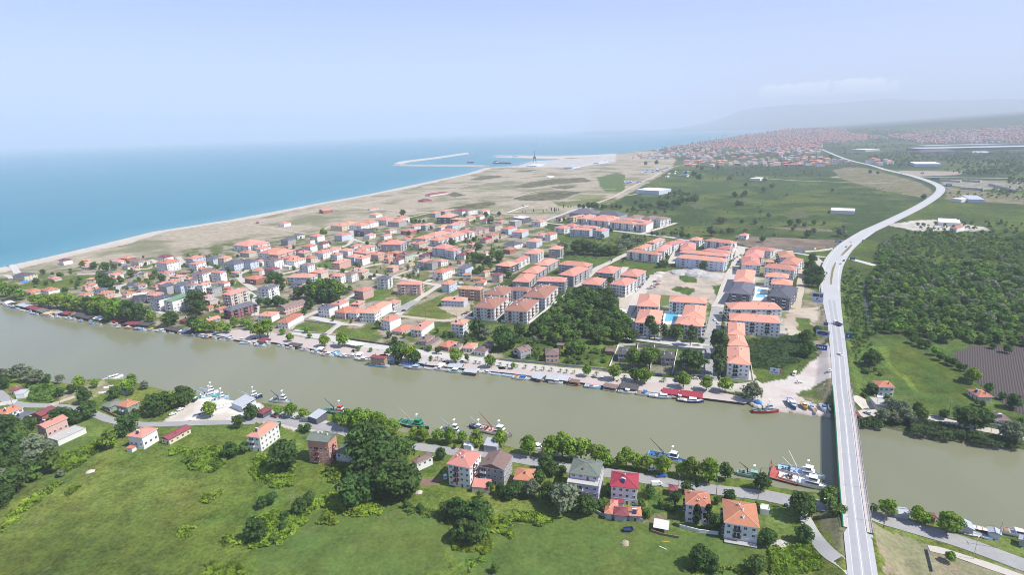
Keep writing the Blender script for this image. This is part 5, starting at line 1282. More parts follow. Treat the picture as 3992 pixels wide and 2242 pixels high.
TNAME = dict(p='plane_tree', o='broadleaf_tree', m='garden_tree', w='willow', l='poplar', c='cypress', s='shrub')
TLOOK = dict(p='bright green plane tree', o='dark green broadleaf tree', m='mid green tree', w='silvery grey-green willow', l='slender thinly leaved tree', c='narrow dark cypress', s='low green shrub')
TREES = '''
B p 320 1042 955,p 640 1092 970,p 810 1092 955,p 40 1010 850,p 110 1003 825,p 250 978 908,p 475 965 903,p 503 1012 955,o 1335 1222 1040,p 1430 1232 1045,o 1490 1245 1115,p 1875 1245 1105,p 2195 1288 1165,p 1640 1225 1172,l 1980 1240 1140,p 2412 1300 1238,p 960 1130 1080,p 1075 1140 1098,o 1705 1155 1088,s 1630 1130 1080,o 1300 1062 990,o 1245 1010 945,m 1390 1012 958,m 1140 922 838,m 720 850 808,m 890 872 828,o 2085 1005 830,w 2150 1020 900,o 2320 1122 900,o 2390 1112 945,m 1980 1060 970,m 1780 1002 930,m 1700 962 908,m 2050 1080 1000,m 1850 1010 950
B o 520 642 465,p 600 652 440,o 680 662 445,p 755 655 445,o 555 665 530,o 650 675 540,o 740 675 560,o 400 645 528,o 510 735 635,o 450 792 718,o 110 722 628,o 200 712 605,o 260 722 630,o 30 702 628,m 250 562 478,o 150 482 388,o 215 522 420,m 840 600 520,m 880 580 510,m 1000 462 418,m 1420 435 400,m 1445 452 408,m 1560 372 330,o 1850 162 88,o 1840 142 70,o 2060 282 195,o 2110 302 208,o 2180 312 228,o 2090 182 118,m 2040 362 298,m 2120 402 328,m 2200 362 288,o 2290 432 370,o 2360 432 378,o 2280 300 200,o 1990 260 200
M p 1460 668 508,m 1830 672 588,m 990 852 778,o 1540 802 718,o 1250 922 858,o 660 1292 1185,o 750 1312 1228,m 800 1392 1268,m 1620 1022 978,o 370 912 858,m 390 952 908,m 1100 692 648,m 200 1202 1148,o 2140 792 718,m 2290 562 518,m 30 1422 1328,o 610 1382 1298,m 1480 1130 1080,m 2190 1330 1250,o 2250 1300 1230
N o 285 332 222,o 380 642 558,m 530 602 528,m 730 552 478,o 350 442 388,o 430 452 378,o 490 442 368,o 550 442 378,o 615 442 378,o 980 432 358,o 1250 352 288,o 1580 362 252,w 1670 442 328,o 1790 332 252,m 1410 442 378,o 1060 802 688,o 920 782 708,o 1400 742 648,o 1440 842 738,o 1370 962 888,o 1450 1002 898,o 1540 1022 918,o 1420 1082 998,m 1680 1002 858,m 1760 982 868,m 1850 972 878,m 1700 882 818,m 1540 1182 1098,m 1450 1222 1118,o 1390 1242 1168,o 1950 1302 1188,m 400 1082 1018,m 600 1182 1128,m 1030 1122 1058,o 2000 892 848,m 2130 702 638,o 660 882 828,o 1860 642 568,c 2155 192 148,c 2175 202 168,c 2335 282 208,c 2160 282 238,c 2210 282 238,m 280 1300 1235,m 390 1310 1245
O c 70 282 213,c 130 272 208,c 200 272 178,c 250 282 188,c 275 272 198,c 390 222 143,c 460 217 153,c 505 212 153,c 165 222 178,c 310 262 198,o 640 212 128,o 700 222 138,o 780 222 108,o 860 232 98,o 910 232 118,o 1000 222 138,o 1040 217 148,o 1150 212 148,o 1220 222 138,o 1280 222 148,o 400 420 350,o 330 420 360
O o 560 902 728,o 620 932 708,o 700 922 698,o 780 942 738,o 860 942 748,o 905 932 778,o 1000 962 798,o 1060 952 778,o 1130 952 788,o 1200 942 788,w 1285 932 768,w 1270 802 698,w 1370 842 688,w 1440 822 668,w 1530 772 638,w 1600 752 648,o 1340 702 598,o 1410 702 608,w 350 862 728,w 420 852 738,m 1000 692 598,o 1130 592 508,m 1660 682 618,w 1850 652 558,w 1960 642 558,m 2080 642 558,w 2150 642 558,o 2250 682 558,o 2340 692 598,w 2250 562 478,o 2150 562 518,m 1780 642 558,o 1390 272 208,o 1480 272 178,w 1470 292 228,w 1540 282 218,o 1600 232 128,o 1680 232 128,w 1720 292 228,w 1830 322 228,o 1750 202 118,o 1900 192 68,o 1960 202 88,o 2020 222 98,w 1980 292 228,o 2120 172 68,o 2180 182 58,o 2250 132 28,o 2330 132 28,w 2100 242 168,o 2390 122 18,o 1520 152 78,o 1620 112 48
O o 1900 1142 1035,o 1950 1132 1018,m 2000 1012 898,m 1320 1062 1008,m 2300 1132 1068,m 1130 1410 1255,m 1250 1450 1318
C w 195 1062 985,m 560 1172 1005,m 640 1162 1025,o 60 992 878,m 1090 1040 915,m 1130 1045 930,m 1120 1292 1085,m 1250 1292 1055,m 1330 1242 1105,o 1690 1342 1115,l 1285 1017 778,l 1330 1022 858,l 1420 1032 868,m 1540 1032 878,l 1480 1032 898,l 1665 1082 878,l 1700 1052 898,l 1770 1082 978,l 1900 1192 908,l 1950 1202 898,l 1930 1352 998,l 1970 1182 948,l 1920 1392 1178,m 1400 342 268,m 1440 342 278,p 695 1372 1258,p 945 1402 1245,p 1240 1432 1295,l 1130 1402 1278
H p 1140 192 85,p 1295 212 112,p 1420 222 118,w 1605 272 162,p 880 172 62,m 815 152 58
E o 420 302 205,o 400 422 285,o 445 452 328,o 485 472 348,o 370 442 348,o 410 522 398,o 370 522 418,o 470 532 418,o 350 1062 935,o 380 1022 928,o 460 982 888,o 370 1182 1035,o 345 1192 1088,s 740 692 640,s 790 592 558,s 810 792 730,s 720 562 528,o 960 1282 1118,o 1005 1262 1148,s 960 982 932,m 1000 982 938,o 1370 1062 980,o 1430 1092 1010,o 1500 1112 1030,p 1570 1172 1080,o 1620 1222 1140,o 1690 1252 1180,o 1740 1272 1190,o 1800 1312 1240,m 1850 1322 1250,p 1930 1402 1285,p 1880 1402 1328,o 2120 1112 1048,o 2250 1152 1068,m 1010 1330 1280,s 1060 1360 1320,s 930 1340 1290
I p 1370 162 55,p 1335 142 88,m 700 232 148,m 800 302 238,w 830 342 268,w 900 382 285,m 1000 372 288,w 770 422 338,w 850 432 358,w 930 432 328,m 1030 422 328,o 1180 402 333,o 1320 472 318,o 1390 472 328,o 1440 452 338,w 1630 562 428,w 1680 542 458,o 1480 222 158,o 1570 272 218,o 1640 332 238,m 1400 312 268,m 1690 442 388,o 1440 322 278,m 640 270 220,m 410 1002 858,o 220 1062 898,o 260 1022 918,o 240 1232 1118,s 430 1102 1038,s 480 1090 1030,p 790 1062 928,p 1000 1102 988,p 1060 1112 1028,p 1200 1172 1028,p 1250 1152 1048,p 1215 1362 1288,s 710 1010 970,o 10 1230 1150
H p 105 652 515,p 260 662 515,p 330 642 488,p 390 672 508,p 455 672 508,p 550 692 556,p 600 702 588,p 645 722 638,p 760 702 588,p 720 732 638,p 830 742 638,p 890 752 648,p 1000 772 648,p 1120 792 698,p 1190 802 658,p 1310 832 668,m 1420 812 698,o 1660 882 768,o 1450 952 878,c 1230 882 788,o 1160 902 818,o 1090 962 888,c 1225 1142 955,c 1300 1142 955,o 1370 1152 1048,w 130 922 818,o 240 962 828,w 350 1032 848,o 470 1052 918,o 510 1042 928,m 600 1012 918,o 225 752 648,o 260 782 688,m 330 782 708,m 180 842 748,o 40 922 828,o 910 932 848,m 860 1002 938,m 640 912 828,p 1640 1012 948,o 1690 1252 1148,m 1370 972 912,o 1250 1402 1255,o 1320 1422 1308,o 1620 1442 1328,s 1000 1000 950,s 1060 1010 960,s 900 1060 1010
G p 145 382 318,p 235 392 298,p 310 402 328,p 425 412 363,p 540 442 358,p 620 472 338,p 690 482 333,p 750 462 343,p 820 472 353,p 860 512 398,p 910 512 403,o 740 722 428,o 700 602 458,o 800 642 438,o 940 682 515,o 990 692 528,o 680 802 678,o 660 982 775,o 720 962 788,o 800 902 728,o 900 922 698,o 960 932 688,o 1020 922 738,o 830 782 558,o 930 802 618,p 1220 562 473,p 1300 572 463,p 1380 562 483,p 1480 592 473,p 1640 592 478,p 1060 542 458,p 1120 552 458,o 1240 672 598,m 1330 602 568,o 190 752 565,m 480 772 718,m 480 692 638,o 40 1002 928,o 300 1042 938,o 355 992 898,o 105 972 898,o 180 1152 1088,o 10 1212 1065,o 190 1082 1018,m 120 1232 1168,o 1350 1082 935,o 1420 1092 958,o 1490 1102 945,o 1280 1062 958,o 1380 1222 1088,o 1450 1242 1098,m 1520 1202 1078,o 1560 892 828,o 1640 922 838,m 1500 942 878,o 1700 942 848,m 1600 1432 1368,o 1010 1002 958,o 1100 1022 968,o 340 492 428,o 300 482 438,o 150 462 418
F o 570 302 195,o 590 402 285,o 400 432 325,o 460 442 328,o 520 432 348,p 890 192 102,p 870 232 128,w 970 202 148,p 640 192 128,p 540 202 112,w 400 162 103,o 480 232 168,o 410 252 188,o 770 272 185,m 880 242 188,p 1010 332 238,o 1060 382 235,o 1120 352 228,p 1160 332 218,o 1230 312 185,o 1260 282 188,m 990 302 248,p 1410 392 283,o 1600 462 378,o 1690 402 305,o 870 492 365,o 820 522 438,p 745 602 475,m 900 372 328,m 940 392 328,o 1550 662 558,m 1640 632 558,o 60 502 378,o 130 542 408,o 200 482 388,o 30 482 418,w 30 132 58,w 130 122 38,w 190 152 58,w 260 172 78,o 320 162 98,o 30 202 108,w 410 790 740,m 1290 700 640,m 1420 720 680
A p 60 622 475,p 140 642 488,p 200 652 538,p 330 692 588,p 400 712 598,p 460 722 598,p 540 732 588,p 610 732 578,p 680 752 588,p 740 762 618,o 850 762 618,p 930 782 608,p 1000 792 618,p 1060 832 638,p 1120 842 638,o 1180 832 658,o 1250 852 668,o 1330 842 688,p 1020 852 758,o 900 802 698,p 1430 862 748,m 1580 902 768,o 1620 892 758,o 1850 952 795,p 1900 962 808,p 2000 962 838,p 2090 972 858,p 2150 962 858,p 2210 912 808,p 2300 902 818,p 2350 932 838,o 1790 722 598,o 1860 752 555,o 1870 792 658,o 410 412 358,o 560 442 388,m 670 412 378,o 350 502 438,m 780 342 278,o 890 362 288,o 1000 382 288,o 1080 372 308,o 990 542 395,o 1020 582 428,o 730 522 468,o 620 592 528,o 1060 612 528,m 1140 502 418,m 1240 442 358,o 1460 422 368,o 1530 482 408,m 1310 472 428,m 1400 512 468,o 1500 542 498,m 1960 332 288,m 2150 392 328,o 30 562 488,m 1160 552 518,m 1200 562 518
Q w 300 642 478,w 420 452 328,w 490 452 328,w 980 462 358,w 1090 542 458,w 1190 352 268,w 1070 282 228,w 630 592 508,w 460 602 518,o 560 602 508,o 770 452 378,o 700 182 78,o 760 182 88,o 1520 492 378,w 1610 522 438,o 1650 472 368,w 1760 512 408,o 1900 472 388,o 2060 472 408,w 1890 622 508,o 1800 672 538,w 2310 652 498,w 1280 652 598,o 1570 562 498,w 820 592 508,o 1090 742 638,w 2370 532 458,o 40 122 18,o 680 32 -22,o 780 32 -32,w 2400 692 598,o 160 1180 1030,o 240 1170 1050
K o 480 1032 973,o 350 1042 988,o 920 1182 1088,o 980 1222 1098,o 1010 1102 1038,o 1200 1092 1038,o 960 1072 1028,w 1740 1352 1278,w 1840 1312 1238,o 1400 1412 1338,o 1520 1402 1328,w 2010 1402 1368,o 820 1152 1108,w 1340 1217 1148,w 1500 1162 1118,o 1530 1292 1238,o 900 792 743,o 970 792 743,w 1750 1235 1170,o 700 1400 1340,o 2060 1030 985
L o 600 1142 1088,o 690 1147 1103,o 140 972 908,o 160 1352 1308,o 1230 1442 1368,o 1950 1140 1080,w 1850 1420 1380
'''
cand = []
for ln in TREES.strip().split('\n'):
    c, rest = ln.split(' ', 1)
    for it in rest.split(','):
        k, x, y, ty = it.split(); x, y, ty = float(x), float(y), float(ty); b = P(c, x, y); h = min(height_at(c, b, ty), 24 if k != 's' else 7); cand.append([k, b, max(h, 2.2), 'single', None])
def scatter(c, poly, n, kinds, h0, h1, tag_, seed, gap=.6):
    rg = random.Random(seed); ws = [P(c, x, y) for x, y in poly]; xs = [p[0] for p in ws]; ys = [p[1] for p in ws]; got = []; tries = 0
    while len(got) < n and tries < n*60:
        tries += 1; x, y = rg.uniform(min(xs), max(xs)), rg.uniform(min(ys), max(ys))
        ins = False; j = len(ws)-1
        for i in range(len(ws)):
            if (ws[i][1] > y) != (ws[j][1] > y) and x < (ws[j][0]-ws[i][0])*(y-ws[i][1])/(ws[j][1]-ws[i][1])+ws[i][0]: ins = not ins
            j = i
        if not ins: continue
        if math.hypot(x, y) > 6800: continue
        h = rg.uniform(h0, h1)
        if any(abs(x-q[0]) < gap*h and abs(y-q[1]) < gap*h for q in got): continue
        got.append((x, y)); z = float(terrain(np.array([x]), np.array([y]))[0]) if math.hypot(x, y) > 4000 else GZ; cand.append([rg.choice(kinds), Vector((x, y, z)), h, tag_, None])
scatter('C', [(215,900),(335,760),(480,640),(590,590),(760,590),(900,620),(950,660),(985,760),(1060,830),(1065,960),(1030,1060),(850,1090),(720,1050),(420,1085),(190,1010)], 95, 'oomommm', 8, 15, 'wood by the new blocks', 3, .42)
scatter('F', [(-60,560),(180,540),(340,610),(380,760),(300,840),(150,860),(40,1010),(-80,1080)], 34, 'oommoow', 8, 14, 'wood at the pasture edge', 5, .42)
scatter('E', [(1010,420),(1100,200),(1300,330),(1700,330),(2500,380),(2500,1090),(2100,1075),(1850,1065),(1500,1060),(1350,1010),(1060,960),(960,900),(965,700),(930,600),(955,470)], 820, 'ommmmppmws', 5, 12, 'wood east of the road', 7, .30)
scatter('E', [(1010,330),(1050,170),(1200,60),(1700,60),(2500,60),(2500,420),(1700,340),(1300,350)], 480, 'mmmmppssw', 3, 7, 'wood east of the road', 8, .32)
scatter('L', [(560,940),(900,880),(1100,900),(1650,900),(2500,880),(2500,1160),(1750,1160),(1600,1120),(1450,1000),(1100,1000),(1050,1060),(830,1080)], 620, 'ooooom', 7, 13, 'far wood', 9, .3)
scatter('L', [(550,740),(940,730),(1150,800),(1000,860),(550,850)], 110, 'ooo', 9, 16, 'far wood', 10, .4)
scatter('L', [(80,790),(460,760),(450,840),(560,930),(280,920)], 50, 'ooo', 8, 14, 'far wood', 11, .4)
scatter('L', [(2140,1200),(2500,1180),(2500,1290),(2150,1250)], 25, 'oo', 6, 11, 'far wood', 12, .4)
scatter('K', [(900,1100),(1050,1040),(1400,1060),(1700,1060),(2412,1090),(2412,1200),(1900,1190),(1560,1170),(1400,1230),(940,1210)], 120, 'oowwm', 4, 9, 'far wood', 13, .5)
scatter('K', [(480,1447),(700,1340),(860,1370),(1000,1447)], 40, 'oow', 6, 11, 'far wood', 14, .4)
scatter('E', [(1250,0),(1700,-100),(2412,-60),(2412,60),(1300,60)], 60, 'oom', 4, 9, 'far wood', 15, .5)
scatter('K', [(200,880),(900,800),(1500,690),(2000,620),(2412,660),(2412,1000),(1600,1030),(900,960),(300,950)], 200, 'o', 6, 12, 'far wood', 16, .3)
scatter('L', [(0,640),(600,650),(1300,620),(2412,610),(2412,760),(1200,780),(500,740),(0,780)], 460, 'o', 7, 14, 'far wood', 17, .3)
scatter('B', [(0,330),(600,200),(1400,80),(2000,30),(2400,120),(2300,450),(1700,500),(1000,450),(300,560)], 170, 'ommmsp', 3, 6.5, 'garden green', 18, .8)
scatter('A', [(200,500),(800,330),(1500,240),(2400,200),(2400,700),(1800,800),(1100,680),(300,600)], 130, 'ommmsp', 3, 6.5, 'garden green', 19, .8)
scatter('D', [(1500,540),(1700,470),(2050,460),(2300,470),(2230,540),(2110,600),(1900,605),(1600,600)], 150, 'sssswwo', 1.2, 4, 'far wood', 41, .9)
scatter('E', [(690,420),(830,330),(900,420),(880,600),(940,830),(930,990),(860,1200),(800,1280),(740,1000),(700,700)], 190, 'sssm', 1.0, 3.2, 'garden green', 42, .7)
scatter('E', [(760,990),(1000,1010),(960,1120),(880,1400),(800,1500),(775,1250)], 70, 'sssm', .8, 2.4, 'garden green', 43, .8)
scatter('C', [(100,890),(420,1090),(880,1110),(900,1280),(400,1250),(0,1200)], 90, 'sssmo', 1.2, 4, 'garden green', 44, .7)
scatter('C', [(520,120),(1060,60),(1250,60),(1240,180),(1050,230),(880,320),(520,240)], 90, 'ssmow', 1.5, 5, 'far wood', 45, .7)
scatter('E', [(1000,330),(1040,150),(1250,30),(1900,10),(2500,10),(2500,300),(1700,250),(1200,330)], 260, 'mmsso', 3, 7, 'wood east of the road', 46, .3)
scatter('L', [(1440,1100),(1700,1120),(2412,1060),(2412,1170),(1750,1165)], 80, 'oom', 6, 11, 'far wood', 47, .4)
scatter('L', [(1500,1380),(2412,1300),(2412,1447),(1600,1447)], 60, 'oomss', 3, 9, 'far wood', 48, .5)
cand = [q for q in cand if q[1][1] > 0]
def appears(q):
    d = math.sqrt(q[1][0]**2+q[1][1]**2+CAM_H**2); return q[2]*q[2]*SHAPE[q[0]][1]/d/d
def in_view(q):
    d = np.array([q[1][0], q[1][1], q[1][2]-CAM_H]); z = d@Fw; x = FOC*(d@Rc)/z; y = FOC*(d@Uc)/z; return abs(x) < 2020 and abs(y) < 1160
trees = sorted([q for q in cand if q[0] != 's' and in_view(q)], key=lambda q: -appears(q)*(1.6 if q[3] == 'single' else 1)); keep_ = trees[:296]; ids = set(id(q) for q in keep_)
shr = sorted([q for q in cand if q[0] == 's' and q[3] == 'single'], key=lambda q: -appears(q)); ids |= set(id(q) for q in shr); keep_ += shr
rg = random.Random(21)
for q in keep_:
    k, b, h = q[:3]; b = Vector((b[0], b[1], max(gz(b[0], b[1]), .6) if b.length < 2500 else b[2])); o = empty(TNAME[k], b, rg.uniform(0, 6.28)); s = h*rg.uniform(.9, 1.08)
    wide = rg.uniform(1.08, 1.34) if k in 'pomw' else 1.1
    o.scale = (h*wide, h*wide, h*1.06)
    if k != 's': put('trunk', rg.choice(TRUNK[k]), o)
    put('crown' if k != 's' else 'foliage', rg.choice(CROWN[k]), o)
    sz = 'tall ' if h > 13 else 'small ' if h < 6.5 else ''
    tag(o, sz+TLOOK[k]+{'wood by the new blocks': ' in the corner grove', 'wood at the pasture edge': ' in the pasture wood', 'wood east of the road': ' in the east wood'}.get(q[3], ''), 'tree' if k != 's' else 'shrub', {'single': 'garden and street trees'}.get(q[3], 'trees of the '+q[3]) if k != 's' else 'roadside shrubs')
# everything smaller or farther: masses nobody could count
def mass(name, items, label, dens):
    by = {}
    for q in items: by.setdefault(q[0], []).append(q)
    for k, ls in by.items():
        lib = [crown(k, 900+i, dens) for i in range(5)]; VV, CC = [], []; rs = np.random.RandomState(len(ls))
        for q in ls:
            V, c_ = lib[rs.randint(5)]; a = rs.uniform(0, 6.28); R_ = np.array([[math.cos(a), -math.sin(a), 0], [math.sin(a), math.cos(a), 0], [0, 0, 1]]); VV.append(V@R_.T*np.array([q[2]*1.15, q[2]*1.15, q[2]])+np.array(q[1])); CC.append(np.clip(c_*.6+rs.rand()*.4, 0, 1))
        o = put(name, leaf_mesh(name, np.concatenate(VV), np.concatenate(CC), LEAF[k])); o['kind'] = 'stuff'; o['label'] = f"{label}, its {TLOOK[k]}s"
rest = [q for q in cand if id(q) not in ids]
mass('woods', [q for q in rest if q[3] in ('wood east of the road', 'wood by the new blocks', 'wood at the pasture edge')], 'dense low wood right of the highway', .4)
mass('shrubbery', [q for q in rest if q[3] in ('single', 'garden green')], 'small trees and bushes between the houses', .6)
mass('treeline', [q for q in rest if q[3] == 'far wood'], 'far trees and thickets on the plain', .22)
# ---------------------------------------------------------------- brambles, reeds, hedges
def patch(name, c, poly, M, h, size, dens, cat, label, seed=1, group=None):
    ws = [P(c, x, y) for x, y in poly]; rs = np.random.RandomState(seed); xs = np.array([p[0] for p in ws]); ys = np.array([p[1] for p in ws]); A_ = abs(sum(ws[i][0]*ws[(i+1)%len(ws)][1]-ws[(i+1)%len(ws)][0]*ws[i][1] for i in range(len(ws))))/2
    n = int(A_*dens*1.6)+20; x = rs.uniform(xs.min()-2, xs.max()+2, n*2); y = rs.uniform(ys.min()-2, ys.max()+2, n*2)
    wx_ = x+(vnoise(x, y, 4)-.5)*5; wy_ = y+(vnoise(x+50, y+9, 4)-.5)*5; k = inside(wx_, wy_, ws); x, y = x[k], y[k]
    if not len(x): return
    e = pdist(x, y, [tuple(p[:2]) for p in ws]+[tuple(ws[0][:2])]); lump = fbm(x+seed*31, y, 4.5); z = GZ-.1+h*np.clip(e/1.6+.25, 0, 1)*(.35+1.1*lump)*rs.uniform(.55, 1.0, len(x))
    C_ = np.stack([x, y, z], 1); nn = np.stack([(vnoise(x, y, 2)-.5)*2, (vnoise(x+7, y, 2)-.5)*2, np.full(len(x), .9)], 1)
    ctr = C_.mean(0); ctr[2] = GZ
    o = put(name, leaf_mesh(name, quads(C_-ctr, nn, size, rs), vnoise(x, y, 3), M), None, ctr); tag(o, None, cat, group, label); return o
BR = [('G', [(-180,1290),(-60,1250),(40,1290),(180,1240),(330,1090),(440,1000),(440,940),(340,950),(240,1040),(120,1010),(20,1060),(-100,1180)], 'long sweep of yellow-green bramble left of the pasture centre'),
 ('G', [(440,930),(500,900),(590,920),(620,980),(760,960),(860,1000),(800,1050),(620,1060),(480,1000)], 'bright bramble thicket at the foot of the tall dark trees'), ('G', [(420,1090),(470,1030),(550,1030),(575,1090),(500,1115)], 'round low bramble mound before the tall dark trees'),
 ('G', [(435,790),(470,730),(590,740),(600,800),(530,835)], 'bramble mound behind the pink apartment house'), ('G', [(0,640),(120,640),(310,700),(240,760),(260,860),(170,880),(30,820),(-40,760)], 'broad green bramble patch around a lone dark tree'),
 ('G', [(920,1000),(1000,980),(1250,1030),(1310,1110),(1200,1080),(1000,1040)], 'bramble belt right of the goal posts'), ('G', [(1260,1230),(1300,1130),(1540,1080),(1600,1110),(1560,1290),(1440,1300),(1320,1290)], 'dense bush and bramble clump in the pasture middle'),
 ('G', [(1540,1040),(1719,1090),(1719,1220),(1600,1170)], 'bramble bank below the block house'), ('H', [(0,1020),(160,1030),(270,1090),(240,1140),(0,1110)], 'bramble bank left of the lilac house'), ('G', [(1410,1447),(1430,1350),(1500,1320),(1560,1330),(1490,1400),(1450,1447)], 'narrow bramble strip running to the bottom edge'),
 ('F', [(1230,720),(1250,630),(1400,590),(1530,620),(1540,700),(1400,770)], 'large yellow-green bramble behind the crimson roofed barn'), ('F', [(1110,610),(1250,590),(1290,630),(1120,650)], 'low bramble strip beside the cream barn'), ('F', [(1350,960),(1360,920),(1470,890),(1470,920),(1400,960)], 'small olive bramble mound alone in the pasture'),
 ('F', [(1180,1195),(1200,1130),(1320,1120),(1320,1170),(1240,1205)], 'bright yellow-green bramble alone in the dark pasture'), ('F', [(415,930),(440,870),(560,850),(540,890),(470,935)], 'thin bramble patch at the ditch side'), ('F', [(1480,1250),(1500,1190),(1580,1180),(1590,1240),(1530,1260)], 'small bramble beside the dark shrub group'),
 ('F', [(0,1150),(60,1060),(200,960),(380,820),(420,830),(300,930),(150,1050),(40,1160)], 'yellow flowering ditch bank between wood and pasture'), ('F', [(1330,1480),(1380,1400),(1480,1385),(1640,1380),(1670,1480)], 'bramble clump cut by the bottom edge'),
 ('H', [(1170,1447),(1230,1390),(1420,1400),(1560,1380),(1719,1300),(1719,1447)], 'big bramble mass at the bottom right of the pasture'), ('I', [(0,1290),(150,1260),(290,1230),(420,1390),(430,1447),(0,1447)], 'bramble slope between pasture and path near the bridge'),
 ('F', [(360,730),(420,660),(560,600),(690,530),(700,590),(560,700),(430,790)], 'shrubby ditch bank below the concrete slab'), ('F', [(170,230),(200,160),(330,180),(390,240),(350,290),(200,290)], 'leafy thicket by the far left river bend'), ('G', [(560,700),(700,690),(690,760),(600,770)], 'bramble at the wall of the green roofed house')]
for i, (c, poly, lb) in enumerate(BR): patch('bramble', c, poly, LEAF['b'] if i not in (5, 21) else LEAF['m'], 1.9 if i not in (20, 21) else 2.8, .44, 6.0, 'bramble', lb, i+1, 'bramble patches')
for i, (poly, lb) in enumerate((([(610,460),(620,420),(700,400),(780,420),(780,465),(700,470)], 'reed bed beside the bridge on the right bank'), ([(940,500),(930,430),(1000,420),(1150,440),(1330,490),(1330,555),(1150,545),(1000,515)], 'long reed bed right of the small moored boat'), ([(1335,555),(1340,500),(1500,530),(1690,560),(1719,600),(1660,605),(1450,580)], 'reed bed below the willows at the right edge'))):
    patch('reed_bed', 'I', poly, LEAF['r'], 3.4, .5, 6, 'reeds', lb, 60+i, 'reed beds')

for poly, h, lb, sd in (([(80,1010),(260,980),(350,1010),(400,1100),(300,1240),(60,1320),(-250,1280),(-290,1030)], 1.1, 'dark marsh grass filling the lot beside the last white block', 81), ([(720,420),(860,350),(890,560),(935,850),(920,1000),(860,1220),(800,1330),(760,1000),(700,680)], .9, 'rank bright weeds on the slope right of the highway', 82)):
    o = patch('marsh_grass', 'E', poly, LEAF['r'] if sd == 81 else LEAF['m'], h, .5, 2.2, 'grass', lb, sd)
    del o['category']; o['kind'] = 'stuff'; THINGS.remove(o)
# ---------------------------------------------------------------- boats
def paint_(n, c, r=.4): return mat(n, c, r, [(.8, .25, tuple(v*.85 for v in c))], .04)
HC = dict(w=paint_('hull_white', (.80,.80,.80)), b=paint_('hull_blue', (.03,.16,.42)), r=paint_('hull_red', (.36,.035,.04)), g=paint_('hull_green', (.03,.26,.13)), n=paint_('hull_navy', (.03,.05,.14)), t=paint_('hull_varnish', (.42,.20,.07)), c=paint_('hull_turquoise', (.10,.42,.42)), y=paint_('hull_yellow', (.72,.48,.12)), l=paint_('hull_light_blue', (.32,.50,.68)), d=paint_('hull_black', (.03,.03,.035)), m=paint_('deck_mint', (.26,.48,.38)), o=paint_('deck_orange', (.62,.09,.04)), p=paint_('deck_pink', (.66,.35,.30)), e=paint_('deck_cream', (.66,.58,.44)), s=paint_('deck_grey', (.42,.43,.44)))
HW_ = dict(w='white', b='blue', r='red', g='green', n='navy', t='varnished wood', c='turquoise', y='yellow', l='light blue', d='black', m='mint green', o='orange', p='pink', e='cream', s='grey')
def hull_mesh(Lh, B, H, blunt=.0, sheer=.35, stern=.82):
    n = 12; mb = MB(); st_ = []
    for i in range(n+1):
        t = i/n; x = -Lh/2+Lh*t; w_ = B/2*(stern+(1-stern)*min(1, t*3)) if t < .33 else B/2*max(blunt*(1 if t < 1 else .6), 1-((t-.33)/.67)**2.4); w_ = max(w_, .04); z = H*(1+sheer*max(0, t-.35)**1.6*2)
        st_.append((x, w_, z))
    prof = lambda s: [(s[0]*.985, -s[1]*.55, -.35*H-.1), (s[0], -s[1]*.92, H*.35), (s[0], -s[1], s[2]), (s[0], -s[1]+.12*min(1, s[1]*2), s[2]), (s[0], -s[1]+.14*min(1, s[1]*2), s[2]-.28*H)]
    for a, b in zip(st_, st_[1:]):
        pa, pb = prof(a), prof(b)
        for k in range(4): mb.face([pa[k], pb[k], pb[k+1], pa[k+1]][::1], 0 if k < 2 else 1)
        for k in range(4): mb.face([(p[0], -p[1], p[2]) for p in (pa[k+1], pb[k+1], pb[k], pa[k])], 0 if k < 2 else 1)
    pa = prof(st_[0]); mb.face([pa[0], pa[1], pa[2], (pa[2][0], -pa[2][1], pa[2][2]), (pa[1][0], -pa[1][1], pa[1][2]), (pa[0][0], -pa[0][1], pa[0][2])])
    dk = MB()
    for a, b in zip(st_, st_[1:]):
        za, zb = a[2]-.27*H, b[2]-.27*H; wa, wb = a[1]-.13*min(1, a[1]*2), b[1]-.13*min(1, b[1]*2); dk.face([(a[0]+.02, -wa, za), (b[0], -wb, zb), (b[0], wb, zb), (a[0]+.02, wa, za)])
    return mb, dk
_hc = {}
def hull_parts(root, Lh, B, H, hc, dc, **k):
    key = (round(Lh, 1), round(B, 1), round(H, 1), hc, dc, tuple(k.items()))
    if key not in _hc: a, b = hull_mesh(Lh, B, H, **k); _hc[key] = (a.mesh('hull', [HC[hc], HC['w'] if hc != 'w' else HC['s']]), b.mesh('deck', HC[dc]))
    put('hull', _hc[key][0], root); put('deck', _hc[key][1], root)
def cabin(root, x0, x1, w_, z0, h, cc, roofc='w', name='cabin', glassband=True):
    mb = MB(); mb.prism([(x0,-w_),(x1,-w_*.8),(x1,w_*.8),(x0,w_)], z0, z0+h, 0, [(x0+.05,-w_*.92),(x1-.3*h,-w_*.74),(x1-.3*h,w_*.74),(x0+.05,w_*.92)]); c_ = mb.obj(name, HC[cc], root)
    mb = MB(); mb.prism([(x0-.2,-w_),(x1-.15*h,-w_*.85),(x1-.15*h,w_*.85),(x0-.2,w_)], z0+h, z0+h+.09); mb.obj('cabin_roof', HC[roofc], c_)
    if glassband: mb = MB(); mb.prism([(x0+.2,-w_*1.0),(x1-.08*h,-w_*.80),(x1-.08*h,w_*.80),(x0+.2,w_*1.0)], z0+h*.48, z0+h*.86, 0, [(x0+.2,-w_*.965),(x1-.2*h,-w_*.775),(x1-.2*h,w_*.775),(x0+.2,w_*.965)]); mb.obj('window', GLASS, c_)
    return c_
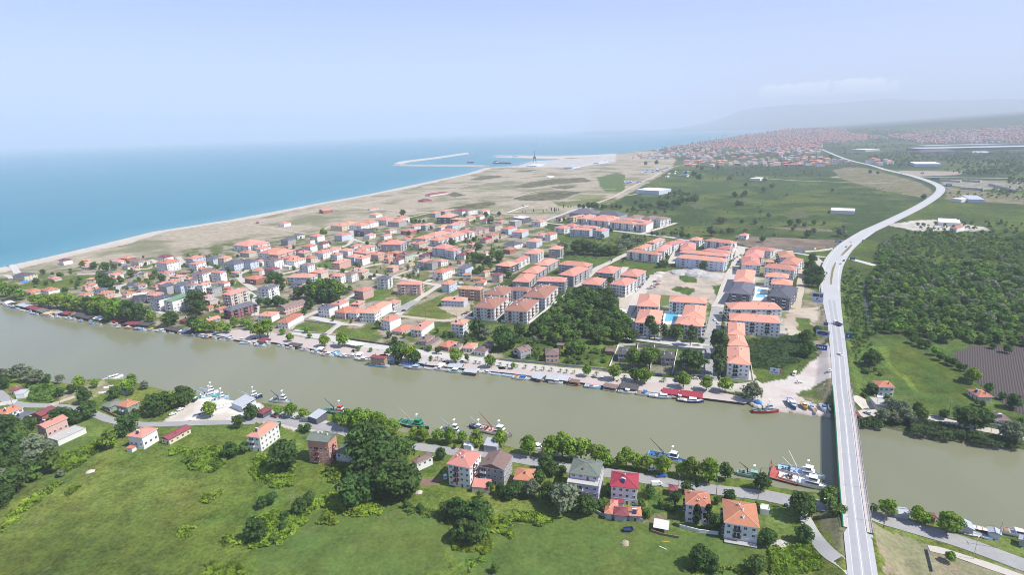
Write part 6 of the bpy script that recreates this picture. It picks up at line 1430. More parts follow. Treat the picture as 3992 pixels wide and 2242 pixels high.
def boat(c, x, y, Lh, hc='w', dc='e', kind='motor', ang=None, z=0., cc='w', rc='w', label=None, flip=1):
    p = P(c, x, y, z); nm = {'motor': 'motorboat', 'row': 'rowing_boat', 'open': 'motorboat', 'trawler': 'fishing_boat'}[kind]
    if ang is None:
        q = P(c, x+40, y+ (6.2 if c in 'AB' else 4.4), z)-p; ang = math.atan2(q[1], q[0])+(0 if flip > 0 else math.pi)
    Lh *= 1.18 if kind != 'trawler' else 1; root = empty(nm, p, ang); B = Lh*.39 if kind != 'trawler' else Lh*.29
    if kind == 'row':
        hull_parts(root, Lh, B, .85, hc, dc); mb = MB(); [mb.box(q-.14, q+.14, -B*.42, B*.42, .66, .72) for q in (-Lh*.25, 0, Lh*.2)]; mb.obj('bench', HC['t'], root); mb = MB(); mb.box(-Lh/2-.35, -Lh/2, -.18, .18, .2, 1.0); mb.obj('outboard_motor', HC['d'], root)
    elif kind in ('motor', 'open'):
        H = 1.2 if Lh < 8 else 1.5; hull_parts(root, Lh, B, H, hc, dc)
        if kind == 'motor': cabin(root, -Lh*.05, Lh*.24, B*.36, H*.75, 1.15 if Lh < 8 else 1.5, cc, rc); mb = MB(); mb.bar((-Lh*.12,0,H), (-Lh*.12,0,H+2.2), .04); mb.obj('mast', HC['w'], root)
        else:
            cv_ = MB(); cv_.box(-Lh*.12, Lh*.12, -B*.38, B*.38, H+1.25, H+1.33); cv_.obj('canopy', HC[rc], root)
            for sx_ in (-1, 1): mb = MB(); [mb.bar((sx_*Lh*.11, sy_*B*.36, H*.6), (sx_*Lh*.11, sy_*B*.36, H+1.25), .03) for sy_ in (-1, 1)]; mb.obj('canopy_frame', STEEL, root)
            mb = MB(); mb.box(-Lh*.04, Lh*.06, -.25, .25, H*.6, H+.6); mb.obj('console', HC['w'], root)
        mb = MB(); mb.box(-Lh*.42, -Lh*.26, -B*.3, B*.3, H*.7, H*.98); mb.obj('engine_hatch', HC['s' if dc != 's' else 't'], root)
    if label: tag(root, None, 'boat', 'boats on the river', label)
    else: tag(root, f"{'big ' if Lh > 9 else 'small ' if Lh < 5.6 else ''}{HW_[hc]} {'rowing boat' if kind == 'row' else 'open boat with '+HW_[rc]+' awning' if kind == 'open' else 'cabin boat with '+HW_[dc]+' deck'} moored at the quay", 'boat', 'boats on the river')
    return root
for b_ in [('A',410,790,6,'w','e','row'),('A',482,812,8.5,'w','p','motor'),('A',522,802,7,'w','s','open',None,0,'w','r'),('A',616,817,5.5,'w','s','row'),('A',860,852,5.2,'l','l','row'),('A',1045,882,6,'w','s','motor'),('A',1107,892,7.5,'w','e','open',None,0,'w','w'),
 ('A',1432,942,7,'w','t','open',None,0,'w','y'),('A',1517,950,10.5,'w','p','motor'),('A',1617,964,5.4,'w','w','row'),('A',1707,966,7,'w','l','open',None,0,'w','b'),('A',1812,987,6.5,'w','t','motor'),('A',1903,998,8.5,'w','s','motor'),('A',2022,1018,5,'w','w','open'),('A',2162,1030,9,'w','s','motor'),('A',2270,1035,7.5,'o','r','motor'),
 ('A',60,665,5,'w','s','row'),('A',1250,872,5,'w','e','row'),('A',2420,1060,5.5,'w','s','row'),('B',42,1082,10.5,'w','l','motor',None,0,'w','n'),('B',100,1068,7,'w','s','open'),('B',325,1110,7,'w','w','motor'),('B',462,1128,7.5,'w','p','open',None,0,'w','p'),('B',560,1152,8,'w','l','motor',None,0,'w','l'),('B',670,1174,11,'w','s','motor'),('B',905,1192,7.5,'w','s','motor'),('B',1000,1218,11,'s','e','motor'),
 ('B',1190,1274,11,'w','p','open',None,0,'w','w'),('B',1245,1245,9,'c','r','motor'),('B',1490,1294,13,'s','p','motor',None,0,'l','l'),('B',1628,1302,8,'w','s','row'),('B',1728,1311,8.5,'w','p','open',None,0,'w','w'),('B',1858,1326,12,'w','m','motor',None,0,'c','w'),('B',2000,1344,8.5,'w','w','row'),('B',2370,1367,8,'w','l','row'),('B',620,1160,5,'w','s','row'),('B',380,1100,5.5,'w','e','row'),('B',1560,1270,6,'b','s','row'),
 ('H',60,134,11,'w','s','motor',None,0,'w','b'),('H',287,162,9,'w','w','motor'),('H',412,176,8,'t','t','row'),('H',535,192,9.5,'l','w','open',None,0,'w','p'),('H',655,210,9,'w','w','row'),('H',768,226,10.5,'w','e','open',None,0,'w','w'),('H',885,241,9.5,'w','s','open',None,0,'w','b'),('H',995,256,13.5,'s','w','motor'),('H',1190,284,13.5,'n','w','motor',None,0,'w','w'),('H',10,110,6,'l','s','row'),
 ('I',862,467,5.5,'l','s','row',R(-62)),('H',170,600,11,'w','w','motor',R(200))]: boat(*b_)
# the smaller craft that fill the gaps between them
br_ = random.Random(12); taken = [o.location.to_2d() for o in THINGS if o.get('category') == 'boat']
for i in range(len(NBANK)-1):
    (xa, ya), (xb, yb) = NBANK[i], NBANK[i+1]
    if not (0 <= xb and xa < 1775): continue
    a_, b2 = P('D', xa, ya, 0), P('D', xb, yb, 0); Lq = (b2-a_).length; d_ = (b2-a_)/Lq; t = br_.uniform(1, 5)
    while t < Lq:
        q = a_+d_*t; n2_ = Vector((d_[1], -d_[0], 0)); n2_ = n2_ if n2_[1] < 0 else -n2_; q = q+n2_*br_.uniform(3.2, 4.6)
        if all((q.to_2d()-s_).length > 6.2 for s_ in taken) and br_.random() < .95:
            kd = br_.choice(('row','row','motor','open')); nmb = len(taken); uv = np.array([q[0], q[1], -CAM_H]); zc = uv@Fw; xx, yy = (1996+FOC*(uv@Rc)/zc)*.64529, (1121-FOC*(uv@Uc)/zc)*.64529
            boat('D', xx, yy, br_.uniform(5.5, 9), br_.choice('wwwwwwlwbt'), br_.choice('wwel'), kd, math.atan2(-d_[1], -d_[0])+br_.uniform(-.15, .15), 0., 'w', br_.choice('wwbl')); taken.append(q.to_2d())
        t += br_.uniform(5, 8)
# boats hauled out on the ramp beside the bridge
HD = R(-97)
for b_, lb in ((('U',1135,470,10.5,'b','w','motor',HD,2.3,'w','w'), 'big white and blue cabin cruiser chocked on the ramp'), (('U',1418,525,7,'y','y','motor',HD,2.1,'y','e'), 'yellow wooden cabin boat on the ramp'), (('U',1590,545,6.5,'l','w','motor',HD-.2,2.0,'w','l'), 'pale blue cabin boat on the ramp next to the yellow one'), (('U',1668,632,5.6,'w','t','row',HD-.15,1.6), 'white open boat with brown inside at the ramp edge'), (('U',1868,565,7,'w','w','motor',HD,2.1,'w','b'), 'white cabin boat on the ramp nearest the bridge shadow')): boat(*b_, label=lb)
def upturned(c, x, y, Lh, ang, col_, label, z=GZ):
    p = P(c, x, y, z); o = empty('rowing_boat', p, ang); a, _ = hull_mesh(Lh, Lh*.33, .8); a.v = [(v[0], -v[1], .85-v[2]) for v in a.v]; a.obj('hull', [HC[col_], HC[col_]], o); tag(o, None, 'boat', 'boats on land', label)
upturned('U', 2030, 560, 7.5, HD-.3, 'w', 'upturned white boat hull half in the bridge shadow'); upturned('I', 760, 1160, 5.2, R(-20), 'e', 'upturned cream boat on the grass right of the bridge end'); upturned('F', 730, 190, 6, R(25), 'w', 'upturned white boat on the grassy spit, far left'); upturned('F', 690, 228, 5, R(10), 'w', 'small white upturned dinghy beside the blue tarpaulin')
for b_, lb in ((('I',1440,1150,6.5,'r','w','row',R(-30),1.5), 'red and white open boat beached behind the grey boathouse'), (('I',1372,1185,5.5,'s','e','row',R(-25),1.5), 'grey dinghy on the grass before the boathouse'), (('I',1440,1195,5.5,'w','l','row',R(-50),1.5), 'white dinghy leaning by the pale blue hut'), (('I',1665,1180,8.5,'w','s','motor',R(-28),1.4), 'white cabin boat under a tarp at the right picture edge'),
               (('F',742,138,9.5,'w','w','motor',R(32),.1), 'white boat moored at the grassy spit, far left'), (('F',778,128,8,'w','w','motor',R(40),0), 'second white boat at the tip of the spit'), (('F',1500,320,7.5,'w','w','row',R(35),1.7), 'white boat on the boatyard gravel beside the shed'), (('F',1350,375,7.5,'w','n','row',R(28),1.7), 'white boat propped on the pale yard under the leaning tree')): boat(*b_, label=lb)
# ---------------------------------------------------------------- fishing vessels
def trawler(c, x, y, Lh, hc, dc, cc, rc, label, ang, boom=HC['s'], z=0, cx=.12, boomdir=(-.35, .0), two=True):
    Lh *= .88; p = P(c, x, y, z); o = empty('fishing_boat', p, ang); B = Lh*.28; H = 1.9; hull_parts(o, Lh, B, H, hc, dc, blunt=.25, sheer=.3, stern=.9)
    c_ = cabin(o, Lh*(cx-.10), Lh*(cx+.17), B*.38, H*.7, 2.1, cc, rc, 'deckhouse')
    if two: cabin(o, Lh*(cx-.04), Lh*(cx+.13), B*.30, H*.7+2.2, 1.9, cc, rc, 'wheelhouse')
    mb = MB(); mz = H+(4.6 if two else 2.6); mb.bar((Lh*cx, 0, H), (Lh*cx, 0, mz+2.6), .12); mb.bar((Lh*cx, -1.1, mz+1.4), (Lh*cx, 1.1, mz+1.4), .07); mb.box(Lh*cx-.5, Lh*cx+.5, -.9, .9, mz+2.0, mz+2.25); mb.obj('mast', HC['w'], o)
    mb = MB(); mb.bar((-Lh*.12, 0, H*.7), (-Lh*.12, 0, H+2.6), .28, n=8); mb.bar((-Lh*.12, 0, H+2.4), (-Lh*.12+boomdir[0]*Lh, boomdir[1]*Lh, H+Lh*.42), .2, 0, .12); mb.bar((-Lh*.12, 0, H+1.2), (-Lh*.12+boomdir[0]*Lh*.45, boomdir[1]*Lh*.45, H+Lh*.26), .09); mb.obj('crane_boom', boom, o)
    mb = MB(); mb.bar((-Lh*.26, -B*.3, H*.95), (-Lh*.26, B*.3, H*.95), .55, 0, n=10); mb.obj('net_drum', HC['d'], o)
    mb = MB(); rg_ = random.Random(int(x)); 
    for k in range(7): q = (rg_.uniform(-.42, -.3)*Lh, rg_.uniform(-.3, .3)*B); mb.bar((q[0], q[1], H*.72), (q[0]+.1, q[1], H*.72+rg_.uniform(.3, .7)), rg_.uniform(.4, .8), 0, .3, n=7)
    mb.obj('net_heap', mat('net_'+('orange' if dc in 'op' else 'dark'), (.30,.12,.07) if dc in 'op' else (.05,.09,.09), .95), o)
    mb = MB()
    for k in range(8):
        t = -.42+.1*k; mb.bar((t*Lh, B*.44, H*.9), (t*Lh, B*.44, H+.8), .03); mb.bar((t*Lh, -B*.44, H*.9), (t*Lh, -B*.44, H+.8), .03)
    mb.bar((-.42*Lh, B*.44, H+.8), (.28*Lh, B*.44, H+.9), .03); mb.bar((-.42*Lh, -B*.44, H+.8), (.28*Lh, -B*.44, H+.9), .03); mb.obj('railing', HC['w'], o)
    mb = MB(); mb.box(Lh*.16, Lh*.24, -.5, .5, H*.75, H*.75+.7); mb.bar((Lh*.36,0,H), (Lh*.36,0,H+.9), .15); mb.obj('winch', HC['s'], o)
    tag(o, None, 'fishing boat', 'fishing vessels', label); return o
A0 = math.atan2(*((P('G',1000,500,0)-P('G',900,480,0))[1], (P('G',1000,500,0)-P('G',900,480,0))[0]))
trawler('G', 165, 290, 17, 'w', 'm', 'w', 'w', 'white fishing boat with mint deck and grey crane, left of the landing shed', A0+.15, HC['n'], z=.0)
trawler('G', 540, 362, 20, 'g', 'g', 'w', 'o', 'green decked fishing boat with bright orange wheelhouse roof', A0+.12, HC['n'])
trawler('G', 1055, 452, 24, 'd', 'g', 'g', 'g', 'large green fishing vessel with dark wheelhouse and white radar ball', A0-.05, HC['s'])
trawler('G', 1310, 492, 17, 'w', 's', 'w', 'w', 'white fishing boat with blue crane behind the plane trees', A0, HC['l'])
trawler('G', 1478, 470, 12, 'n', 'w', 'w', 'w', 'white decked barge-like boat with dark blue hull', A0-.3, HC['s'], two=False)
trawler('G', 1600, 497, 25, 'w', 'p', 'w', 'w', 'white fishing vessel with red aft deck and tall red crane', A0-.1, HC['r'])
trawler('H', 1035, 678, 23, 'w', 'b', 'b', 'w', 'white and bright blue trawler with radar on top, behind a plane tree', A0-.1, HC['n'])
trawler('H', 1590, 790, 14, 'm', 'm', 'm', 'm', 'small mint green fishing boat with low cabin', A0-.05, HC['d'], two=False)
trawler('I', 225, 775, 24, 'w', 'l', 'w', 'w', 'outer white and blue trawler with radar, left of the bridge', A0-.12, HC['w'], boomdir=(-.2, .1))
trawler('I', 245, 838, 26, 'w', 'w', 'w', 'w', 'inner white fishing vessel at the landing left of the bridge', A0-.2, HC['w'], z=0)
trawler('U', 505, 655, 17.5, 'r', 'g', 'w', 's', 'red hulled trawler with green deck moored at the quay corner', math.atan2(*(lambda q: (q[1], q[0]))(P('U', 800, 700, 0)-P('U', 250, 700, 0))), HC['d'], boomdir=(-.3, .1))
for b_, lb in ((('F',1390,262,17,'c','w','w','w',R(28)), 'white trawler with turquoise hull aground at the boatyard'), (('F',1405,238,13,'w','w','w','w',R(30)), 'white trawler farther out behind the turquoise hulled one'), (('F',1475,280,13,'l','w','w','w',R(33)), 'white trawler between the yard boats and the tin shed'), (('F',1685,270,16,'n','w','w','w',R(26)), 'dark hulled white trawler with blue crane right of the tin shed')):
    c, x, y, Lh, hc, dc, cc, rc, an = b_; trawler(c, x, y, Lh, hc, dc, cc, rc, lb, an, HC['l'], z=.3)
# pontoon with red deck
p = P('I', 118, 790, .2); o = empty('pontoon', p, A0-.15); mb = MB(); mb.box(-7, 6, -5.5, 5.5, -.6, .7); mb.obj('hull', HC['d'], o); mb = MB(); mb.box(-6.8, 5.8, -5.3, 5.3, .7, .78); mb.obj('deck', mat('red_deck', (.48,.12,.09), .8, [(.7,.6,(.36,.10,.08))]), o)
mb = MB(); [mb.bar((-6.5, s, .7), (-7.2, s*.8, 5.2), .16) for s in (-4.5, 4.5)]; mb.bar((-7.2, -3.6, 5.2), (-7.2, 3.6, 5.2), .16); mb.bar((-6.5, -4.5, 3), (5, -4.5, 1.8), .07); mb.obj('gantry', HC['r'], o); mb = MB(); [mb.bar((x_, y_, .75), (x_+.2, y_, 1.7), 1.0, 0, .4, n=8) for x_, y_ in ((-1, -2.5), (1.5, -3), (3, -1.5), (-3, -3.5))]; mb.obj('net_heap', mat('net_peach', (.60,.30,.18), .95), o)
tag(o, None, 'pontoon', label='red decked work pontoon with gantry beside the white trawlers')
# landing sheds of the near bank
for r_, lb in (('F 1548 295 1620 325 1675 265 1.2 s b x', 'pale blue tin shed on the boatyard shore'), ('G 345 385 400 405 455 360 1.2 s d x', 'pale grey gabled landing shed beside the green trawler'), ('G 1520 580 1610 592 1612 545 1.3 s g x', 'flat grey sheet roofed store by the white trawlers'), ('G 1385 580 1440 590 1440 560 1 w w x', 'white canopy roofed stand between plane trees'), ('F 805 212 850 215 860 198 1 s b x', 'small pale blue hut among the spit trees'), ('F 100 240 160 235 172 212 1 s w x', 'pale roofed shed beside the maroon hut'), ('G -10 360 40 372 90 330 1 r d x', 'purple-brown roofed landing shed, left of the mint decked boat'), ('I 735 262 780 270 788 255 1 w g x', 'white roofed lean-to right of the bridge ramp')): building(r_, 'shed', label=lb, group='houses and sheds of the near bank')
# ---------------------------------------------------------------- vehicles
TYRE = mat('tyre_rubber', (.02,.02,.02), .9); LAMP = mat('headlamp_glass', (.7,.7,.66), .2)
def vehicle_meshes(kind):
    L_, W_, H_ = dict(car=(4.3,1.75,1.45), van=(5.4,2.0,2.3), pickup=(5.2,1.85,1.75))[kind]; mb = MB()
    side = dict(car=[(-2.15,.35),(2.15,.35),(2.12,.78),(1.2,.92),(.55,1.42),(-1.05,1.45),(-1.75,.98),(-2.13,.9)], van=[(-2.7,.4),(2.7,.4),(2.68,1.0),(2.2,1.2),(1.55,2.2),(-2.6,2.3),(-2.7,2.1)], pickup=[(-2.6,.45),(2.6,.45),(2.57,.95),(1.5,1.1),(.9,1.75),(-.4,1.75),(-.5,1.1),(-2.58,1.1)])[kind]
    n = len(side); w2 = W_/2
    for s in (-1, 1): mb.v += [(x, s*w2*(.86 if z > 1.2 else 1), z) for x, z in side]
    mb.f += [tuple(range(n)), tuple(range(2*n-1, n-1, -1))]+[(i, n+i, n+(i+1) % n, (i+1) % n) for i in range(n)]; mb.m += [0]*(n+2)
    g = MB()
    if kind == 'car': g.face([(1.14,-.72,.95),(1.14,.72,.95),(.6,.66,1.39),(.6,-.66,1.39)]); g.face([(-1.7,.7,1.02),(-1.7,-.7,1.02),(-1.12,-.66,1.44),(-1.12,.66,1.44)]); [g.box(-1.3,.75,s*.80-.03,s*.80+.03,.98,1.33) for s in (-1, 1)]
    elif kind == 'van': g.face([(2.2,-.86,1.28),(2.2,.86,1.28),(1.66,.8,2.1),(1.66,-.8,2.1)]); [g.box(.6,1.6,s*.88-.03,s*.88+.05,1.3,1.95) for s in (-1, 1)]
    else: g.face([(1.44,-.75,1.2),(1.44,.75,1.2),(.95,.7,1.7),(.95,-.7,1.7)]); [g.box(-.3,.95,s*.83-.03,s*.83+.03,1.15,1.6) for s in (-1, 1)]; g.box(-2.5,-.6,-.8,.8,1.08,1.12)
    g.v = [(x*1.012, y*1.015, z+.01) for x, y, z in g.v]
    w_ = MB(); w_.bar((0,-.1,0), (0,.1,0), .33, n=12)
    h = MB(); h.box(-.03,.05,-.2,.2,-.09,.09)
    return mb, g, w_, h, L_, W_
VM = {k: vehicle_meshes(k) for k in ('car', 'van', 'pickup')}
VG = {k: v[1].mesh('window', GLASS) for k, v in VM.items()}; VW = VM['car'][2].mesh('wheel', TYRE); VH = VM['car'][3].mesh('headlight', LAMP); VB = {}
CARC = dict(w=('white', (.80,.80,.80)), s=('silver', (.50,.51,.53)), d=('black', (.02,.02,.025)), b=('dark blue', (.03,.05,.18)), r=('red', (.42,.03,.03)), g=('grey', (.16,.17,.18)), B=('bright blue', (.03,.13,.45)), m=('maroon', (.20,.03,.05)))
def car(c, x, y, k='w', kind='car', ang=90, z=None, label=None, place='parked beside the street'):
    p = P(c, x, y, z or GZ)
    if z is None: p[2] = max(gz(p[0], p[1]), GZ)+.28
    o = empty('van' if kind == 'van' else 'pickup_truck' if kind == 'pickup' else 'car', p, R(ang)); key = (kind, k)
    if key not in VB: VB[key] = VM[kind][0].mesh('body', mat('car_paint_'+CARC[k][0].replace(' ', '_'), CARC[k][1], .3, spec=.5))
    put('body', VB[key], o); put('window', VG[kind], o); L_, W_ = VM[kind][4:]
    if p.length < 700:
        for sx_ in (-1, 1):
            for sy_ in (-1, 1): put('wheel', VW, o, (sx_*L_*.31, sy_*W_*.46, .33))
        for sy_ in (-1, 1): put('headlight', VH, o, (L_*.492, sy_*W_*.33, .68))
    tag(o, f"{CARC[k][0]} {'delivery van' if kind == 'van' else 'pickup truck' if kind == 'pickup' else 'car'} {place}", 'van' if kind == 'van' else 'pickup' if kind == 'pickup' else 'car', 'cars of the town', label); return o
car('I', 180, 108, 'w', 'van', -125, label='white van with red flank crossing the yard by the bridge'); v = THINGS[-1]; mb = MB(); mb.box(-2.4, .2, .985, 1.03, .7, 1.9); mb.obj('side_panel', mat('coral_panel', (.62,.16,.14), .5), v)
car('I', 212, 162, 'w', 'car', 8, label='white saloon in the yard below the van'); car('I', 413, 122, 'w', 'car', 55, label='white car at the foot of the bridge ramp'); car('I', 715, 232, 'd', 'car', 140, label='dark car beside the house right of the bridge head'); car('I', 670, 370, 's', 'car', 120, label='silver car by the red kiosk'); car('E', 681, 1168, 'w', 'car', 98, z=5.3, label='white car driving alone on the highway before the bridge')
car('E', 785, 108, 'w', 'car', 60, z=2.9, label='white car at the highway junction'); car('E', 740, 152, 'g', 'car', 55, z=2.9, label='grey car at the highway junction, behind the white one'); car('E', 896, 93, 'd', 'car', 235, z=2.8, label='dark car leaving the junction on the outer lane'); car('E', 718, 282, 'd', 'car', 255, z=3.2, label='black car beside the grass median'); car('E', 690, 310, 'w', 'car', 255, z=3.2, label='white car just behind the black one at the median')
car('H', 962, 850, 'w', 'van', 5, label='white minibus on the river road below the trawler'); car('H', 992, 793, 'B', 'pickup', 0, label='bright blue pickup under the plane trees'); car('H', 982, 112, 'b', 'car', -3, label='dark blue car before the villas'); car('H', 1092, 148, 'd', 'pickup', 90, label='black pickup beside the quay plane tree'); car('H', 1222, 137, 's', 'car', -8, label='silver car on the corner of the asphalt street'); car('H', 930, 750, 'w', 'car', 5, label='white car half under the riverside planes')
car('B', 1302, 770, 'w', 'car', 50, label='white car on the wide asphalt lane'); car('B', 1385, 757, 'd', 'car', 25, label='black car on the wide asphalt lane'); car('B', 1228, 1150, 'd', 'car', 35, label='black car alone on the promenade'); car('B', 1725, 1160, 'w', 'car', 0, label='white car before the promenade houses'); car('B', 1925, 503, 'w', 'van', 0, label='white covered truck beside the village street'); car('B', 1105, 458, 'w', 'van', 30, label='white delivery van by the grey roofed block')
for i, (x, y, k) in enumerate(((1945,795,'d'),(1965,785,'r'),(1985,772,'g'),(1950,805,'w'))): car('B', x, y, k, 'car', 15, place='parked before the new white blocks')
for i, (x, y, k) in enumerate(((122,392,'m'),(180,386,'s'),(250,402,'s'))): car('G', x, y, k, 'car', -25, place='on the near river road')
car('G', 330, 420, 'g', 'van', -5, label='grey covered truck on the near river road'); car('F', 1305, 285, 'd', 'car', 85, label='dark car under the boatyard trees'); car('F', 1210, 345, 'w', 'car', 55, label='white car at the boatyard edge, upper of two'); car('F', 1160, 375, 'w', 'car', 40, label='white car at the boatyard edge, lower of two'); car('F', 1640, 402, 'm', 'car', 0, label='maroon car by the boatyard road trees'); car('G', 1265, 800, 'w', 'car', 100, label='white car beside the tall white house')
cr = random.Random(4)
for c, x0, y0, x1, y1, n, a, pl in (('C',1325,485,1385,475,3,10,'in the dirt car park'),('C',1300,520,1370,505,4,10,'in the dirt car park'),('C',1265,550,1330,535,4,10,'in the dirt car park'),('C',1155,575,1225,505,5,55,'along the housing estate fence'),('C',1235,490,1265,445,3,55,'along the housing estate fence'),('O',1190,545,1620,590,11,95,'in a row before the estate blocks'),('O',1370,1005,1860,1068,7,0,'before the long white block'),('Q',765,940,775,965,2,75,'in the estate street'),('Q',705,1060,730,1040,2,72,'in the estate street'),('Q',630,1045,655,995,3,75,'in the estate street'),('Q',575,1135,672,1188,2,70,'in the estate street'),
    ('T',1655,540,1645,665,2,85,'on the asphalt estate street'),('T',1635,750,1522,662,2,80,'on the asphalt estate street'),('B',440,720,455,735,2,60,'in the village'),('R',1290,1090,1370,1110,3,10,'before the white river houses'),('M',2215,1325,2240,1330,1,10,'in the village'),('O',300,1005,420,985,4,20,'behind the estate'),('O',1890,490,1990,500,2,10,'at the estate end'),('C',2068,275,2150,225,3,70,'in the estate street'),('L',100,1055,480,1060,12,90,'at the far depot'),('L',820,1120,1030,1140,2,-20,'on the far highway'),('E',330,320,345,330,1,80,'behind the tall row of trees')):
    for i in range(n):
        t = (i+.5)/n; car(c, x0+(x1-x0)*t+cr.uniform(-3, 3), y0+(y1-y0)*t+cr.uniform(-2, 2), cr.choice('wwwssdgbr'), 'car', a+cr.uniform(-5, 5)+cr.choice((0, 180)), place='parked '+pl if 'highway' not in pl else pl)
def lorry(c, x, y, ang, z, cab, body, label):
    p = P(c, x, y, z); o = empty('lorry', p, R(ang)); mb = MB(); mb.prism([(1.9,-1.2),(4.1,-1.2),(4.1,1.2),(1.9,1.2)], .7, 3.0, 0, [(1.9,-1.15),(3.9,-1.1),(3.9,1.1),(1.9,1.15)]); mb.obj('cab', mat(cab[0], cab[1], .4), o); mb = MB(); mb.face([(4.06,-1,1.9),(4.06,1,1.9),(3.95,.95,2.75),(3.95,-.95,2.75)]); mb.obj('windscreen', GLASS, o)
    mb = MB(); mb.box(-4.2, 4.0, -.5, .5, .55, .85); mb.obj('chassis', DARKM, o); mb = MB(); mb.box(-4.2, 1.5, -1.2, 1.2, .9, 1.05); mb.box(-4.2, 1.5, -1.25, -1.15, 1.05, 2.3); mb.box(-4.2, 1.5, 1.15, 1.25, 1.05, 2.3); mb.box(1.4, 1.5, -1.15, 1.15, 1.05, 2.5); mb.box(-4.2, -4.1, -1.15, 1.15, 1.05, 2.2); mb.obj('cargo_bed', mat(body[0], body[1], .6), o)
    for x_ in (3.1, -1.6, -2.9):
        for s in (-1, 1): mb = MB(); mb.bar((x_, s*1.0, .5), (x_, s*1.25, .5), .5, n=10); mb.obj('wheel', TYRE, o)
    tag(o, None, 'lorry', label=label)
lorry('E', 657, 885, 98, 4.5, ('lorry_white', (.8,.8,.8)), ('lorry_dark_bed', (.06,.07,.10)), 'lorry with white cab and dark bed on the highway'); lorry('Q', 1945, 858, 186, 2.0, ('lorry_white', (.8,.8,.8)), ('lorry_yellow_bed', (.45,.27,.05)), 'tipper lorry with white cab and yellow bed by the junction')
# ---------------------------------------------------------------- pools, courts, walls
POOLW = mat('pool_water', (.10,.42,.60), .08, [(.4,.4,(.16,.50,.66))]); DECKT = mat('pale_pool_deck', (.66,.65,.64), .85, [(.4,.4,(.6,.58,.56))])
def pool(c, deck, basin, label):
    d_ = CP(c, deck, GZ+.12); b_ = CP(c, basin, GZ+.2); ctr = sum(b_, Vector())/len(b_); ctr[2] = GZ; o = empty('swimming_pool', ctr); mb = MB(); mb.prism([(p-ctr)[:2] for p in d_], -.2, .16); mb.obj('pool_deck', DECKT, o); mb = MB(); mb.prism([(p-ctr)[:2] for p in b_], .0, .2); mb.obj('water', POOLW, o)
    mb = MB(); bb_ = [p-ctr for p in b_]
    for i in range(len(bb_)): mb.bar(bb_[i]+Vector((0,0,.02)), bb_[(i+1) % len(bb_)]+Vector((0,0,.02)), .2)
    mb.obj('coping', WHITE, o); tag(o, None, 'pool', 'swimming pools', label)
pool('T', [(735,680),(770,530),(1050,545),(1030,640),(930,740),(720,760)], [(765,700),(790,560),(990,572),(955,690)], 'large turquoise pool between the four orange roofed blocks'); pool('T', [(2160,255),(2185,130),(2400,150),(2385,260)], [(2212,230),(2222,185),(2358,195),(2350,238)], 'upper pale blue pool between the dark roofed blocks'); pool('T', [(2140,365),(2160,262),(2384,268),(2355,375)], [(2198,315),(2207,262),(2345,275),(2340,322)], 'lower pale blue pool between the dark roofed blocks'); pool('S', [(740,760),(830,670),(900,680),(830,770)], [(755,755),(825,690),(858,692),(790,760)], 'narrow pool in the court of the brick red roofed blocks')
def wall(c, pts, h, M, label, name='boundary_wall', th=.25, cat='wall'):
    w_ = CP(c, pts, GZ); ctr = sum(w_, Vector())/len(w_); o = empty(name, ctr); mb = MB(); cp_ = MB()
    for a, b in zip(w_, w_[1:]):
        a, b = a-ctr, b-ctr; d = (b-a).normalized(); n = Vector((-d[1], d[0], 0))*th/2; mb.prism([(a-n)[:2], (b-n)[:2], (b+n)[:2], (a+n)[:2]], -.3, h); n *= 1.3; cp_.prism([(a-n)[:2], (b-n)[:2], (b+n)[:2], (a+n)[:2]], h, h+.08)
    mb.obj('wall_panel', M, o); cp_.obj('coping', M, o); tag(o, None, cat, 'walls and fences', label)
WW = WALL['w']; GW = WALL['g']
wall('S', [(75,965),(560,1035)], 1.8, WW, 'white garden wall before the left brick red roofed block'); wall('S', [(615,1025),(1050,1062),(1620,615)], 1.8, WW, 'white garden wall turning the corner beside the dark wood'); wall('S', [(75,965),(165,880)], 1.8, WW, 'short white wall end left of the new blocks')
wall('C', [(-120,1215),(400,1262),(880,1312)], 1.3, GW, 'long grey wall between promenade street and wild gardens'); wall('C', [(905,1290),(990,1085),(1190,1075)], 1.6, WW, 'white wall around the villa plots, left side'); wall('C', [(1130,1075),(1820,1130),(1805,1345)], 1.6, GW, 'grey wall behind the villa plots'); wall('C', [(1110,985),(1500,1020),(1830,1020)], 1.2, GW, 'low wall before the pool blocks')
wall('C', [(2180,955),(2560,990)], 1.8, PALEC, 'pale retaining wall below the long white block'); wall('C', [(1950,1180),(1945,1395),(2260,1420),(2235,1250)], 1.0, PALEC, 'low pale wall round the terrace of the last white block'); wall('T', [(250,600),(390,380)], 1.6, GW, 'grey side wall left of the pool blocks'); wall('O', [(1700,1290),(1330,1440)], 1.4, GW, 'grey fence wall beside the dirt car park')
wall('B', [(320,920),(450,850),(755,885)], 1.2, GW, 'grey wall round the mown lot by the promenade'); wall('B', [(755,885),(665,975),(318,950)], 1.0, GW, 'low front wall of the mown lot by the promenade'); wall('B', [(870,1025),(1300,1090)], 1.4, DARKM, 'dark railing along the overgrown lot'); wall('H', [(1115,1130),(1245,1165),(1375,1180)], 1.5, WW, 'white yard wall of the orange roofed house with cypresses'); wall('H', [(545,1025),(610,1060),(870,1095)], 1.4, GW, 'grey yard wall under the low outbuildings'); wall('H', [(925,1160),(1000,1185),(1110,1205)], 1.1, TRACK if False else WOOD, 'rough plank fence of the cattle yard', 'plank_fence')
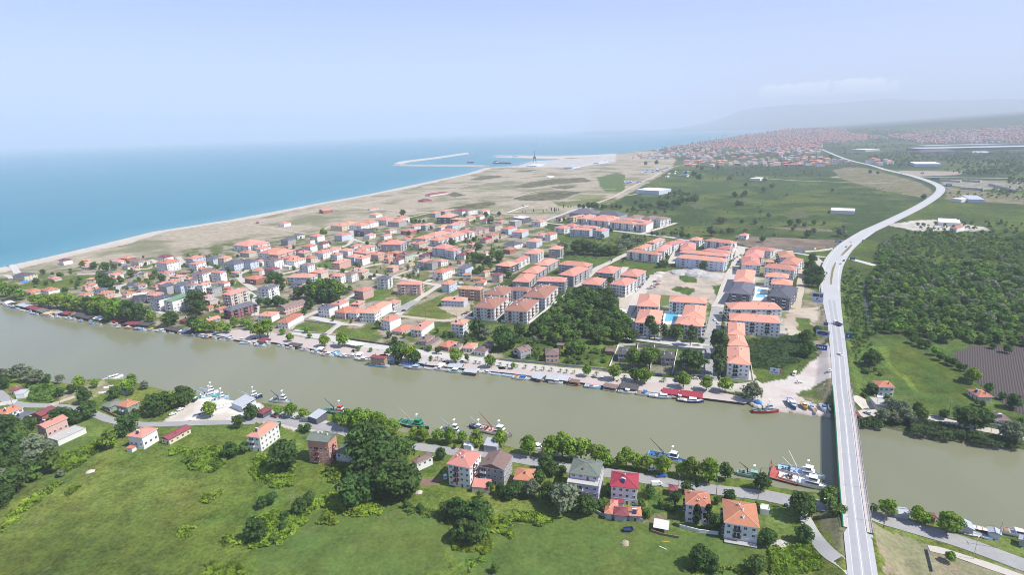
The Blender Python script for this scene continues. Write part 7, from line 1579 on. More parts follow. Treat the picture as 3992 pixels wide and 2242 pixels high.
wall('N', [(1930,278),(2130,205),(2255,172)], 1.5, WW, 'pale cemetery wall climbing to the dunes'); wall('N', [(1930,285),(2300,295),(2412,290)], 1.3, GW, 'cemetery wall facing the village'); wall('I', [(1068,1280),(1085,1350),(1105,1430)], 1.1, STEEL, 'wire fence with pale posts at the lower right', 'wire_fence', .08); wall('I', [(1060,380),(1400,430),(1719,480)], 1.0, GW, 'low grey wall along the lane beyond the right bank'); wall('F', [(690,345),(780,390),(830,405)], 1.4, WOOD, 'dark plank fence before the sage green house', 'plank_fence'); wall('R', [(1530,1110),(1640,1140)], 1.6, GW, 'grey wall behind the maroon river cafe'); wall('R', [(1670,880),(1840,850)], 1.6, GW, 'grey wall beside the green roofed block')
wall('C', [(1290,1310),(1330,1090)], 1.5, WW, 'white dividing wall between second and third villa'); wall('C', [(1500,1345),(1545,1130)], 1.5, WW, 'white dividing wall between third and fourth villa'); wall('C', [(1130,1290),(1175,1080)], 1.5, WW, 'white dividing wall between first and second villa')
# ---------------------------------------------------------------- signs, lamps, poles
BLUES = mat('road_sign_blue', (.015,.075,.33), .5); MARK = mat('sign_white_marks', (.78,.78,.80), .6); PANEL = mat('pale_sign_panel', (.50,.54,.66), .6); DKMARK = mat('sign_dark_marks', (.04,.05,.14), .6); REDM = mat('sign_red_edge', (.55,.08,.12), .6)
def sign(c, x, y, W, H, z0, bg_, marks, label, face=None, posts=2, z=GZ):
    p = P(c, x, y, z); p[2] = gz(p[0], p[1]); a = math.atan2(-p[1], -p[0])+math.pi/2 if face is None else face; o = empty('billboard' if W > 6 else 'road_sign', p, a); mb = MB(); mb.box(-W/2, W/2, -.08, .08, z0, z0+H); mb.obj('panel', bg_, o)
    for k in range(posts): px = (k+.5)/posts*W*.8-W*.4; mb = MB(); mb.bar((px, .14, -.5), (px, .14, z0+H*.8), .09); mb.obj('post', STEEL, o)
    groups = {}
    for kind, u, v, w_, h_, M in marks: groups.setdefault(M.name, []).append((kind, u, v, w_, h_, M))
    for ls in groups.values():
        mb = MB()
        for kind, u, v, w_, h_, M in ls:
            cx, cz = u*W, z0+H*v
            if kind == 'r': mb.box(cx-w_*W/2, cx+w_*W/2, -.11, -.085, cz-h_*H/2, cz+h_*H/2)
            else:
                n = 18; pts = [(cx+w_*W/2*math.cos(i*2*math.pi/n), -.11, cz+h_*H/2*math.sin(i*2*math.pi/n)) for i in range(n)]; mb.face(pts)
        mb.obj('sign_marks', ls[0][5], o)
    tag(o, None, 'billboard' if W > 6 else 'road sign', 'signs along the highway', label)
B_ = lambda: [('o',-.02,.68,.18,.34,DKMARK),('r',-.17,.28,.30,.09,DKMARK),('r',.2,.26,.26,.09,DKMARK)]
sign('E', 462, 700, 10, 5, 3, PANEL, B_(), 'pale billboard with round emblem and two dark words by the dirt track'); sign('E', 465, 655, 10, 5, 3, PANEL, [('r',-.12,.42,.55,.62,DKMARK),('r',.33,.42,.24,.62,DKMARK),('r',0,.86,.8,.1,MARK),('r',-.2,.42,.1,.4,BLUES),('o',.33,.45,.1,.3,MARK)], 'billboard with dark picture panels, upper of the pair by the dirt track'); sign('E', 512, 1030, 9.5, 4.6, 2.5, PANEL, [('o',0,.5,.88,.68,DKMARK),('r',0,.52,.4,.08,PANEL),('r',0,.4,.25,.08,PANEL)], 'pale billboard with a dark oval emblem left of the highway')
sign('E', 500, 1160, 7.5, 4, 2.6, BLUES, [('r',-.32,.55,.08,.35,MARK),('r',-.2,.5,.1,.3,MARK),('r',-.06,.5,.1,.42,MARK),('r',.1,.5,.1,.42,MARK),('r',.28,.5,.12,.3,MARK)], 'blue direction sign at the yard entrance left of the highway'); sign('E', 752, 1062, 4, 4, 2, BLUES, [('r',.05,.5,.1,.5,MARK),('r',-.08,.45,.16,.1,MARK)], 'square blue sign right of the highway'); sign('E', 68, 1375, 7, 4.5, 2, PANEL, [('o',-.1,.7,.2,.32,DKMARK),('r',-.05,.3,.6,.1,DKMARK),('r',.44,.5,.1,.9,REDM)], 'tilted pale billboard with emblem at the marsh corner', posts=1)
sign('E', 295, 228, 14, 5, 3, PANEL, [('r',-.40+.1*k,.5,.05,.8,MARK) for k in range(9)], 'striped grey billboard at the estate entrance'); sign('E', 660, 135, 7, 3.4, 3, BLUES, [('r',0,.6,.7,.12,MARK),('r',-.1,.35,.5,.12,MARK)], 'blue sign in the brown field before the junction'); sign('E', 795, 292, 6, 3.4, 2.5, BLUES, [('r',0,.5,.6,.15,MARK)], 'blue sign at the side road right of the junction'); sign('L', 1213, 1150, 8, 5, 3, BLUES, [('r',0,.5,.5,.2,MARK)], 'far blue sign above the highway bend'); sign('L', 1525, 1290, 12, 6, 1, BLUES, [('r',0,.5,.5,.15,MARK)], 'blue board by the concrete yard at the bend'); sign('L', 1365, 1210, 18, 5, 1, BLUES, [('r',0,.5,.6,.12,MARK)], 'long blue board beside the upper side road')
# overhead sign gantry
pa, pb_ = P('E', 520, 935, 4), P('E', 752, 955, 4); ctr = (pa+pb_)/2; ctr[2] = 4; o = empty('sign_gantry', ctr); mb = MB(); a, b = pa-ctr, pb_-ctr
for q in (a, b): mb = MB(); mb.bar(q+Vector((0,0,-3)), q+Vector((0,0,7)), .2); mb.obj('post', STEEL, o)
mb = MB(); mb.bar(a+Vector((0,0,7)), b+Vector((0,0,7)), .12); mb.bar(a+Vector((0,0,6)), b+Vector((0,0,6)), .12); [mb.bar(a.lerp(b, k/9)+Vector((0,0,6)), a.lerp(b, k/9)+Vector((0,0,7)), .06) for k in range(10)]; mb.obj('beam', STEEL, o); mb = MB(); d = (b-a).normalized(); mb.prism([(a-d*.2)[:2], (a+d*3.4)[:2], (a+d*3.4+Vector((0,.15,0)))[:2], (a-d*.2+Vector((0,.15,0)))[:2]], 4.5, 7.2); mb.obj('panel', BLUES, o); tag(o, None, 'gantry', label='steel sign gantry spanning the highway with one blue panel')
LAMPG = mat('lamp_head', (.72,.72,.72), .4)
def lamp(p, h, ang, label, look=None, arm=2.0):
    o = empty('street_lamp', p, ang); mb = MB(); mb.bar((0,0,-.3), (0,0,h), .11, 0, .07, n=6); mb.bar((0,0,h), (arm,0,h+.4), .06); mb.obj('pole', STEEL, o); mb = MB(); mb.prism([(arm-.3,-.18),(arm+.6,-.14),(arm+.6,.14),(arm-.3,.18)], h+.35, h+.52); mb.obj('lamp_head', LAMPG, o); tag(o, look, 'street lamp', 'street lamps', label)
ORD = ['first', 'second', 'third', 'fourth', 'fifth', 'sixth', 'seventh']
for k, (yy) in enumerate((1085, 860, 665, 505, 368, 245)):
    i = min(range(len(hp)), key=lambda i: abs((1996+0)*0+(lambda d: 1121-FOC*(d@Uc)/(d@Fw))(np.array(hp[i])-np.array([0,0,CAM_H]))-(1400+yy/1.719))); q = hp[i]; d = (hp[min(i+1, len(hp)-1)]-q).normalized(); n = Vector((-d[1], d[0], 0)); lamp(q-n*5.4+Vector((0,0,.1)), 7.5, math.atan2(n[1], n[0]), f'{ORD[k]} lamp post from the near end of the bridge railing')
for (c, x, y, h, lb) in (('I',362,268,9,'lamp on a white plinth in the green wedge by the ramp'),('I',1378,1345,9,'lamp post beside the lower right lane'),('I',728,338,8,'lamp post by the lane right of the bridge head'),('I',1497,498,8,'lamp post on the lane beyond the right bank'),('G',583,500,8,'lamp post behind the salmon pink block'),('I',392,1055,9,'lamp post under the tree left of the bridge')): lamp(P(c, x, y, GZ), h, rnd.uniform(0, 6), lb)
def pole(c, x, y, h, label, cross=True):
    p = P(c, x, y, GZ); o = empty('power_pole', p, rnd.uniform(0, 3)); mb = MB(); mb.bar((0,0,-.5), (0,0,h), .16, 0, .1, n=6); mb.obj('mast', WOOD if h < 11 else STEEL, o)
    if cross: mb = MB(); mb.bar((-1.2,0,h-.5), (1.2,0,h-.5), .07); [mb.bar((s,0,h-.5), (s,0,h-.1), .05) for s in (-1.1, 0, 1.1)]; mb.obj('crossarm', STEEL, o)
    tag(o, None, 'power pole', 'power poles', label)
for a in (('I',775,1145,10,'leaning dark pole at the lane right of the bridge'),('I',1535,1270,13,'tall pole with twin crossarms at the pale blue hut'),('I',632,250,9,'dark pole beside the garden house right of the bridge'),('I',1215,365,8,'pole on the lane by the corn strip'),('E',828,1118,10,'pole in the bright verge right of the highway'),('I',128,330,7,'thin mast on the boat ramp'),('I',316,1035,6,'short pole at the footpath fork'),('H',1362,915,9,'pole on the near river road by the cypresses'),('H',1640,950,8,'pole beside the biggest brick roofed house'),('H',1110,855,7,'pole at the pink shed'),('H',205,700,8,'pole among the near planes'),('F',85,310,9,'pole at the lane fork, far left'),('F',400,300,7,'pole on the dirt spur'),('C',785,340,11,'pale pole in the green gap between estates'),('C',1035,215,10,'pole at the gravel road by the thicket'),('B',1590,830,8,'pole at the rounded mown field'),('B',1880,830,8,'pole at the right of the mown field'),('B',2025,700,8,'pole before the brown row house'),('B',1125,1080,8,'pole on the promenade side of the lot'),('A',2395,800,12,'pale blue minaret-like mast by the maroon block')): pole(*a)
# palms and small plants along the promenade
def palm_mesh():
    mb = MB(); mb.bar((0,0,-.1), (.05,0,1.9), .16, 0, .12, n=6); t_ = mb.mesh('trunk', BARK); f = MB()
    for k in range(13):
        a = k*2.4; e = .5+.35*math.sin(k*1.7); pts = [Vector((.05, 0, 1.9))]
        for s in range(1, 4): pts.append(pts[-1]+Vector((math.cos(a)*.52, math.sin(a)*.52, .42*e-.24*s)))
        sd_ = Vector((-math.sin(a), math.cos(a), 0))
        for s in range(3): w0, w1 = .2*(1-s*.28), .2*(1-(s+1)*.3); f.face([pts[s]-sd_*w0, pts[s]+sd_*w0, pts[s+1]+sd_*w1, pts[s+1]-sd_*w1])
    return t_, f.mesh('fronds', mat('palm_fronds', (.07,.12,.035), .7, var=.2))
PT, PF = palm_mesh()
PALMS = [('C',x,y) for x, y in ((40,1288),(120,1298),(210,1308),(285,1316),(360,1322),(448,1332),(505,1340),(575,1346),(785,1366),(1050,1395),(1415,1425))]+[('B',x,y) for x, y in ((1700,1222),(1740,1230),(1990,1245),(2060,1252),(2100,1256),(2290,1275),(2360,1284),(2235,1268),(1075,1130),(960,1110))]+[('H',1012,152),('H',1545,202),('H',1180,170)]
for c, x, y in PALMS:
    o = empty('palm', P(c, x, y, GZ), rnd.uniform(0, 6)); s = rnd.uniform(1.1, 1.6); o.scale = (s, s, s); put('trunk', PT, o); put('fronds', PF, o); tag(o, 'small palm on the promenade verge', 'palm', 'promenade palms')
# small things
def heap(c, x, y, r, h, M, name, label, cat, seed=0):
    p = P(c, x, y, GZ); rs = random.Random(seed); o = empty(name, p); mb = MB(); n = 14; rings = [(1, -.1), (.75, .45), (.42, .85), (.12, 1.0)]; pts = []
    for f, z in rings: pts.append([(r*f*rs.uniform(.8, 1.2)*math.cos(i*2*math.pi/n), r*f*rs.uniform(.8, 1.2)*math.sin(i*2*math.pi/n), h*z*rs.uniform(.85, 1.1)) for i in range(n)])
    for a, b in zip(pts, pts[1:]):
        for i in range(n): j = (i+1) % n; mb.face([a[i], a[j], b[j], b[i]])
    mb.face(pts[-1]); mb.obj('pile', M, o); tag(o, None, cat, label=label)
GRV = mat('gravel_grey', (.44,.42,.40), .95, [(.5,.6,(.36,.34,.33))]); BLT = mat('blue_tarpaulin', (.04,.24,.62), .6); RUB = mat('rubble_pale', (.55,.50,.46), .95, [(.7,.6,(.42,.37,.34))])
heap('C', 1720, 405, 17, 5, GRV, 'gravel_heap', 'big grey gravel heap at the back of the building lot', 'heap', 1); heap('C', 1850, 425, 14, 3, GRV, 'gravel_heap', 'lower grey gravel heap right of the big one', 'heap', 2); heap('C', 1570, 395, 13, 3.5, GRV, 'gravel_heap', 'sandy gravel heap left of the big grey one', 'heap', 3); heap('C', 1345, 425, 8, 1.6, RUB, 'rubble_heap', 'pale rubble heap at the head of the dirt road', 'heap', 4); heap('C', 1385, 395, 6, 1.5, RUB, 'rubble_heap', 'smaller pale rubble heap behind the first', 'heap', 5); heap('C', 1010, 748, 5, 1.3, WHITE, 'rubble_heap', 'white rubble heap at the wood edge', 'heap', 6)
heap('U', 335, 430, 2.6, 1.9, BLT, 'tarpaulin', 'bright blue tarpaulin heap by the willow at the quay corner', 'tarpaulin', 7); heap('B', 1435, 1255, 3, 1.8, BLT, 'tarpaulin', 'bright blue tarpaulin at the quay below the dark tree', 'tarpaulin', 8); heap('F', 718, 222, 2.4, .7, BLT, 'tarpaulin', 'blue tarpaulin on the grassy spit', 'tarpaulin', 9); heap('I', 100, 1255, 4.5, .8, RUB, 'tarpaulin', 'crumpled pale tarpaulin by the footpath', 'tarpaulin', 10); heap('B', 755, 1140, 3, 1, BLT, 'tarpaulin', 'blue tarpaulin by the moored boats below the planes', 'tarpaulin', 11); heap('A', 240, 478, 5, 1.6, BLT, 'tarpaulin', 'blue covered heap before the cream yellow house', 'tarpaulin', 12); heap('G', 1090, 895, 1.8, 1, RUB, 'rubble_heap', 'red and white rubbish pile beside the vegetable plot', 'heap', 13); heap('H', 750, 1235, 2, 1.0, mat('dry_canes', (.36,.29,.2), .95), 'cane_pile', 'pile of dry canes in the pasture', 'heap', 14); heap('F', 605, 755, 2.2, .6, RUB, 'rubble_heap', 'pale rubble heap on the ditch bank', 'heap', 15)
# football goal, trailer, marquee, containers, planks
a, b = P('G', 880, 1058, GZ), P('G', 985, 1075, GZ); ctr = (a+b)/2; o = empty('goal', ctr); mb = MB(); [mb.bar(q-ctr, q-ctr+Vector((0,0,2.4)), .08) for q in (a, b)]; mb.bar(a-ctr+Vector((0,0,2.4)), b-ctr+Vector((0,0,2.4)), .08); mb.obj('goal_frame', WOOD, o); tag(o, None, 'goal', label='plain wooden football goal in the pasture')
p = P('H', 772, 1155, GZ); o = empty('trailer', p, R(5)); mb = MB(); mb.box(-2,2,-1,1,.7,.8); [mb.box(-2,2,s*.98-.04,s*.98+.04,.8,1.5) for s in (-1,1)]; [mb.box(s*1.98-.04,s*1.98+.04,-.94,.94,.8,1.5) for s in (-1,1)]; mb.obj('box_body', HC['n'], o); [put('wheel', VW, o, (.3, s*1.05, .34)) for s in (-1, 1)]; mb = MB(); mb.bar((2,0,.7), (3.4,0,.5), .06); mb.obj('drawbar', DARKM, o); tag(o, None, 'trailer', label='dark blue farm trailer parked alone in the pasture')
p = P('B', 915, 1085, GZ); q = P('B', 975, 1097, GZ)-p; o = empty('marquee', p, math.atan2(q[1], q[0])); mb = MB(); mb.face([(-9,-4,2.6),(9,-4,2.6),(9,0,4),(-9,0,4)]); mb.face([(-9,0,4),(9,0,4),(9,4,2.6),(-9,4,2.6)]); mb.face([(-9,-4,2.6),(-9,0,4),(-9,4,2.6)]); mb.face([(9,-4,2.6),(9,4,2.6),(9,0,4)]); mb.obj('canopy', WHITE, o)
for k in range(4):
    for s in (-3.9, 3.9): mb = MB(); mb.bar((-8.8+5.87*k, s, 0), (-8.8+5.87*k, s, 2.6), .08); mb.obj('post', STEEL, o)
tag(o, None, 'marquee', label='long white marquee on the promenade beside the plane trees')
for c, x, y, an, lb in (('H',1025,1227,-15,'yellow plank lying in the pasture, upper'),('H',1005,1268,-40,'white plank lying in the pasture, lower')): mb = MB(); mb.box(-1.6,1.6,-.15,.15,0,.1); o = mb.obj('plank', mat('plank_'+lb.split()[0], (.62,.42,.08) if lb[0] == 'y' else (.7,.7,.68), .8), None, P(c, x, y, GZ+.02), R(an)); tag(o, None, 'plank', label=lb)
o = empty('waste_bin', P('I', 123, 990, GZ), .3); mb = MB(); mb.box(-.7,.7,-.55,.55,.15,1.2); mb.obj('bin_body', HC['n'], o); mb = MB(); mb.box(-.75,.75,-.6,.6,1.2,1.32); mb.obj('lid', DARKM, o); tag(o, None, 'waste bin', label='dark blue wheeled waste bin by the river road')
for c, x, y, lb in (('L',1560,1232,'grey concrete element stack beside the upper side road'),('L',1790,1232,'long low concrete element rows by the side road'),('L',2150,1310,'long wall of grey concrete blocks at the far right yard'),('L',1800,1325,'dark grey block stack by the bend yard')):
    p = P(c, x, y, GZ); q = P(c, x+60, y+(16 if '2150' in str(x) else 4), GZ)-p; o = empty('concrete_stack', p, math.atan2(q[1], q[0])); n = 40 if x == 2150 else 12; mb = MB(); [mb.box(-n*2+4*k, -n*2+4*k+3.7, -3, 3, 0, 5+(k*7 % 3)*.4) for k in range(n)]; mb.obj('blocks', CONC, o); tag(o, None, 'concrete stack', label=lb)
# ploughed plot
PF_ = bpy.data.materials.new('ploughed_earth'); PF_.use_nodes = True; t = PF_.node_tree; b = t.nodes['Principled BSDF']; b.inputs['Roughness'].default_value = 1; b.inputs['Specular IOR Level'].default_value = .05
g_ = t.nodes.new('ShaderNodeNewGeometry'); wv = t.nodes.new('ShaderNodeTexWave'); mp = t.nodes.new('ShaderNodeMapping'); mp.inputs['Rotation'].default_value = (0, 0, R(38)); wv.inputs['Scale'].default_value = .22; wv.inputs['Distortion'].default_value = 2.5; wv.inputs['Detail'].default_value = 3; wv.inputs['Detail Scale'].default_value = .6
cr_ = t.nodes.new('ShaderNodeValToRGB'); cr_.color_ramp.elements[0].color = (.060,.050,.050,1); cr_.color_ramp.elements[1].color = (.125,.105,.098,1); t.links.new(g_.outputs['Position'], mp.inputs[0]); t.links.new(mp.outputs[0], wv.inputs['Vector']); t.links.new(wv.outputs['Fac'], cr_.inputs[0]); t.links.new(cr_.outputs[0], b.inputs['Base Color'])
mb = MB(); mb.face([tuple(p) for p in CP('E', [(1760,1165),(1910,1090),(2140,1090),(2600,1110),(2600,1780),(2300,1690),(1990,1440),(1850,1300)], GZ+.14)][::-1]); structure(mb.obj('ploughed_field', PF_))
# dirty ditch water right of the road
for pts in ([(895,590),(920,600),(960,800),(985,880),(950,890),(915,760)], [(900,505),(935,500),(940,570),(905,565)], [(1030,170),(1160,60),(1200,58),(1060,165)]):
    structure(lay('ditch_water', CP('E', pts[:len(pts)//2], GZ+.1), CP('E', pts[::-1][:len(pts)//2], GZ+.1), water('ditch_water', (.03,.035,.03), (.05,.055,.045), .15, (.4,.1,.1), .05)))
# ---------------------------------------------------------------- harbour
ROCK = mat('breakwater_rock', (.40,.37,.33), .95, [(.12,.6,(.50,.47,.43)), (.5,.5,(.28,.26,.24))])
def mole(pts, wid, h, label, top=None):
    w_ = CP('J', pts, 0); ctr = sum(w_, Vector())/len(w_); o = empty('breakwater', ctr); w_ = [p-ctr for p in w_]; l, r = ribbon(w_, [wid]*len(w_), -2); l2, r2 = ribbon(w_, [wid*.45]*len(w_), h); mb = MB(); tp = MB()
    for i in range(len(w_)-1): mb.face([l[i+1], l[i], l2[i], l2[i+1]]); mb.face([r[i], r[i+1], r2[i+1], r2[i]]); tp.face([r2[i], r2[i+1], l2[i+1], l2[i]])
    mb.face([l[0], r[0], r2[0], l2[0]]); mb.face([r[-1], l[-1], l2[-1], r2[-1]]); mb.obj('rock_slope', ROCK, o); tp.obj('crown_wall', top or PALEC, o); tag(o, None, 'breakwater', 'harbour breakwaters', label)
mole([(1195,844),(1010,838),(800,836),(600,835),(420,833),(352,828)], 70, 6, 'rocky breakwater arm running out from the pale quay', ROCK); mole([(352,826),(385,812),(440,800),(700,768),(900,738),(1030,719),(1068,721)], 60, 8, 'long pale breakwater arm bent back towards the open sea'); mole([(1280,743),(1500,744),(1900,748),(2150,742)], 60, 6, 'inner pier on the far side of the harbour', ROCK)
def ship(c, x, y, Lh, hc, label, ang, deckh=True):
    p = P(c, x, y, 0); o = empty('ship', p, ang); hull_parts(o, Lh, Lh*.17, 5.5, hc, 's', blunt=.5, sheer=.15, stern=.95); cabin(o, -Lh*.42, -Lh*.26, Lh*.06, 4.5, 11, 'w', 'w', 'bridge_house'); mb = MB(); mb.bar((-Lh*.36,0,14), (-Lh*.36,0,22), .5); mb.obj('mast', HC['s'], o)
    if deckh: mb = MB(); [mb.box(-Lh*.2+k*Lh*.14, -Lh*.2+k*Lh*.14+Lh*.11, -Lh*.06, Lh*.06, 4, 7) for k in range(4)]; mb.obj('hatch', HC['r'], o)
    tag(o, None, 'ship', 'ships in the harbour', label)
dv = P('J', 1450, 815, 0)-P('J', 1240, 812, 0); an = math.atan2(dv[1], dv[0]); ship('J', 1345, 813, 120, 'd', 'long dark cargo ship alongside the white quay', an); ship('J', 1050, 806, 48, 'n', 'short dredger with two derricks at the quay head', an, False); ship('J', 1465, 753, 40, 'n', 'small dark ship at the inner pier', an, False); ship('J', 1725, 563, 60, 'd', 'tiny dark ship out at sea, farther one', an, False); ship('J', 1745, 577, 55, 'd', 'tiny dark ship out at sea, nearer one', an, False)
p = P('J', 1650, 803, 2); o = empty('harbour_crane', p); mb = MB(); [mb.bar((sx_*9, sy_*9, 0), (sx_*4, sy_*4, 20), 1.1) for sx_ in (-1, 1) for sy_ in (-1, 1)]; mb.obj('crane_base', HC['n'], o); mb = MB(); mb.box(-7,7,-5,5,20,30); mb.bar((0,0,30), (0,0,62), 2.0, 0, 1.2); mb.obj('crane_tower', HC['n'], o); mb = MB(); [mb.bar((2, s, 34), (22, s*.2, 150), 1.0, 0, .5) for s in (-2.5, 2.5)]; [mb.bar((2+20*k/9, -2.5+k*.22, 34+116*k/9), (2+20*(k+1)/9, 2.5-k*.22, 34+116*(k+1)/9), .4) for k in range(9)]; mb.obj('jib', STEEL, o); tag(o, None, 'crane', label='tall harbour crane with raised pale jib on the quay')
# ---------------------------------------------------------------- the far town
WF = {k: WALL[k] for k in 'wbepg'}
TOWNW = mat('far_town_walls', (.42,.41,.40), .9, var=.12); 
fr = random.Random(77); placed = []
def pinside(x, y, poly):
    ins = False; j = len(poly)-1
    for i in range(len(poly)):
        if (poly[i][1] > y) != (poly[j][1] > y) and x < (poly[j][0]-poly[i][0])*(y-poly[i][1])/(poly[j][1]-poly[i][1])+poly[i][0]: ins = not ins
        j = i
    return ins
def pick(c, poly, n, gx, gy):
    xs = [p[0] for p in poly]; ys = [p[1] for p in poly]; got = []; t = 0
    while len(got) < n and t < n*40:
        t += 1; x, y = fr.uniform(min(xs), max(xs)), fr.uniform(min(ys), max(ys))
        if not pinside(x, y, poly) or any(abs(x-a) < gx and abs(y-b) < gy for a, b in got): continue
        got.append((x, y))
    return got
def far_block(c, x, y, i, place):
    p = ground_hit(c, x, y)
    if p is None: return
    z = p[2]; W = fr.uniform(20, 34); D = fr.uniform(14, 21); st = fr.choice((3, 3, 4, 4)); H = st*2.9; o = empty('apartment_block', p, fr.choice((0, .35, .35, .9, -.3))+fr.uniform(-.1, .1)); wc = fr.choice('wwwbep'); rc = fr.choice('oooooookg')
    mb = MB(); mb.box(-W/2+.5, W/2-.5, -D/2+.5, D/2-.5, -2, H)
    for k in range(st): mb.box(-W/2+2, W/2-2, -D/2+.42, -D/2+.5, k*2.9+1, k*2.9+2.2, 1); mb.box(W/2-.5, W/2-.42, -D/2+2, D/2-2, k*2.9+1, k*2.9+2.2, 1)
    mb.obj('wall', [WALL[wc], GLASS], o); rm, _, _ = roof_mesh(rc, W, D, H, 'hip'); rm.obj('roof', [ROOF[rc], WHITE, RIDGEM['o']], o)
    tag(o, f"{STW[st]} {WALLWORD[wc]} {place} block with {ROOFWORD[rc]} roof", 'apartment building', 'blocks of the far town')
for c, poly, n, gx, gy, place in (('K', [(830,1055),(820,1005),(1100,950),(1640,945),(1640,1050)], 26, 62, 24, 'front row town'), ('K', [(1690,1055),(1690,985),(1880,965),(1890,1045)], 8, 55, 26, 'front row town'), ('K', [(1930,1060),(1930,935),(2400,930),(2400,1060)], 26, 66, 24, 'front row town'), ('K', [(215,965),(400,885),(560,845),(850,835),(1250,855),(1230,930),(1000,970),(600,965)], 62, 44, 16, 'seaside town'), ('K', [(1260,895),(1600,855),(2400,825),(2400,915),(1900,910),(1300,925)], 52, 52, 16, 'inner town'), ('L', [(0,1030),(0,975),(360,985),(360,1030)], 8, 55, 25, 'highway side'), ('L', [(560,1005),(560,970),(820,975),(820,1040),(700,1045)], 7, 50, 20, 'highway side')):
    for i, (x, y) in enumerate(pick(c, poly, n, gx, gy)): far_block(c, x, y, i, place)
# beyond those, a sea of roofs nobody could count
def town_mass(lists):
    Vw, Fw_, Vr, Fr_ = [], [], [], []
    for c, poly, n, gx, gy in lists:
        for x, y in pick(c, poly, n, gx, gy):
            p = ground_hit(c, x, y)
            if p is None: continue
            W, D, H = fr.uniform(13, 24), fr.uniform(11, 18), fr.uniform(6, 15); a = fr.uniform(-.4, 1.2); ca, sa = math.cos(a), math.sin(a); T = lambda u, v, z: (p[0]+u*ca-v*sa, p[1]+u*sa+v*ca, p[2]+z); b = len(Vw); e = [(-W/2,-D/2),(W/2,-D/2),(W/2,D/2),(-W/2,D/2)]
            Vw.extend([T(u, v, -4) for u, v in e]+[T(u, v, H) for u, v in e]); Fw_.extend([(b+i, b+(i+1) % 4, b+4+(i+1) % 4, b+4+i) for i in range(4)]); b = len(Vr); s = D*.5; Vr.extend([T(u*1.05, v*1.05, H) for u, v in e]+[T(-W/2+s*.8, 0, H+s*.4), T(W/2-s*.8, 0, H+s*.4)]); Fr_.extend([(b, b+1, b+5, b+4), (b+2, b+3, b+4, b+5), (b+1, b+2, b+5), (b+3, b, b+4)])
    me = bpy.data.meshes.new('far_town'); n = len(Vw); me.from_pydata(Vw+Vr, [], Fw_+[tuple(n+i for i in f) for f in Fr_])
    for q in (TOWNW, mat('far_town_roofs', (.40,.14,.09), .85, [(.01,.6,(.34,.17,.13)), (.06,.5,(.46,.2,.14))])): me.materials.append(q)
    me.polygons.foreach_set('material_index', [0]*len(Fw_)+[1]*len(Fr_)); me.update(); o = put('far_town', me); o['kind'] = 'stuff'; o['label'] = 'far off mass of red roofed town houses fading into haze'
town_mass([('K', [(560,842),(860,800),(1050,762),(1500,692),(2020,612),(2420,605),(2420,830),(1600,850),(900,838)], 1150, 16, 4), ('L', [(-10,600),(300,612),(340,665),(560,690),(560,760),(0,780)], 420, 16, 4), ('L', [(560,690),(900,685),(1250,645),(1700,625),(2300,592),(2500,560),(2500,765),(1250,790),(1000,735),(560,735)], 700, 16, 5)])
for c, x, y in pick('K', [(0,0)], 0, 1, 1): pass
TENT = MB(); TENT.prism([(-3,-2.5),(3,-2.5),(3,2.5),(-3,2.5)], 0, 1.6); TENT.face([(-3.2,-2.7,1.6),(3.2,-2.7,1.6),(3.2,0,2.9),(-3.2,0,2.9)]); TENT.face([(-3.2,0,2.9),(3.2,0,2.9),(3.2,2.7,1.6),(-3.2,2.7,1.6)]); TB, TW = TENT.mesh('shelter_cover', BLT), TENT.mesh('shelter_cover', mat('pale_tarpaulin', (.62,.63,.62), .8))
for poly, n in (([(280,1125),(300,1095),(560,1085),(640,1060),(540,1125)], 16), ([(560,1190),(580,1130),(700,1110),(890,1100),(880,1180)], 22), ([(100,1250),(110,1232),(310,1230),(300,1250)], 8)):
    for i, (x, y) in enumerate(pick('K', poly, n, 18, 7)):
        bl = fr.random() < .6; o = put('tent', TB if bl else TW, None, P('K', x, y), fr.uniform(0, 3)); s = fr.uniform(.9, 1.5); o.scale = (s, s, s); tag(o, ('blue' if bl else 'pale')+' tarpaulin shelter in the camp by the sandy road', 'tent', 'tents of the roadside camp')
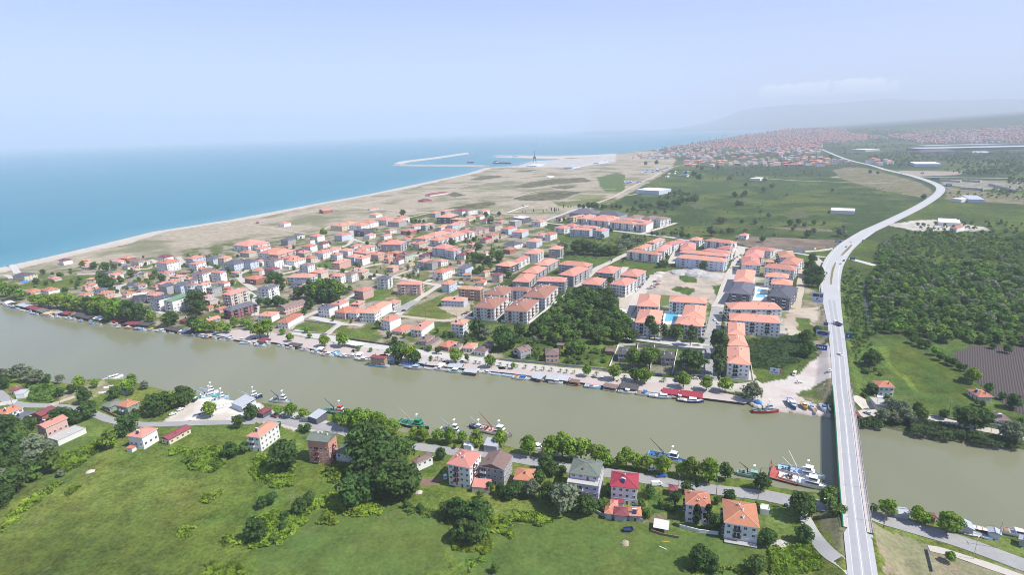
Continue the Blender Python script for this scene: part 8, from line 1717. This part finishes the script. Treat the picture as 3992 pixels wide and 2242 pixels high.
# ---------------------------------------------------------------- labels: each look that occurs more than once is told apart by what it stands near
LM = {}
for nm, (c, x, y) in {'the green roofed block': ('R',1500,1050),'the big maroon block': ('A',2200,800),'the cemetery': ('O',200,250),'the four brick red roofed blocks': ('S',700,900),'the big gravel heap': ('C',1720,405),'the turquoise pool': ('T',870,640),'the two pale pools': ('T',2270,270),'the bridge ramp': ('U',1400,500),'the white marquee': ('B',915,1085),'the timber houseboat': ('B',1140,1240),
    'the dark red beach house': ('M',1430,270),'the long cream barn': ('F',1150,560),'the salmon pink apartment house': ('G',430,640),'the tall white river house': ('G',1370,850),'the lilac house': ('H',470,930),'the crimson roofed house': ('H',740,960),'the biggest brick roofed house': ('H',1530,1190),'the football goal': ('G',930,1065),'the boatyard': ('F',1330,330),'the sage green house': ('F',850,370),'the concrete slab house': ('F',450,560),
    'the mown lot': ('B',530,915),'the rounded mown field': ('B',1700,760),'the villas': ('T',700,1330),'the marsh': ('E',150,1130),'the oval field': ('I',1100,180),'the red kiosk': ('I',608,385),'the highway junction': ('Q',2300,880),'the white meadow hall': ('Q',2380,300),'the roadside hall': ('K',400,1390),'the twin roofed hall': ('K',1650,1195),'the harbour': ('J',1500,830),'the far works hall': ('L',1500,880),'the white flat roofed block': ('N',2100,430),
    'the big ochre block': ('B',2000,630),'the black framed house': ('R',1000,930),'the purple complex': ('N',1420,600),'the blue wall block': ('N',920,930),'the cream yellow house': ('A',200,450),'the beige five-storey block': ('A',2200,680),'the dark grey estate': ('T',1950,330),'the red canvas boathouse': ('A',1090,870),'the long maroon boathouse': ('A',1220,880),'the black boathouse': ('H',780,200),'the crimson boathouses': ('H',1130,250),'the dark red beach cafe': ('J',680,1115),
    'the oldest tall trees': ('G',830,900),'the willow clump': ('H',350,1030),'the reed beds': ('I',1100,520),'the lower right lane': ('I',1380,1300),'the far left bend': ('F',200,190),'the pasture wood': ('F',200,700),'the east wood': ('E',1600,900),'the ploughed field': ('E',2200,1250),'the corner wood': ('C',700,850),'the scrubby gap': ('C',780,200),'the gravel yard': ('I',150,150),'the sandy road end': ('K',815,1035),'the beach trees': ('K',935,790),'the roadside camp': ('K',700,1140),'the far highway end': ('D',2060,372),'the harbour crane': ('J',1650,803),'the pale far street': ('K',1250,905),'the far left end of the town front': ('K',250,950),'the far depot': ('L',280,1058)}.items(): LM[nm] = P(c, x, y).to_2d()
ords = {1: 'nearest', 2: 'second nearest', 3: 'third nearest', 4: 'fourth nearest', 5: 'fifth nearest', 6: 'sixth nearest', 7: 'seventh nearest', 8: 'eighth nearest', 9: 'ninth nearest', 10: 'tenth nearest', 11: 'eleventh nearest', 12: 'twelfth nearest'}
bylook = {}
for o in THINGS:
    if 'look' in o: bylook.setdefault(o['look'], []).append(o)
used_l = set(o['label'] for o in THINGS if 'label' in o)
for lk, ls in bylook.items():
    pos = [o.location.to_2d() for o in ls]
    if len(ls) == 1 and lk not in used_l: ls[0]['label'] = lk; used_l.add(lk); continue
    best = {}
    for nm, q in LM.items():
        od = sorted(range(len(ls)), key=lambda i: (pos[i]-q).length)
        for rk, i in enumerate(od[:12]):
            d = (pos[i]-q).length; gap = ((pos[od[rk+1]]-q).length-d) if rk+1 < len(od) else 50
            cost = rk*60+d*.6-min(gap, 20)
            best.setdefault(i, []).append((cost, rk+1, nm))
    for i, o in enumerate(ls):
        done = False
        for cost, rk, nm in sorted(best.get(i, [])):
            lb = f"{lk}, {ords[rk]} to {nm}" if len(lk.split()) <= 10 else f"{' '.join(lk.split()[:10])}, {ords[rk]} to {nm}"
            while len(lb.split()) > 16: lb = re.sub(r'^(\S+\s)', '', lb, 1)
            if lb not in used_l: o['label'] = lb; used_l.add(lb); done = True; break
        if not done:
            nm = min(LM, key=lambda n: (pos[i]-LM[n]).length); od = sorted(range(len(ls)), key=lambda j: (pos[j]-LM[nm]).length); r_ = od.index(i)+1
            sfx = 'th' if 10 <= r_ % 100 <= 20 else {1: 'st', 2: 'nd', 3: 'rd'}.get(r_ % 10, 'th')
            lb = f"{lk}, {r_}{sfx} in distance from {nm}"; ws = lb.split(); lb = ' '.join(ws[max(0, len(ws)-16):]); o['label'] = lb; used_l.add(lb)
for o in THINGS:
    if 'look' in o: del o['look']
